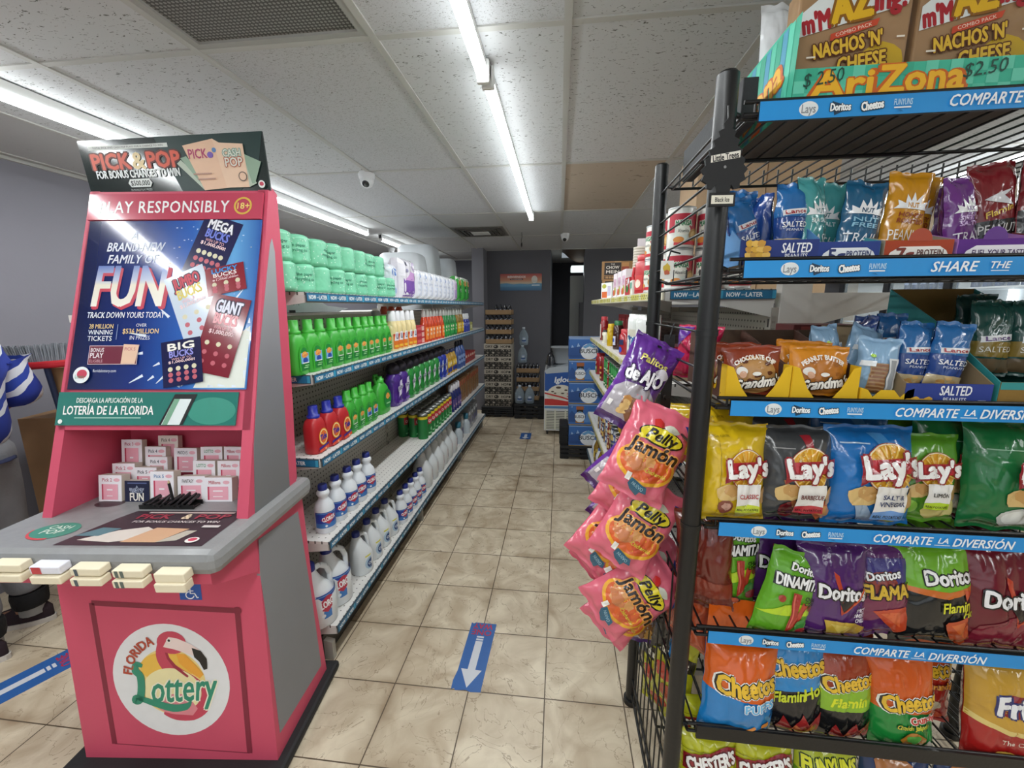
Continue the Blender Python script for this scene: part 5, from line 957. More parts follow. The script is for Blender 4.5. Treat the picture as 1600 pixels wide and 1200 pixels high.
def beer_case(kind):
    W, H, Dp = .40, .216, .27
    t = thing('beer_case', 'x', 'beer case', group='blue beer cases stacked on the pallet')
    m = MB().bb((0, 0, 0), (W, Dp, H), mat('#3a6ab0', 'card'), .002).bb((-.0005, -.0006, 0), (W+.0005, Dp, .007), mat('#b89a5a', 'ink')).bb((.0, -.0004, H-.012), (W, Dp, H+.0004), mat('#7f9cc8', 'ink')); m.build('case', t)
    m = MB(); S = flat((0, 0, 0))
    if kind == 0:
        m.ops(S, [('p', [(0, .1), (.03, .15), (.06, .12), (.09, .17), (.13, .12), (.17, .15), (.2, .1), (.2, .04), (0, .04)], '#28508e'), ('p', [(.03, .15), (.05, .125), (.02, .12)], '#8fb0d8'), ('p', [(.09, .17), (.11, .135), (.075, .13)], '#8fb0d8'), ('r', .004, .02, .2, .05, '#234a86'),
            ('e', .2, .085, .085, .078, '#e6eaee'), ('p', [(.13, .13), (.2, .17), (.27, .13), (.24, .12), (.2, .135), (.16, .115)], '#6aa0cc'), ('t', 'BUSCH', .205, .09, .042, '#1c2430', dict(bold=.03, w=.2))])
    else:
        m.ops(S, [('p', [(0, .1), (.03, .15), (.06, .12), (.07, .1), (.07, .03), (0, .03)], '#28508e'), ('p', [(.16, .1), (.2, .15), (.24, .1), (.24, .03), (.16, .03)], '#5a86c0'), ('r', .075, .16, .15, .196, '#a8623a'), ('r', .08, .13, .145, .16, '#1a1a1e'), ('r', .07, .02, .155, .045, '#a8763a'),
            ('e', .112, .085, .052, .055, '#e6eaee'), ('p', [(.075, .12), (.112, .145), (.15, .12), (.112, .13)], '#6aa0cc'), ('t', 'BUSCH', .113, .088, .028, '#1c2430', dict(bold=.03, w=.11)), ('t', '12', .03, .19, .012, '#e6eaee', {})])
    m.build('case_print', t); return t
CA_, CB_ = beer_case(0), beer_case(1)
for i in range(5): put((CA_, CB_)[i % 2], (.117-.004*i, 4.09, .141+.2235*i), 0, f'blue beer case reading BUSCH, {["lowest", "second from bottom", "middle", "second from top", "topmost"][i]} of the stack')
# black and white beer cases
t0 = thing('beer_case', 'x', 'beer case', group='black and white beer cases')
W, H, Dp = .385, .178, .40
m = MB().bb((0, 0, 0), (W, Dp, H), mat('#b8b0a2', 'card'), .002); m.build('case', t0)
m = MB(); S = flat((0, 0, 0)); r = random.Random(2)
m.ops(S, [('r', .0, .005, W, .11, '#2a2724')])
for i in range(5):
    for j in range(3): m.ops(S, [('e', .03+.078*i+.02*(j % 2), .025+.034*j, .03*r.uniform(.6, 1), .013, r.choice(['#b8b0a2', '#8f877a', '#6a635a'])), ('e', .035+.075*i, .02+.035*j, .012, .009, '#2a2724')], off=.0008)
m.ops(S, [('t', 'DRY', .075, .145, .036, '#35302c', dict(bold=.05)), ('e', .17, .145, .034, .026, '#35302c'), ('e', .16, .15, .01, .008, '#b8b0a2'), ('t', 'HOP', .29, .145, .034, '#35302c', dict(bold=.05)), ('r', .345, .13, .375, .16, '#35302c')], off=.0008)
m.build('case_print', t0)
for i in range(5): put(t0, (-1.045+.004*(i % 2), 5.65, .151+.179*i), 0, f'black and white printed beer case, {["lowest", "second from bottom", "middle", "second from top", "topmost"][i]} of the stack by the column')
# trays of bottles
GLD = mat('#15161c', 'poster')
def bottle_tray(label, loc, w, d, n, rows, cap, gr):
    t = thing('bottle_tray', label, 'bottle tray', loc, 0, gr)
    MB().bb((0, 0, 0), (w, d, .006), mat('#8a6f50', 'card')).bb((0, 0, 0), (w, .004, .068), mat('#9a7d5a', 'card')).bb((0, d-.004, 0), (w, d, .068), mat('#9a7d5a', 'card')).bb((0, 0, 0), (.004, d, .068), mat('#9a7d5a', 'card')).bb((w-.004, 0, 0), (w, d, .068), mat('#9a7d5a', 'card')).build('tray', t); return t
def dark_bottle():
    t = thing('dark_bottle', 'x', 'bottle', group='dark bottles in the trays'); MB().lathe([(.026, 0), (.028, .01), (.028, .085), (.012, .115), (.011, .122)], GLD, n=12).build('bottle_body', t); MB().lathe([(.0125, .12), (.0125, .132)], '#1c1f30', n=10).build('cap', t)
    m = MB(); m.ops(cyls((0, 0, 0), .0283), [('r', -.018, .03, .018, .08, '#23283c'), ('p', [(-.01, .07), (.01, .07), (.004, .045), (-.004, .045)], '#aeb2c0')], L=.012); m.build('label_print', t); return t
DB = dark_bottle()
def fill(loc, w, n, tz, cnt=None):
    for i in range(cnt or n): put(DB, (loc[0]+w*(i+.5)/n+(w*(n-cnt)/n if cnt else 0), loc[1]+.035, loc[2]+.007), rj.uniform(-.4, .4), f'dark bottle in {tz}, {ORD[i]} from the left')
for k in range(4):
    z = 1.047+.134*k; a = ['lowest', 'second', 'third', 'topmost'][k]
    if k < 4: bottle_tray(f'brown tray of dark bottles on the beer cases, {a} of the stack' if k < 3 else 'topmost brown bottle tray on the beer cases', (-1.02, 5.66, z), .37, .24, 6, 1, 0, 'brown bottle trays')
    fill((-1.02, 5.66, z), .37, 6, f'the {a} tray on the beer cases', 4 if k == 3 else None)
for k in range(4):
    z = .215+.134*k; a = ['lowest', 'second', 'third', 'topmost'][k]
    bottle_tray(f'brown tray of dark bottles on the right pallet, {a} of the stack', (-.605, 5.82, z), .33, .24, 6, 1, 0, 'brown bottle trays'); fill((-.605, 5.82, z), .33, 6, f'the {a} tray on the right pallet')
def water_jug(label, loc):
    t = thing('water_jug', label, 'water jug', loc, 0, 'clear gallon water jugs'); MB().lathe([(.06, 0), (.068, .01), (.07, .13), (.055, .18), (.022, .225), (.018, .235)], glassy('jug_plastic', '#9fb0bc', .5), n=20, power=2.6).build('jug_body', t); MB().lathe([(.02, .233), (.02, .252), (.015, .255)], '#c8d2dc', n=12).build('cap', t)
    m = MB(); m.ops(cyls((0, 0, 0), .0712), [('r', -.05, .04, .05, .115, '#8f9fb8'), ('r', -.03, .055, .03, .08, '#33517e'), ('e', 0, .09, .02, .012, '#d0d8e2')], L=.016); m.build('label_print', t); return t
WJ = water_jug('x', (0, 0, 0))
for i, (p, l) in enumerate((((-.54, 5.66, .215), 'clear water jug on the right pallet, left one of the front pair'), ((-.40, 5.66, .215), 'clear water jug on the right pallet, right one of the front pair'), ((-.525, 5.93, .757), 'clear water jug on top of the bottle trays, lower one by the beer cases'), ((-.51, 5.95, 1.012), 'clear water jug standing highest beside the beer case trays'))): put(WJ, p, rj.uniform(-.3, .3), l)
# banner on the back wall
t = thing('wall_banner', 'small red and blue banner reading BIENVENIDOS on the grey back wall', 'banner', (-.90, 6.325, 1.80)); 
Wb, Hb = .63, .245
MB().bb((0, -.006, 0), (Wb, 0, Hb), grad_mat('banner_sky', 0, Hb, [(0, '#27587e'), (.3, '#4a86ac'), (.45, '#c9b49c'), (.6, '#c88a6a'), (1, '#a83a38')], .4, .1)).build('board', t)
m = MB(); m.ops(flat((0, -.0062, 0)), [('t', 'BIENVENIDOS', .25, .20, .03, '#f0e6e0', dict(bold=.04, w=.27)), ('r', .15, .155, .35, .175, '#4a2a32'), ('t', 'A LA FLORIDA', .25, .165, .012, '#e8dcd8', dict(w=.16)), ('p', [(.0, .1), (.1, .11), (.2, .09), (.3, .1), (.42, .09), (.55, .11), (.63, .1), (.63, .06), (0, .06)], '#5a93b6'), ('e', .52, .16, .045, .055, '#d8d2c8'), ('r', .48, .12, .56, .15, '#d0c8be'), ('r', .48, .07, .6, .085, '#dfe6ea')]); m.build('print', t)
# ice cream freezer
t = thing('ice_cream_freezer', 'blue and white ice cream chest freezer reading Igloo beside the beer cases', 'freezer', (-.165, 4.86, 0), 0)
FB = mat('#24549e', 'ink'); BX = .40
m = MB().prism([(0, .06), (BX, .06), (BX, .88), (.06, .84), (0, .80)], 1, 0, .65, mat('#d6d8d8', 'plastic')); m.build('cabinet', t)
m = MB(); m.prism([(.002, .80), (.06, .842), (BX-.002, .882), (BX-.002, .80), (.1, .775), (.02, .765)], 1, -.004, .62, mat('#a9b2ba', 'poster')); m.build('lid', t)
m = MB(); S = flat((0, -.001, 0)); m.ops(S, [('p', [(.004, .36), (BX-.004, .36), (BX-.004, .84), (.06, .835), (.004, .79)], '#24549e'), ('p', [(.004, .36), (BX-.004, .36), (BX-.004, .46), (.2, .52), (.004, .56)], '#dfe2e0'), ('p', [(.004, .38), (.3, .38), (.3, .43), (.1, .46), (.004, .46)], '#c83a36'), ('p', [(.004, .34), (BX-.004, .34), (BX-.004, .37), (.004, .37)], '#5a86b0'), ('p', ell(.2, .5, .17, .135, 0, 180), '#e2dccb'), ('e', .2, .5, .17, .05, '#d8d2c0'), ('p', [(.004, .54), (.22, .49), (.3, .46), (.3, .445), (.2, .475), (.004, .52)], '#c83a36'),
    ('e', .17, .6, .03, .014, '#5a4a3a'), ('e', .1, .55, .018, .008, '#5a4a3a'), ('e', .26, .57, .02, .01, '#5a4a3a'), ('e', .22, .53, .02, .008, '#5a4a3a'), ('e', .13, .53, .016, .008, '#6a5a46'), ('t', 'Igloo', .22, .70, .065, '#f0f2f4', dict(bold=.05, shear=.2, w=.2, rot=.05))]+[('p', [(.27, .38+.035*i), (.34, .40+.035*i), (.34, .41+.035*i), (.27, .39+.035*i)], '#c83a36') for i in range(5)], off=.0015); m.build('front_print', t)
m = MB().bb((.02, -.006, .08), (BX-.02, -.002, .31), mat('#5f6058', 'paint'))
for i in range(11): m.bb((.02, -.012, .09+.02*i), (BX-.02, -.004, .10+.02*i), mat('#d6d4c4', 'plastic'))
for x in (.01, .125, .25, BX-.025): m.bb((x, -.014, .07), (x+.018, -.003, .32), mat('#d6d4c4', 'plastic'))
m.build('grille', t)
for x in (.04, BX-.04): 
    for y in (.05, .6): MB().cyl((x-.012, y, .03), (x+.012, y, .03), .03, '#1a1a1a', 14).bb((x-.016, y-.012, .03), (x+.016, y+.012, .065), '#55565a').build('caster', t)
t = thing('storage_basket', 'white plastic basket sitting on the ice cream freezer', 'basket', (.055, 5.12, .868), 0)
m = MB().lathe([(.10, 0), (.145, .19), (.155, .19), (.155, .2), (.14, .2), (.097, .008), (.001, .006)], mat('#9ea2a6', 'plastic'), n=32, power=5, sy=.8); m.build('basket_body', t)
t = thing('dark_bundle', 'dark crumpled bag lying on the freezer beside the basket', 'bag', (-.09, 5.1, .845), 0)
m = MB(); m.grid(lambda u, v: ((.07+.012*math.sin(u*19))*math.cos(2*PI*u)*math.cos(v*PI/2), (.1+.01*math.sin(u*27))*math.sin(2*PI*u)*math.cos(v*PI/2), .16*math.sin(v*PI/2)), 24, 8, mat('#2a2b30', 'film')); m.build('bag_body', t)
# coolers along the right wall
t = thing('glass_door_cooler', 'long lit drinks cooler with black door frames along the right wall', 'cooler', (3.3, .6, 0), 0)
MB().bb((.05, 0, .15), (.62, 5.4, .2), mat('#c8ccce', 'paint')).bb((.6, 0, 0), (.64, 5.4, 2.1), mat('#d8dcde', 'paint')).bb((0, 0, 0), (.6, 5.4, .15), '#202022').bb((0, 0, 2.0), (.64, 5.4, 2.12), '#1c1c1e').build('cabinet', t)
for k in range(8): 
    y = .025+.676*k; MB().bb((0, y-.03, .15), (.05, y+.035, 2.0), '#141416').build('door_frame', t)
for k in range(7):
    y = .06+.676*k; MB().bb((.02, y, .17), (.028, y+.61, 1.98), glassy('cooler_glass', '#dfeef4', .12)).build('door_glass', t)
    MB().bb((.56, y+.02, .2), (.575, y+.05, 1.95), emit('cooler_led', '#f2fbff', 3.5)).build('light_strip', t)
    for z in (.2, .6, 1.0, 1.38, 1.7): MB().bb((.08, y-.03, z-.012), (.58, y+.64, z), mat('#dfe3e6', 'paint')).build('rack_shelf', t)
CBm = simple_bottle('drink_bottle', 'x', 'drink bottle', 'drink bottles in the cooler', [(.032, 0), (.034, .12), (.014, .19)], '#2a3a66', [(.015, .19), (.015, .21)], '#d8dce0', [('r', -.03, .05, .03, .11, '#8a9ac0')], .0345)
CBr = simple_bottle('drink_bottle', 'x', 'drink bottle', 'drink bottles in the cooler', [(.032, 0), (.034, .12), (.014, .19)], '#b0504a', [(.015, .19), (.015, .21)], '#d8dce0', [('r', -.03, .05, .03, .11, '#e6d8d0')], .0345)
for k in range(2):
    for j, z in enumerate((1.38, 1.0, 1.7)):
        for i in range(6): put((CBm, CBr, CBm)[j], (3.43, 3.42+.676*k+.095*i, z), -PI/2, f'{["blue","red","blue"][j]} drink bottle in the cooler, door {["nearer", "farther"][k]}, {["upper", "middle", "highest"][j]} rack, {ORD[i]} in the row')
MB_s = MB().bb((3.2, .4, 2.125), (XR, 6.2, CZ), mat('#cbb89e', 'wall')); structure(MB_s, 'trim_2')
# ================================================================ snack rack
RX0, RX1, RY0, RY1 = .31, 1.46, .90, 1.42
ZK = [.20, .505, .785, 1.065, 1.345, 1.630, 1.915]
IRON = mat('#0c0d0f', 'coated'); RB = mat('#1f86cf', 'ink')
RK = thing('wire_rack', 'tall black wire snack rack with blue price strips, full of chip bags', 'rack', (0, 0, 0))
for x, y in ((RX0, RY0+.01), (RX0, RY1), (RX1, RY0+.01), (RX1, RY1)):
    m = MB().cyl((x, y, .0), (x, y, 1.985), .0205, IRON, 18).lathe([(.0225, -.006), (.0225, .006)], IRON, (x, y, 1.06), 18).lathe([(.0225, -.006), (.0225, .006)], IRON, (x, y, 1.5), 18); m.lathe([(.0205, 1.983), (.016, 1.99), (.003, 1.992)], IRON, (x, y, 0), 18); m.cyl((x, y, 0), (x, y, .02), .028, IRON, 16); m.build('post', RK)
def frito_strip(L, share=False):
    m = MB(); m.bb((0, -.008, -.017), (L, -.002, .017), mat('#1c1d20', 'plastic')); S = flat((0, -.0085, -.0165)); m.ops(S, [('r', 0, 0, L, .033, '#2490d8')])
    x = 0
    while x < L-.2:
        o = [('e', x+.085, .0165, .0165, .0125, '#e3e8ea'), ('t', 'Lays', x+.085, .0165, .014, '#8a9096', dict(bold=.03, w=.024)), ('p', [(x+.124, .027), (x+.158, .015), (x+.13, .003)], '#1d3a54'), ('t', 'Doritos', x+.139, .0165, .012, '#f0f4f6', dict(bold=.06, w=.034, ol='#23323c')), ('t', 'Cheetos', x+.192, .0165, .0135, '#f4f6f6', dict(bold=.07, w=.036, rot=.12, ol='#23323c')), ('r', x+.228, .009, x+.256, .0115, '#e8eef2'), ('t', 'FUNYUNS', x+.242, .019, .010, '#bfe0f4', dict(bold=.02, w=.03)),
             ('p', [(x+.232, .006), (x+.244, .003), (x+.24, .006)], '#1c6aa0')]
        if x+.62 < L+.3: o += [('t', 'SHARE' if share else 'COMPARTE', x+.375, .0165, .018, '#f0f6fa', dict(bold=.03, shear=.25, w=.08 if share else .115)), ('t', 'THE' if share else 'LA', x+.452, .0185, .012, '#f0f6fa', dict(bold=.03, shear=.25, w=.034 if share else .02)), ('r', x+.436, .0075, x+.466, .0088, '#f0f6fa'), ('t', 'FUN' if share else 'DIVERSIÓN', x+.528, .0165, .018, '#f0f6fa', dict(bold=.03, shear=.25, w=.06 if share else .115))]
        m.ops(S, o, off=.0008); x += .63
    return m
fs = None
for k, z in enumerate(ZK):
    m = MB(); x0 = RX0+.03; r = .0026
    for y in (RY0, RY0+.018, RY0+.26, RY1-.02): m.cyl((x0, y, z-.004), (RX1-.03, y, z-.004), .0042, IRON, 6)
    for x in (x0, RX1-.03): m.cyl((x, RY0, z-.004), (x, RY1-.02, z-.004), .0042, IRON, 6)
    n = 27
    for i in range(n): x = x0+(RX1-.03-x0)*(i+.5)/n; m.tube([(x, RY0, z+.018), (x, RY0, z), (x, RY1-.02, z), (x, RY1-.02, z+.04)], r, IRON, 5)
    for x in (x0, RX1-.03):
        for y in (RY0+.012, RY1-.03): m.cyl((x, y, z-.002), (RX0 if x == x0 else RX1, RY0+.012 if y < 1.1 else RY1, z+.012), .005, IRON, 6)
    m.cyl((x0, RY0-.0, z+.018), (RX1-.03, RY0, z+.018), .004, IRON, 6)
    if k in (0, 1): m.bb((x0+.02, RY0-.008, z-.018), (RX1-.03, RY0-.001, z+.02), IRON)
    s = m.build('shelf', RK)
    if k >= 2:
        if k == 5: o = frito_strip(RX1-.04-.365, True).build('price_strip', s)
        elif fs is None: o = frito_strip(RX1-.04-.365).build('price_strip', s); fs = o.data
        else: o = bpy.data.objects.new('price_strip', fs); COL.objects.link(o); o.parent = s
        o.location = (.365, RY0, z-.0025)
# side panels of wire
for x in (RX0, RX1):
    m = MB(); r = .003
    for z in (.32, .42, .62, .7, .88, .96, 1.15, 1.24, 1.42, 1.50, 1.60, 1.665, 1.715, 1.77, 1.81, 1.90): m.cyl((x, RY0+.01, z), (x, RY1, z), r, IRON, 6)
    for i in range(9): y = RY0+.06+.05*i; m.cyl((x, y, .06), (x, y, .88), .0025, IRON, 5)
    for z in (.05, .12): m.cyl((x, RY0+.01, z), (x, RY1, z), .005, IRON, 6)
    m.build('side_wires', RK)
# ---- chip bags
def bag(name, label, W, H, T, base, ops, seed=1, cat='chip bag', group=None, kind='film', seal=.05, side=0, bend=0, pl=.45):
    sd = seed*7.31
    def S(x, y, off=0, f=1):
        a = max(-1, min(1, 2*x/W)); b = max(0, min(1, y/H)); c = max(0, min(1, (b-seal)/(1-2*seal)))
        pr = max(0, 4*c*(1-c))**.42; d = T/2*pr*max(0, 1-abs(a)**2.8)**.62
        d *= 1+.20*noise.noise(Vector((x*15, y*11, sd)))+.025*noise.noise(Vector((x*34, y*26, sd+3)))
        q = noise.noise(Vector((a*1.9+sd, b*2.6, sd*.7))); q2 = noise.noise(Vector((a*2.6-b*2.2, sd, b*3.1+a*1.5)))
        d *= 1-(.17*max(0, 1-abs(q)*4.5)**2+.13*max(0, 1-abs(q2)*4.5)**2)*pl*min(1, 3*(1-abs(a)))
        ed = (1-pr)*.5+.15
        d += T*.045*pl*ed*math.sin(a*11+sd+2.5*noise.noise(Vector((a*2, b*3, sd))))*(1-abs(a)**8)*(.0 if c <= 0 or c >= 1 else 1)
        d = max(d, .0006)
        xx = x*(1-.07*pr)+.004*noise.noise(Vector((b*6, sd, a)))
        yy = y+.006*noise.noise(Vector((a*3, sd, 1)))*(1 if b > .5 else -1)*abs(2*b-1)**3
        zz = -f*(d+off)+bend*(b-.5)**2+.004*(1-pr)*math.sin(a*5+sd)
        return Vector((xx, zz, yy))
    m = MB(); bm_ = mat(base, kind) if isinstance(base, str) else base
    m.grid(lambda u, v: S((u-.5)*W, v*H), 40, 48, bm_); m.grid(lambda u, v: S((.5-u)*W, v*H, 0, -1), 14, 16, bm_)
    m.ops(S, ops, W, kind, L=.006 if W > .1 else .005, off=.0017, step=.00036)
    o = m.build(name); return tag(o, label, cat, group)
def at(o, x, y, z, rz=0, tilt=-.10, roll=0, label=None):
    o.location = (x, y, z); o.rotation_euler = Matrix.Rotation(rz, 3, 'Z').to_4x4().to_euler() if not (tilt or roll) else (Matrix.Rotation(rz, 3, 'Z') @ Matrix.Rotation(tilt, 3, 'X') @ Matrix.Rotation(roll, 3, 'Y')).to_euler()
    if label: o['label'] = label
    return o
def again(o, x, y, z, rz=0, tilt=-.10, roll=0, label=None):
    c = o.copy(); COL.objects.link(c); return at(c, x, y, z, rz, tilt, roll, label)
def blob(cx, cy, rx, ry, seed, n=12, k=.25):
    r = random.Random(seed); return [(cx+rx*(1+r.uniform(-k, k))*math.cos(2*PI*i/n), cy+ry*(1+r.uniform(-k, k))*math.sin(2*PI*i/n)) for i in range(n)]
def lays(flav, fc, band_, cx=.08, cy=.85, extra=(), second=None, s=1):
    q = lambda x, y: (cx+x*s, cy+y*s)
    o = list(extra)+[('p', blob(*q(-.28, -.34), .17*s, .12*s, 4, k=.18), '#d9b878'), ('p', blob(*q(-.22, -.3), .12*s, .09*s, 5, k=.18), '#c79a5c'), ('p', blob(*q(.33, -.36), .1*s, .13*s, 7), '#caa066'),
        ('e', *q(0, 0), .29*s, .29*s, '#a03828'), ('e', *q(0, 0), .282*s, .282*s, '#f3e6c0'), ('e', *q(0, 0), .268*s, .268*s, '#e2a52c')]
    for i in range(16):
        a = 2*PI*i/16; o.append(('p', [q(.1*math.cos(a-.05), .1*math.sin(a-.05)), q(.26*math.cos(a-.045), .26*math.sin(a-.045)), q(.26*math.cos(a+.045), .26*math.sin(a+.045)), q(.1*math.cos(a+.05), .1*math.sin(a+.05))], '#eec65a'))
    o += [('r', *q(-.17, -.62), *q(.21, -.2), '#eceae6'), ('p', [q(-.17, -.62), q(.21, -.62), q(.21, -.52), q(.03, -.49), q(-.17, -.52)], band_), ('t', 'REAL POTATOES', *q(.02, -.575), .035*s, '#3a3a20' if band_ != '#c23a44' else '#4a1a1c', dict(bold=.03, w=.33*s)),
        ('e', *q(0, 0), .0*s+.001, .001, '#e2a52c'), ('p', [q(-.36, -.1), q(.34, -.02), q(.37, .15), q(.3, .14), q(-.3, .1), q(-.36, .02)], '#b3242e'), ('p', [q(-.36, -.1), q(-.2, -.1), q(-.36, -.2)], '#8a1a22'),
        ('t', "Lay's", *q(.0, .035), .24*s, '#f4f2f0', dict(bold=.08, w=.64*s, rot=.08, ol='#8e1c26'))]
    f2 = flav.split('|'); n = len(f2)
    for i, t_ in enumerate(f2): o.append(('t', t_, *q(.02, -.37+(.045 if n > 1 else 0)-.085*i), .062*s if n == 1 else .055*s, fc, dict(bold=.04, w=(.3 if len(t_) > 6 else .24)*s)))
    return o
ZS = ZK[3]+.006
L1 = bag('chip_bag', 'yellow classic potato chip bag at the left end of its shelf, by the rack post', .158, .228, .085, '#dcb81c', lays('CLASSIC', '#b02a34', '#c8d83a', .13, .80, [('p', blob(-.16, .25, .11, .11, 3, k=.06), '#8a4a3c'), ('p', blob(-.15, .26, .07, .06, 9), '#c89a8a'), ('p', blob(.17, .2, .17, .13, 11), '#d8cc6a'), ('r', -.27, .1, -.265, 1.2, '#7a6614'), ('t', 'ARTIFICIAL FLAVORS', -.26, 1.26, .03, '#6a5a14', dict(w=.3))]), 1, group='potato chip bags on the chip shelf')
at(L1, 0.4, 0.933, ZS-.006, .06, -.16, .03)
L2 = bag('chip_bag', 'dark grey barbecue potato chip bag between the yellow and blue bags', .165, .218, .08, '#46484a', lays('BARBECUE', '#6a2a30', '#c23a44', .10, .76, [('p', [(.0, 1.2), (.13, 1.2), (.17, .95), (.08, .95)], '#a02a34'), ('p', blob(-.06, .16, .17, .14, 3, k=.08), '#7a2026'), ('p', blob(-.06, .16, .14, .11, 5, k=.08), '#5c141c'), ('p', [(-.25, .6), (-.2, .6), (.0, .22), (-.06, .2)], '#a0603c'), ('p', blob(.3, .2, .16, .16, 8), '#c8663c'), ('p', blob(.36, .16, .1, .1, 9), '#d89a5a'), ('r', -.36, 1.02, -.1, 1.035, '#9a9a9a')]), 2, group='potato chip bags on the chip shelf')
at(L2, 0.5409, 0.943, ZS, -.03, -.14, 0)
L3 = bag('chip_bag', 'bright blue salt and vinegar potato chip bag', .192, .226, .09, '#1f72bc', lays('SALT &|VINEGAR', '#223a6a', '#6a9ad8', .10, .72, [('p', [(-.08, 1.1), (.08, 1.1), (.18, .9), (.04, .92)], '#4a90cc'), ('p', [(-.3, .4), (-.22, .42), (.02, .1), (-.14, .04)], '#9ab0c8'), ('p', blob(.2, .16, .15, .11, 6), '#d8cc6a'), ('p', blob(.33, .28, .08, .16, 8), '#e0d47a'), ('r', -.4, .98, -.1, .995, '#bcd6ea')], s=.98), 3, group='potato chip bags on the chip shelf')
at(L3, 0.696, 0.943, ZS-.004, .02, -.14, 0)
L4 = bag('chip_bag', 'green lime potato chip bag right of the blue one', .15, .2, .07, '#5c9a2c', lays('LIMÓN', '#2a2a2a', '#b8d82a', .10, .82, [('p', blob(-.22, .24, .17, .15, 3, k=.05), '#4a8a2a'), ('p', blob(-.22, .25, .13, .11, 3, k=.05), '#8ac24a'), ('p', blob(.16, .2, .18, .14, 6), '#d8c87a'), ('p', blob(.36, .26, .1, .14, 6), '#e0d48a')], s=.92), 4, group='potato chip bags on the chip shelf')
at(L4, 0.8194, 0.968, ZS, -.05, -.12, 0)
L5 = bag('chip_bag', 'dark green sour cream potato chip bag cut by the right edge of the photo', .16, .24, .08, '#1f6e3c', lays('SOUR CREAM', '#2a4a34', '#3a9a5a', .28, .82, [('p', blob(.08, .2, .24, .15, 3, k=.04), '#c9ccc4'), ('p', blob(.08, .21, .2, .11, 3, k=.04), '#e4e6e0'), ('r', -.36, 1.12, .2, 1.135, '#8ab89a')], s=.98), 5, group='potato chip bags on the chip shelf')
at(L5, 0.9669, 0.943, ZS, -.05, -.14, 0)
again(L5, 0.893, 1.013, ZS, .08, -.08, .05, 'dark green potato chip bag tucked behind the lime bag')
again(L1, 0.4184, 1.058, ZS+.012, .0, -.05, .06, 'yellow potato chip bag standing behind the yellow classic bag'); again(L2, 0.5627, 1.058, ZS+.012, .1, -.04, -.05, 'dark grey potato chip bag standing behind the barbecue bag'); again(L3, 0.712, 1.068, ZS+.01, -.04, -.04, .03, 'blue potato chip bag standing behind the salt and vinegar bag'); again(L4, 0.8374, 1.078, ZS+.02, 0, -.04, .04, 'green potato chip bag standing behind the lime bag')
again(L5, 1.1297, 0.943, ZS, .03, -.14, 0, 'dark green chip bag at the right end of the chip shelf, outside the photo'); again(L5, 1.2829, 0.943, ZS, -.03, -.14, 0, 'second dark green chip bag at the right end of the chip shelf, outside the photo')
# tortilla chip shelf
ZS = ZK[2]+.006
D1 = bag('chip_bag', 'x', .125, .225, .055, '#63a828', [('p', [(-.5, .5), (.5, .72), (.5, 1.0), (-.1, .8)], '#b8d82a'), ('t', 'Doritos', .08, 1.53, .13, '#f0f2ee', dict(bold=.06, w=.52, rot=-.06, ol='#16211a')), ('p', [(-.42, 1.12), (.5, 1.2), (.5, 1.42), (-.42, 1.36)], '#16181a'), ('t', 'DINAMITA', .04, 1.28, .2, '#f2f2f2', dict(bold=.05, w=.84, rot=.08, ol='#16181a')), ('p', [(-.02, 1.08), (.14, 1.08), (.18, .36), (.08, .28)], '#a8322a'), ('p', [(.2, .95), (.32, .9), (.18, .36), (.12, .4)], '#b8402e'), ('p', [(.0, 1.04), (.03, 1.06), (.12, .4), (.1, .36)], '#d8685a'),
    ('e', -.2, .92, .07, .07, '#a03a2a'), ('e', .38, .86, .06, .06, '#8a4a2a'), ('t', 'CHILE', .34, 1.04, .07, '#1c2a16', dict(bold=.05)), ('t', 'LIMÓN', .38, .95, .07, '#1c2a16', dict(bold=.05)), ('p', blob(.3, .5, .11, .13, 3, k=.1), '#3a8a3a'), ('p', blob(.38, .36, .14, .1, 4, k=.1), '#a02a34'), ('e', -.02, .18, .19, .13, '#16181a'), ('e', -.02, .2, .15, .09, '#c85a3a'), ('t', 'TORTILLA', .0, .13, .05, '#f0f0ee', dict(bold=.05, w=.24))], 11, group='rolled tortilla chip bags')
at(D1, 0.5213, 0.923, ZS-.024, .0, -.12, .26, 'green rolled tortilla chip bag, front one leaning over at the left of its shelf')
again(D1, 0.4432, 0.988, ZS+.01, .05, -.06, .04, 'green rolled tortilla chip bag behind the leaning one')
def dor(base, extra, sub=(), cx=.06, cy=.78, w=.72): return list(extra)+[('p', [(cx-.14, cy+.3), (cx+.0, cy-.36), (cx+.34, cy+.02), (cx+.24, cy+.0), (cx+.02, cy-.24), (cx-.06, cy+.24)], '#b8402a'), ('p', [(cx-.1, cy-.06), (cx+.02, cy-.3), (cx+.2, cy-.08)], '#151018'), ('t', 'Doritos', cx, cy, .2, '#f0f0f2', dict(bold=.06, w=w, rot=-.06, ol='#141016')), ('p', [(cx+.01, cy-.32), (cx+.05, cy-.3), (cx+.36, cy+.02), (cx+.33, cy+.05)], '#c8502e')]+list(sub)
D2 = bag('chip_bag', 'purple spicy sweet tortilla chip bag in the middle of its shelf', .16, .232, .07, '#54286e', dor('', [('p', [(-.5, 1.0), (.5, .9), (.5, 1.45), (-.5, 1.45)], '#4a2262')], [('t', 'SPICY', .36, .5, .06, '#f0e8f4', dict(bold=.05, w=.16)), ('t', 'SWEET', .35, .42, .06, '#f0e8f4', dict(bold=.05, w=.18)), ('t', 'CHILI', .36, .34, .06, '#f0e8f4', dict(bold=.05, w=.15)), ('p', [(-.2, .36), (.3, .3), (.12, .06), (-.08, .06)], '#c8a83a'), ('p', [(.28, .3), (.46, .22), (.3, .08), (.16, .1)], '#b8943a'), ('p', [(-.1, .3), (.2, .26), (.08, .12)], '#d8c05a')]), 12, group='tortilla chip bags')
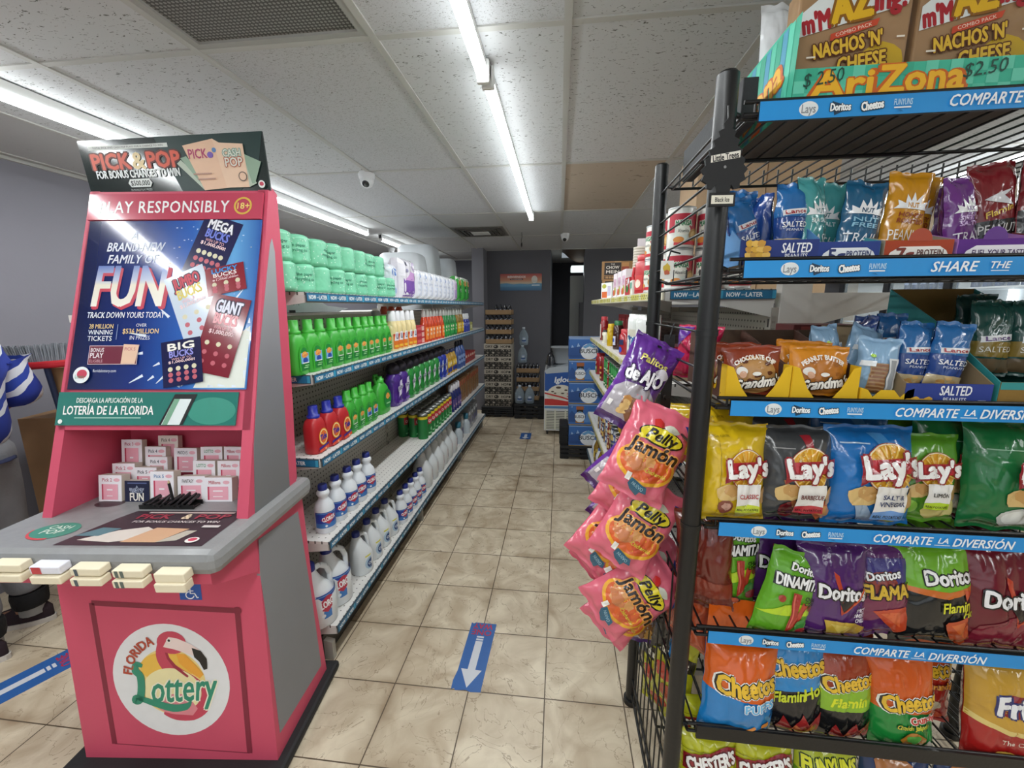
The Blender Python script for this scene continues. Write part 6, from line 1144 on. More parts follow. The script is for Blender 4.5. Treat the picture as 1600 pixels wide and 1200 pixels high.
at(D2, 0.6507, 0.933, ZS-.012, .02, -.12, .0)
again(D2, 0.5522, 1.018, ZS+.01, .1, -.05, -.02, 'purple tortilla chip bag behind the green leaning bag')
D3 = bag('chip_bag', 'purple and orange flame tortilla chip bag right of the purple one', .13, .225, .06, '#5a2a66', [('p', [(-.5, 1.05), (.5, 1.1), (.5, 1.5), (-.5, 1.5)], '#3a3478'), ('p', [(-.5, .7), (.2, 1.1), (.1, 1.3), (-.5, 1.2)], '#8a3c34'), ('p', [(-.5, .3), (.5, .6), (.5, 1.0), (-.5, .75)], '#7a3250'), ('t', 'Doritos', -.02, 1.22, .14, '#f0f0f2', dict(bold=.06, w=.56, rot=.16, ol='#141016')), ('t', 'FLAMAS', .06, .93, .24, '#d8b43a', dict(bold=.06, w=.86, rot=.06, ol='#2a1420')), ('p', [(-.22, .56), (.34, .66), (.42, .2), (.2, .12)], '#c84a2a'), ('p', [(-.1, .52), (.24, .56), (.26, .26)], '#d8663a')], 13, group='tortilla chip bags')
at(D3, 0.7707, 0.943, ZS-.008, -.08, -.13, -.08)
D4 = bag('chip_bag', 'black and lime green hot tortilla chip bag, right of the flame bag', .172, .24, .07, '#1b1d1e', [('p', [(-.5, .82), (.1, .72), (.5, .86), (.5, 1.5), (-.5, 1.5)], '#6fae2a'), ('p', [(-.5, .8), (.1, .7), (.5, .82), (.5, .88), (.1, .8), (-.5, .86)], '#c86a2a'), ('t', 'Doritos', .16, .99, .18, '#f2f2f2', dict(bold=.06, w=.68, rot=.05, ol='#15171a')), ('p', [(.3, .82), (.36, .66), (.42, .8)], '#c8502e'), ('t', 'Flamin', .2, .6, .13, '#d8d82a', dict(bold=.04, shear=.3, w=.4, rot=.08)), ('t', 'Hot', .4, .5, .1, '#d8d82a', dict(bold=.04, shear=.3)), ('p', [(.06, .36), (.34, .46), (.44, .06), (.3, -.0), (.18, .1)], '#b84a22'), ('p', [(.14, .34), (.3, .4), (.34, .14)], '#d0662e')], 14, group='tortilla chip bags')
at(D4, 0.8758, 0.938, ZS-.012, -.04, -.14, -.06)
D5 = bag('chip_bag', 'dark red tortilla chip bag at the right edge of the photo', .18, .262, .08, '#6a1a28', dor('', [('p', [(-.5, .0), (.2, .0), (.5, .3), (.5, .7), (-.3, .4)], '#7e2234')], [('p', blob(.36, .2, .14, .16, 4), '#c89a4a')], .1, .75, .76), 15, group='tortilla chip bags')
at(D5, 1.0146, 0.938, ZS-.018, -.05, -.14, -.08); again(D5, 1.1869, 0.938, ZS, .03, -.14, 0, 'dark red tortilla chip bag at the right end of its shelf, outside the photo'); again(D4, 0.9134, 1.048, ZS+.02, .05, -.04, .03, 'lime green tortilla chip bag behind the black and lime one'); again(D2, 0.6826, 1.048, ZS+.02, .06, -.04, .04, 'purple tortilla chip bag in the back row behind the spicy sweet bag'); again(D5, 1.0484, 1.058, ZS+.02, .0, -.04, 0, 'dark red tortilla chip bag in the back row of its shelf')
R1 = bag('chip_bag', 'dark red chip bag standing behind the rack post, left of the green rolled chips', .14, .26, .08, '#6e2a20', [('p', [(-.5, .4), (.5, .3), (.5, .6), (-.5, .8)], '#8a3a2a')], 16, group='tortilla chip bags'); at(R1, 0.3837, 0.988, ZS, -.35, -.02, -.06)
# cheese puff shelf
ZS = ZK[1]+.006
def chee(top, low, word, wc, extra=(), cy=.86, split=.72, w=.84):
    return [('p', [(-.5, split), (.5, split-.06), (.5, 1.9), (-.5, 1.9)], top)]+([('p', [(-.5, 0), (.5, 0), (.5, split-.06), (-.5, split)], low)] if low else [])+list(extra)+[('t', 'Cheetos', .02, cy, .24, '#f2f0ea', dict(bold=.17, w=w*1.06, rot=.12)), ('t', 'Cheetos', .02, cy, .24, '#14120e', dict(bold=.12, w=w*1.03, rot=.12)), ('t', 'Cheetos', .02, cy, .24, '#e8bc34', dict(bold=.06, w=w, rot=.12))]+([('t', word, .18, cy-.26, .11, wc[0], dict(bold=.06, w=.42, rot=.1, ol=wc[1]))] if word else [])
puff = lambda x, y, a, l=.16: ('p', [(x+l*math.cos(a)*t-.035*math.sin(a)*s_, y+l*math.sin(a)*t+.035*math.cos(a)*s_) for t, s_ in ((0, .6), (.15, 1), (.85, 1), (1, .6), (1, -.6), (.85, -1), (.15, -1), (0, -.6))], '#d88a3a')
C1 = bag('chip_bag', 'blue and orange cheese puff bag at the left of its shelf', .185, .255, .095, '#1f7fc4', chee('#d8601c', None, 'PUFFS', ('#6fc0f0', '#f0f4f6'), [puff(.08, .16, .9), puff(.26, .3, .1, .12), puff(-.05, .04, 0), ('p', [(-.3, .12), (-.1, .2), (.0, .1), (-.12, .04)], '#e8d8c8')], .86, .7, .8), 21, group='cheese puff bags')
at(C1, 0.4611, 0.926, ZS-.03, .03, -.13, .06)
again(C1, .405, 1.13, ZS+.0, .5, -.05, .2, 'blue cheese puff bag squeezed behind the first, by the rack post').scale = (.85, 1, .8)
HOT = [('t', 'Flamin', -.12, .74, .16, '#c8d42a', dict(bold=.05, shear=.3, w=.5, rot=.2)), ('t', 'Hot', .28, .86, .16, '#c8d42a', dict(bold=.05, shear=.3, rot=.3)), ('p', [(-.3, .1), (-.2, .42), (-.05, .2), (.1, .48), (.2, .3), (.42, .5), (.36, .1), (.1, .02)], '#a02a2a'), ('p', [(-.1, .1), (.0, .28), (.14, .16), (.26, .3), (.28, .08)], '#d8703a'), ('p', [(.12, .06), (.3, .14), (.42, .06), (.3, .0)], '#e0e0dc')]
C2 = bag('chip_bag', 'blue and black hot cheese puff bag, second on its shelf', .158, .252, .07, '#17181c', [('p', [(-.5, .78), (.5, .9), (.5, 1.7), (-.5, 1.7)], '#2a86c8')]+HOT+chee('#2a86c8', None, None, None, [], 1.22, 1.5, .84)[1:], 22, group='cheese puff bags')
at(C2, 0.6051, 0.943, ZS-.03, -.04, -.12, -.03)
C3 = bag('chip_bag', 'orange, lime and black hot cheese snack bag, third on its shelf', .148, .252, .07, '#1a1b1c', chee('#9a3a1c', None, None, None, [('p', [(-.5, .66), (.5, .7), (.5, 1.1), (-.5, 1.05)], '#8ab82a'), ('t', 'Flamin', .0, .84, .15, '#e0e82a', dict(bold=.05, shear=.3, w=.6, rot=.06))]+HOT[2:], 1.18, 1.02, .84), 23, group='cheese puff bags')
at(C3, 0.7257, 0.943, ZS-.036, .03, -.12, -.05)
C4 = bag('chip_bag', 'green and orange cheddar cheese snack bag', .152, .268, .075, '#1f8a3c', chee('#cf5a1e', None, 'Crunchy', ('#c8362e', '#f0ece4'), [('t', 'Cheddar Jalapeño', .06, .6, .08, '#d8d83a', dict(bold=.04, w=.5, ol='#1c4a22')), ('p', blob(.08, .36, .12, .1, 5), '#4a9a3a'), ('p', blob(.08, .36, .17, .13, 6, k=.35), '#b87a2a'), ('p', blob(.08, .37, .1, .08, 5), '#5aa84a'), puff(-.2, .24, -.1, .36), ('p', [(.2, .2), (.34, .32), (.48, .12), (.3, .06)], '#e0dcd0')], 1.02, .86, .84), 24, group='cheese puff bags')
at(C4, 0.8545, 0.933, ZS-.04, .02, -.12, -.06)
C5 = bag('chip_bag', 'red crunchy cheese snack bag behind the green one', .15, .26, .07, '#b0281e', chee('#c8501c', None, 'Crunchy', ('#e8a03a', '#7a1a14'), [('p', blob(.1, .4, .14, .1, 5), '#d8c8a8'), ('p', blob(.1, .2, .2, .1, 6), '#d0562a')], 1.08, .95, .84), 25, group='cheese puff bags')
at(C5, 0.9556, 1.018, ZS-.03, -.05, -.1, -.04)
C6 = bag('chip_bag', 'gold and red corn chip bag at the right edge of the photo', .17, .27, .08, '#a8201e', [('p', [(-.5, .74), (-.1, .6), (.5, .58), (.5, 1.8), (-.5, 1.8)], '#c89c3a'), ('p', [(-.5, .74), (-.1, .6), (.5, .58), (.5, .64), (-.1, .67), (-.5, .82)], '#e0c87a'), ('p', [(-.22, .86), (.5, .86), (.5, 1.16), (-.14, 1.16)], '#8a1a22'), ('t', 'Fritos', .16, 1.0, .26, '#f0f2f6', dict(bold=.07, w=.76, ol='#2a2f6a')), ('t', 'The Original', .1, .48, .07, '#f0e6d8', {}), ('p', blob(-.1, .24, .2, .1, 7), '#d8a84a'), ('p', blob(.2, .2, .18, .12, 8), '#c8943a')], 26, group='cheese puff bags')
at(C6, 1.0667, 0.928, ZS-.04, .0, -.12, -.03); again(C6, 1.2437, 0.928, ZS, .03, -.12, 0, 'gold and red corn chip bag at the right end of its shelf, outside the photo')
again(C2, 0.6343, 1.038, ZS, .05, -.04, .05, 'blue and black hot cheese puff bag in the back row'); again(C3, 0.7692, 1.048, ZS, .0, -.04, .03, 'lime and black hot cheese snack bag in the back row')
DK = bag('chip_bag', 'black and red hot snack bag wedged behind the rack post on the cheese puff shelf', .14, .24, .08, '#1c1a1c', [('p', blob(0, .8, .3, .2, 4), '#7a2a26'), ('p', blob(.1, .4, .3, .2, 5), '#4a3a34'), ('t', 'Hot', 0, 1.1, .2, '#d8c83a', dict(bold=.05))], 27, group='cheese puff bags'); at(DK, 0.3713, 1.138, ZS, -.3, -.03, 0)
# bottom shelf
ZS = ZK[0]+.006
CH = bag('chip_bag', 'x', .155, .24, .085, '#c2c428', [('p', [(-.5, .3+.14*i), (.5, .36+.14*i), (.5, .372+.14*i), (-.5, .312+.14*i)], '#8a8a18') for i in range(8)]+[('p', [(-.46, .96), (.46, 1.14), (.48, 1.36), (.3, 1.4), (-.46, 1.22)], '#8e1f2a'), ('t', "CHESTER'S", .0, 1.17, .19, '#f4f2f0', dict(bold=.07, w=.84, rot=.19, ol='#5a1218')), ('p', blob(.1, .4, .26, .18, 3), '#b8342a'), ('p', blob(-.1, .3, .2, .12, 4), '#c8503a')], 31, group='yellow puffcorn bags on the bottom shelf')
at(CH, 0.4067, 0.933, ZS, .05, -.1, .03, 'yellow puffcorn bag on the bottom shelf, next to the rack post'); again(CH, 0.555, 0.933, ZS, -.04, -.1, -.04, 'yellow puffcorn bag on the bottom shelf, second from the rack post'); again(CH, 0.4229, 1.038, ZS+.01, .1, -.05, .03, 'yellow puffcorn bag behind the one next to the rack post')
FUN = bag('chip_bag', 'green and yellow onion ring snack bag on the bottom shelf', .16, .24, .08, '#6a9a2e', [('p', [(-.5, 1.05), (.5, 1.05), (.5, 1.6), (-.5, 1.6)], '#b8c43a'), ('t', 'FUNYUNS', 0, 1.2, .2, '#e6e83a', dict(bold=.07, w=.86, ol='#1c3a16')), ('p', blob(0, .6, .3, .25, 4), '#c83a4a')], 32); at(FUN, 0.7083, 0.938, ZS, .03, -.1, 0)
FU2 = bag('chip_bag', 'dark blue snack bag at the bottom of the rack, right side', .17, .24, .08, '#1f3a6a', [('t', 'TOSTITOS', 0, 1.0, .18, '#f0f0f0', dict(bold=.06, w=.8)), ('p', blob(-.1, 1.2, .3, .18, 4), '#b87a4a')], 33); at(FU2, 0.871, 0.938, ZS, .0, -.1, 0); again(FU2, 1.0433, 0.938, ZS, .03, -.1, 0, 'dark blue snack bag at the bottom right of the rack, outside the photo')
# yellow pork rind bags leaning against the side wires, purple one above
CH2 = bag('chip_bag', 'x', .15, .30, .06, '#c2c02a', [('p', [(-.5, 1.3), (.5, 1.3), (.5, 1.6), (-.5, 1.6)], '#2a2422'), ('t', 'Chicharrones', 0, 1.45, .16, '#f0ecd8', dict(bold=.06, w=.84)), ('p', blob(-.1, .95, .22, .2, 4), '#c8402e'), ('p', blob(.12, .5, .25, .22, 5), '#b84a2a'), ('e', .2, 1.1, .16, .12, '#8a1f2a')], 34, cat='snack bag', group='yellow bags behind the side wires')
at(CH2, .365, 1.14, .30, -1.0, -.02, .05, 'yellow snack bag with red print behind the side wires of the rack, upper one'); again(CH2, .37, 1.26, .16, -1.0, -.02, -.05, 'yellow snack bag with red print behind the side wires of the rack, lower one')
OR = bag('chip_bag', 'orange snack bag glimpsed behind the side wires above the yellow bags', .14, .2, .06, '#c8562e', [('e', 0, .8, .3, .2, '#b03a26')], 35, cat='snack bag'); at(OR, .372, 1.06, .62, -1.0, 0, 0)
# ---- nut and cookie trays on the upper shelves
def tray(name, label, x, w, z, d, hf, hb, cin, front, ops, side=None, y=.915, kind='card', rz=0, cat='display tray', hs=None):
    t = thing(name, label, cat, (x, y, z), rz, 'snack display trays')
    cm = mat(cin, kind); fm = mat(front, kind); sm = mat(side or front, kind); hs = hs or hb
    MB().bb((-w/2, 0, 0), (w/2, d, .003), cm).build('tray_floor', t)
    m = MB().bb((-w/2, -.0012, 0), (w/2, .0012, hf), fm); m.ops(flat((-w/2, -.0014, 0)), ops); m.build('front_flap', t)
    for s in (-1, 1): MB().prism([(.0, 0), (d, 0), (d, hb), (d*.55, hs), (.0, hf)], 0, s*w/2-.0012, s*w/2+.0012, sm).build('side_flap', t)
    MB().bb((-w/2, d-.0012, 0), (w/2, d+.0012, hb), cm).build('back_flap', t); return t
NUT = lambda o, n, seed, x0, x1, y0, y1: o+[('p', blob(random.Random(seed+i).uniform(x0, x1), random.Random(seed*3+i).uniform(y0, y1), .1, .055, i, k=.12), ['#d8b070', '#c89a58', '#e2c48a'][i % 3]) for i in range(n)]
ZS = ZK[5]+.008
tray('snack_tray', 'dark blue SALTED PEANUTS tray on the upper nut shelf next to the rack post', .437, .148, ZS, .16, .048, .1, '#8a8272', '#23367a', [('t', 'SALTED', .107, .032, .018, '#f0f2f6', dict(bold=.03, shear=.15, w=.056)), ('t', 'PEANUTS', .107, .016, .009, '#e6eaf2', dict(bold=.02, w=.042)), ('p', [(.13, .004), (.16, .004), (.155, .014), (.14, .012)], '#c8d4e4')]+[('p', [(x*.065+.024 if 0 else a, b) for a, b in blob(.016+.011*(i % 4), .008+.011*(i//4), .0085, .0065, i, k=.15)], ['#d8a83a', '#e8bc5a', '#c8943a'][i % 3]) for i, x in enumerate(range(15))], '#4a80b4')
tray('snack_tray', 'blue and white 5g PROTEIN tray on the upper nut shelf', .567, .112, ZS, .30, .042, .09, '#b8b4a8', '#243c86', [('p', [(.0, .0), (.112, .0), (.1, .022), (.088, .03), (.024, .03), (.01, .02)], '#e6eaee'), ('t', '5g', .034, .015, .024, '#22306a', dict(bold=.05)), ('t', 'PROTEIN', .074, .018, .012, '#22306a', dict(bold=.03, w=.044))], '#4a9aa6')
tray('snack_tray', 'rust and white 7g PROTEIN tray on the upper nut shelf', .692, .12, ZS, .30, .042, .09, '#b8aa90', '#a83f1c', [('p', ell(.06, .04, .021, .024, 0, 180), '#a83f1c'), ('p', [(.0, .0), (.12, .0), (.108, .022), (.096, .03), (.026, .03), (.01, .02)], '#eeeae4'), ('t', '7g', .036, .015, .024, '#7a2818', dict(bold=.05)), ('t', 'PROTEIN', .08, .018, .012, '#5a2a20', dict(bold=.03, w=.046))], '#9a9080')
tray('snack_tray', 'purple FUEL YOUR TASTE tray on the upper nut shelf', .83, .138, ZS, .30, .042, .09, '#a89cb0', '#5c2488', [('p', ell(.06, .04, .021, .024, 0, 180), '#5c2488'), ('p', [(.004, .0), (.138, .0), (.126, .022), (.11, .03), (.03, .03), (.014, .02)], '#eeeaf2'), ('t', 'FUEL YOUR TASTE', .07, .016, .011, '#3a1a5a', dict(bold=.03, w=.092))], '#b07ac0')
tray('snack_tray', 'dark red nut tray on the upper nut shelf, right end', .985, .138, ZS, .30, .042, .09, '#8a7a70', '#6a1a24', [], '#7a2a30')
tray('snack_tray', 'second dark red nut tray at the right end of the upper nut shelf', 1.14, .138, ZS, .30, .042, .09, '#8a7a70', '#6a1a24', [], '#7a2a30')
def lance(seed): return [('r', -.5, 1.15, .5, 2.2, '#2a6aa8'), ('p', [(-.36, 1.18), (.36, 1.26), (.38, 1.42), (-.36, 1.34)], '#f0f0f2'), ('p', [(-.33, 1.2), (.33, 1.275), (.35, 1.4), (-.33, 1.325)], '#e8e4e6'), ('t', 'Lance', .0, 1.3, .11, '#a02a34', dict(bold=.07, w=.6, rot=.1)), ('t', 'SALTED', .02, .92, .15, '#f0f2f6', dict(bold=.03, w=.76, rot=.04)), ('t', 'PEANUTS', .06, .76, .07, '#d8e0ec', dict(w=.6, rot=.04))]+NUT([('r', -.5, .12, .5, .5, '#c8b48a')], 7, seed, -.32, .32, .18, .42)
NB = bag('peanut_bag', 'x', .068, .15, .04, '#23468c', lance(3), 41, 'snack bag', 'blue salted peanut bags', pl=.35, seal=.07)
for i, (x, y, z, rz, tl, ro, l) in enumerate(((.478, .97, ZS+.02, .05, -.08, .04, 'blue salted peanut bag in the upper dark blue tray, front right'), (.412, .98, ZS+.0, .35, -.1, -.26, 'blue salted peanut bag leaning at the left of the upper tray'), (.45, 1.03, ZS+.01, 1.9, -.05, .02, 'blue salted peanut bag turned showing its back in the upper tray'), (.405, 1.04, ZS+.025, .2, -.02, .02, 'blue salted peanut bag in the rear of the upper tray'))):
    (at if i == 0 else again)(NB, x, y, z, rz, tl, ro, l)
def nuth(base, w1, c1, word, wc, band2): return [('p', [(-.42, 1.22), (-.34, 1.3), (-.36, 1.42), (-.2, 1.34), (-.18, 1.56), (-.06, 1.4), (.0, 1.62), (.07, 1.4), (.2, 1.56), (.2, 1.34), (.36, 1.42), (.34, 1.3), (.42, 1.22)], '#eceef0'), ('t', 'NUT', .0, 1.31, .11, base, dict(bold=.05, w=.28))]+[('t', w_, 0, 1.08-.14*i, .1, c1, dict(bold=.05, w=.62)) for i, w_ in enumerate(w1)]+[('t', word, .0, .62, .24, wc, dict(w=.84, rot=.05))]+NUT([('r', -.5, .1, .5, .36, band2)], 5, 6, -.3, .3, .14, .32)
N1 = bag('nut_bag', 'teal cashew nut bag in the 5g protein tray', .082, .178, .04, '#4a9a9c', nuth('#3a7a7c', ['SEA SALT'], '#d8ecec', 'CASH', '#eef4f4', '#8ac0c0'), 42, 'snack bag', 'nut bags on the upper nut shelf', pl=.35, seal=.06); at(N1, .535, .985, ZS+.004, .5, -.06, -.05)
again(N1, .572, 1.045, ZS+.006, -.3, -.03, .1, 'teal cashew nut bag in the rear of the 5g protein tray')
N2 = bag('nut_bag', 'blue trail mix bag in the 5g protein tray', .08, .168, .04, '#1f5a7e', nuth('#1f4a6a', ['NUT', 'FREE'], '#8ac0d8', 'TRAIL', '#e8eef2', '#24489a'), 43, 'snack bag', 'nut bags on the upper nut shelf', pl=.35, seal=.06); at(N2, .607, .975, ZS+.004, .0, -.08, .16)
N3 = bag('nut_bag', 'gold honey roasted peanut bag in front of its pair', .085, .182, .042, '#c88c1e', nuth('#c88c1e', ['HONEY', 'ROASTED'], '#8e3a1e', 'PEANUT', '#f4eee0', '#b87a28'), 44, 'snack bag', 'nut bags on the upper nut shelf', pl=.35, seal=.06); at(N3, .690, .97, ZS+.004, .05, -.08, .12)
again(N3, .735, 1.02, ZS+.006, .0, -.04, .14, 'gold honey roasted peanut bag, right one of the pair'); again(N3, .655, 1.055, ZS+.006, 1.0, -.02, .1, 'gold honey roasted peanut bag turned sideways behind the pair')
N4 = bag('nut_bag', 'purple trail mix bag in the purple tray', .078, .166, .042, '#6a3080', nuth('#6a3080', ['SWEET &', 'SALTY'], '#d0a8e0', 'TRAIL', '#f0eaf4', '#8a4aa0'), 45, 'snack bag', 'nut bags on the upper nut shelf', pl=.35, seal=.06); at(N4, .812, .975, ZS+.004, .3, -.07, -.1)
again(N4, .865, 1.06, ZS+.004, -.2, -.03, .0, 'purple trail mix bag in the rear of the purple tray')
N5 = bag('nut_bag', 'dark red hot peanut bag, lower of the two at the right edge', .085, .185, .042, '#7e2028', [('p', [(-.3, 1.3), (.3, 1.1), (.1, 1.35), (.3, 1.5), (.0, 1.42)], '#d8d8dc'), ('t', 'Flamin', .0, 1.0, .13, '#e0b83a', dict(bold=.04, shear=.3, w=.6, rot=.3)), ('r', -.5, .1, .5, .8, '#1a1a1e'), ('t', 'PEANUT', .0, .6, .2, '#e6e2e0', dict(w=.8))], 46, 'snack bag', 'nut bags on the upper nut shelf', pl=.35, seal=.06); at(N5, .895, 1.0, ZS+.02, -.1, -.06, -.12)
again(N5, .955, .985, ZS+.035, .05, -.08, .02, 'dark red hot peanut bag, taller one at the right edge'); again(N5, 1.02, 1.02, ZS+.02, .05, -.06, .05, 'dark red hot peanut bag in the right end tray')
# cookies
ZS = ZK[4]+.008
def cookietray(label, x, w): 
    t = tray('cookie_tray', label, x, w, ZS, .26, .085, .12, '#5a4630', '#e0b414', [], '#4a2e22')
    return t
for x, w, l in ((.425, .128, 'yellow and brown cookie tray holding chocolate chip cookies'), (.558, .13, 'yellow and brown cookie tray holding peanut butter cookies'), (.68, .10, 'low yellow tray of sandwich crackers beside the cookies')):
    t = thing('cookie_tray', l, 'display tray', (x, .915, ZS), 0, 'snack display trays')
    h = .078 if x < .6 else .034
    m = MB(); m.prism([(-w/2, 0), (w/2, 0), (w/2, h), (w/2-.012, h-.004), (w*.26, h*.4), (w*.12, .006 if x < .6 else .03), (-w*.12, .006 if x < .6 else .03), (-w*.26, h*.4), (-w/2+.012, h-.004), (-w/2, h)], 1, -.0012, .0012, mat('#e0b414', 'card')); m.build('front_flap', t)
    MB().bb((-w/2, 0, 0), (w/2, .26, .003), mat('#4a3422', 'card')).bb((-w/2, .258, 0), (w/2, .26, .14), mat('#4a3626', 'card')).build('tray_floor', t)
    for s in (-1, 1):
        m = MB().prism([(.03, 0), (.26, 0), (.26, .14), (.03, h)], 0, s*w/2-.0012, s*w/2+.0012, mat('#4a2c20', 'card')).bb((s*w/2-.0012, 0, 0), (s*w/2+.0012, .03, h), mat('#e0b414', 'card'))
        if s < 0 and x < .5: m.ops(flat((-w/2-.0012, .26, 0), (0, -1, 0)), [('e', .15, .075, .014, .018, '#d8d2c0'), ('e', .18, .05, .012, .016, '#e0b414'), ('e', .15, .03, .014, .014, '#b8a0c0'), ('e', .2, .03, .012, .014, '#e0b414'), ('e', .1, .09, .012, .014, '#e0b414'), ('e', .1, .05, .013, .016, '#d8d2c0')])
        m.build('side_flap', t)
def cookie(base, word, cc, chips, seed): return bag('cookie_pack', 'x', .125, .105, .032, base, [('p', ell(.02, .34, .37, .33, 0, 360, 24), cc)]+[('p', blob(.02+.24*math.cos(i*2.4), .38+.2*math.sin(i*1.7), .05, .035, i), chips) for i in range(8)]+[('t', word, .0, .66, .075, '#f4ece0', dict(bold=.07, w=.74, arc=.55, ol=None)), ('e', -.22, .42, .1, .075, '#eae6e0'), ('e', -.2, .36, .06, .06, '#d8a88a'), ('p', ell(.02, .37, .075, .035, 0, 360, 14), '#efece4'), ('t', "Grandma's", .06, .22, .17, '#f2efe8', dict(bold=.06, shear=.3, w=.8, rot=.14, ol='#2a1c14'))], seed, 'cookie pack', 'cookie packs in the trays', seal=.06, pl=.3)
K1 = cookie('#8a3a24', 'CHOCOLATE CHIP', '#b98a52', '#5a2c1a', 51); at(K1, .422, .94, ZS+.012, .0, -.06, -.03, 'brown chocolate chip cookie pack at the front of its tray')
again(K1, .395, .985, ZS+.016, .05, -.04, .04, 'brown chocolate chip cookie pack behind the front one')
K2 = cookie('#cf8420', 'PEANUT BUTTER', '#b8742e', '#a0622a', 52); at(K2, .556, .94, ZS+.012, .0, -.06, .0, 'orange peanut butter cookie pack at the front of its tray')
again(K2, .545, .99, ZS+.02, .03, -.03, .06, 'orange peanut butter cookie pack behind the front one')
WR = bag('cracker_pack', 'clear and pale blue sandwich cracker pack in the low yellow tray', .075, .13, .045, '#8fb4d4', [('r', -.2, .1, .22, 1.0, '#b8946a')]+[('r', -.18, .14+.11*i, .2, .2+.11*i, '#8a5c3a') for i in range(8)]+[('r', .22, .1, .46, 1.15, '#dfe3e6'), ('r', .27, .2, .4, 1.1, '#9aa0a6'), ('r', -.46, .9, -.1, 1.05, '#e6ecf0'), ('e', -.2, 1.2, .07, .05, '#a8d848')], 53, 'snack pack', 'sandwich cracker packs', pl=.35, seal=.06); at(WR, .675, .955, ZS+.006, -.3, -.1, .06)
again(WR, .628, 1.03, ZS+.03, .3, -.1, -.1, 'pale blue cracker pack at the back left of the low yellow tray'); again(WR, .69, 1.04, ZS+.03, .1, -.1, .25, 'pale blue cracker pack at the back right of the low yellow tray')
tray('snack_tray', 'dark blue SALTED PEANUTS tray on the middle shelf', .793, .16, ZS, .30, .045, .15, '#8a7658', '#243a8c', [('t', 'SALTED', .093, .031, .019, '#f0f2f6', dict(bold=.03, shear=.1, w=.058)), ('t', 'PEANUTS', .093, .012, .009, '#e6eaf2', dict(bold=.02, w=.042)), ('p', [(.125, .0), (.155, .0), (.15, .012), (.136, .012)], '#c8d4e4')]+[('p', blob(.008+.012*i, .008+.004*(i % 2), .008, .006, i, k=.15), '#d8a83a') for i in range(4)], '#8a7658')
for x, y, z, rz, tl, ro, l in ((.757, .975, ZS+.02, .1, -.1, .1, 'blue salted peanut bag in the middle shelf tray, left of the front pair'), (.815, .965, ZS+.02, -.05, -.1, .14, 'blue salted peanut bag in the middle shelf tray, right of the front pair'), (.845, 1.04, ZS+.0, -.2, -.05, -.2, 'blue salted peanut bag lying low at the right of the middle shelf tray'), (.74, 1.08, ZS+.03, 1.6, -.03, .05, 'blue salted peanut bag turned edge-on in the middle shelf tray'), (.79, 1.09, ZS+.035, .1, -.03, .03, 'blue salted peanut bag at the rear of the middle shelf tray')): again(NB, x, y, z, rz, tl, ro, l).scale = (1.08, 1, 1.0)
tray('snack_tray', 'teal tray of sunflower seeds with tall stepped sides at the right edge', .985, .20, ZS, .32, .05, .245, '#8a6a30', '#8a6a2a', [('r', .0, .035, .2, .05, '#2f8f90')], '#2b8a8c', hs=.17)
SF = bag('seed_bag', 'x', .085, .17, .045, '#1c4a44', [('r', -.5, .5, .5, .9, '#8a7430'), ('p', [(-.36, .86), (.36, .96), (.36, 1.12), (-.36, 1.02)], '#e6e8ea'), ('t', 'Lance', .0, .99, .11, '#5a3a7a', dict(bold=.06, w=.56, rot=.12)), ('t', 'SALTED', .02, .7, .14, '#e6e2d4', dict(w=.76, rot=.05)), ('r', -.5, .1, .5, .45, '#6a5a44')], 54, 'snack bag', 'dark green seed bags in the teal tray', pl=.35, seal=.06)
at(SF, .955, 1.03, ZS+.045, -.05, -.1, .05, 'dark green seed bag in the teal tray, left one'); again(SF, 1.03, 1.02, ZS+.045, -.1, -.1, .04, 'dark green seed bag in the teal tray, right one'); again(SF, 1.0, 1.12, ZS+.06, 0, -.05, 0, 'dark green seed bag in the rear of the teal tray')
# boxes at the rear of the cookie shelf
def rbox(name, label, x, y, z, d, col, ops=(), rz=0, group=None):
    m = MB().bb((-d[0]/2, 0, 0), (d[0]/2, d[1], d[2]), mat(col, 'card'), .002); m.ops(flat((-d[0]/2, 0, 0)), ops); return tag(m.build(name, None, (x, y, z), (0, 0, rz)), label, 'box', group)
rbox('candy_box', 'maroon candy box at the back of the cookie shelf, left', .43, 1.26, ZS, (.2, .1, .085), '#4a1c20', [('r', .0, .06, .2, .085, '#8a2030'), ('t', 'Nerds', .1, .072, .018, '#e8d8d8', {})])
rbox('candy_box', 'dark red candy box at the back of the cookie shelf behind the crackers', .755, 1.26, ZS, (.18, .1, .15), '#5a2020', [('r', .02, .11, .16, .145, '#8a3a34')]); rbox('candy_box', 'bright red candy box end at the back of the cookie shelf', .885, 1.24, ZS, (.05, .12, .135), '#b8202a', [('r', .012, .09, .04, .096, '#e8b0a8'), ('r', .012, .105, .04, .111, '#e8b0a8')])
rbox('candy_box', 'brown tray back showing behind the cookie trays', .56, 1.24, ZS, (.12, .08, .09), '#5a4632')
CD_ = bag('candy_bag', 'magenta and purple candy bag at the left end of the cookie shelf', .12, .15, .06, '#b8204a', [('p', [(-.5, .7), (-.1, 1.2), (-.5, 1.2)], '#5a2a8a'), ('p', blob(.1, .6, .25, .2, 4), '#d84a6a'), ('e', .1, .5, .12, .08, '#efe6ea'), ('e', .1, .5, .05, .04, '#1a1a1a')], 55, 'candy bag'); at(CD_, .385, 1.2, ZS, -.5, -.05, .05)
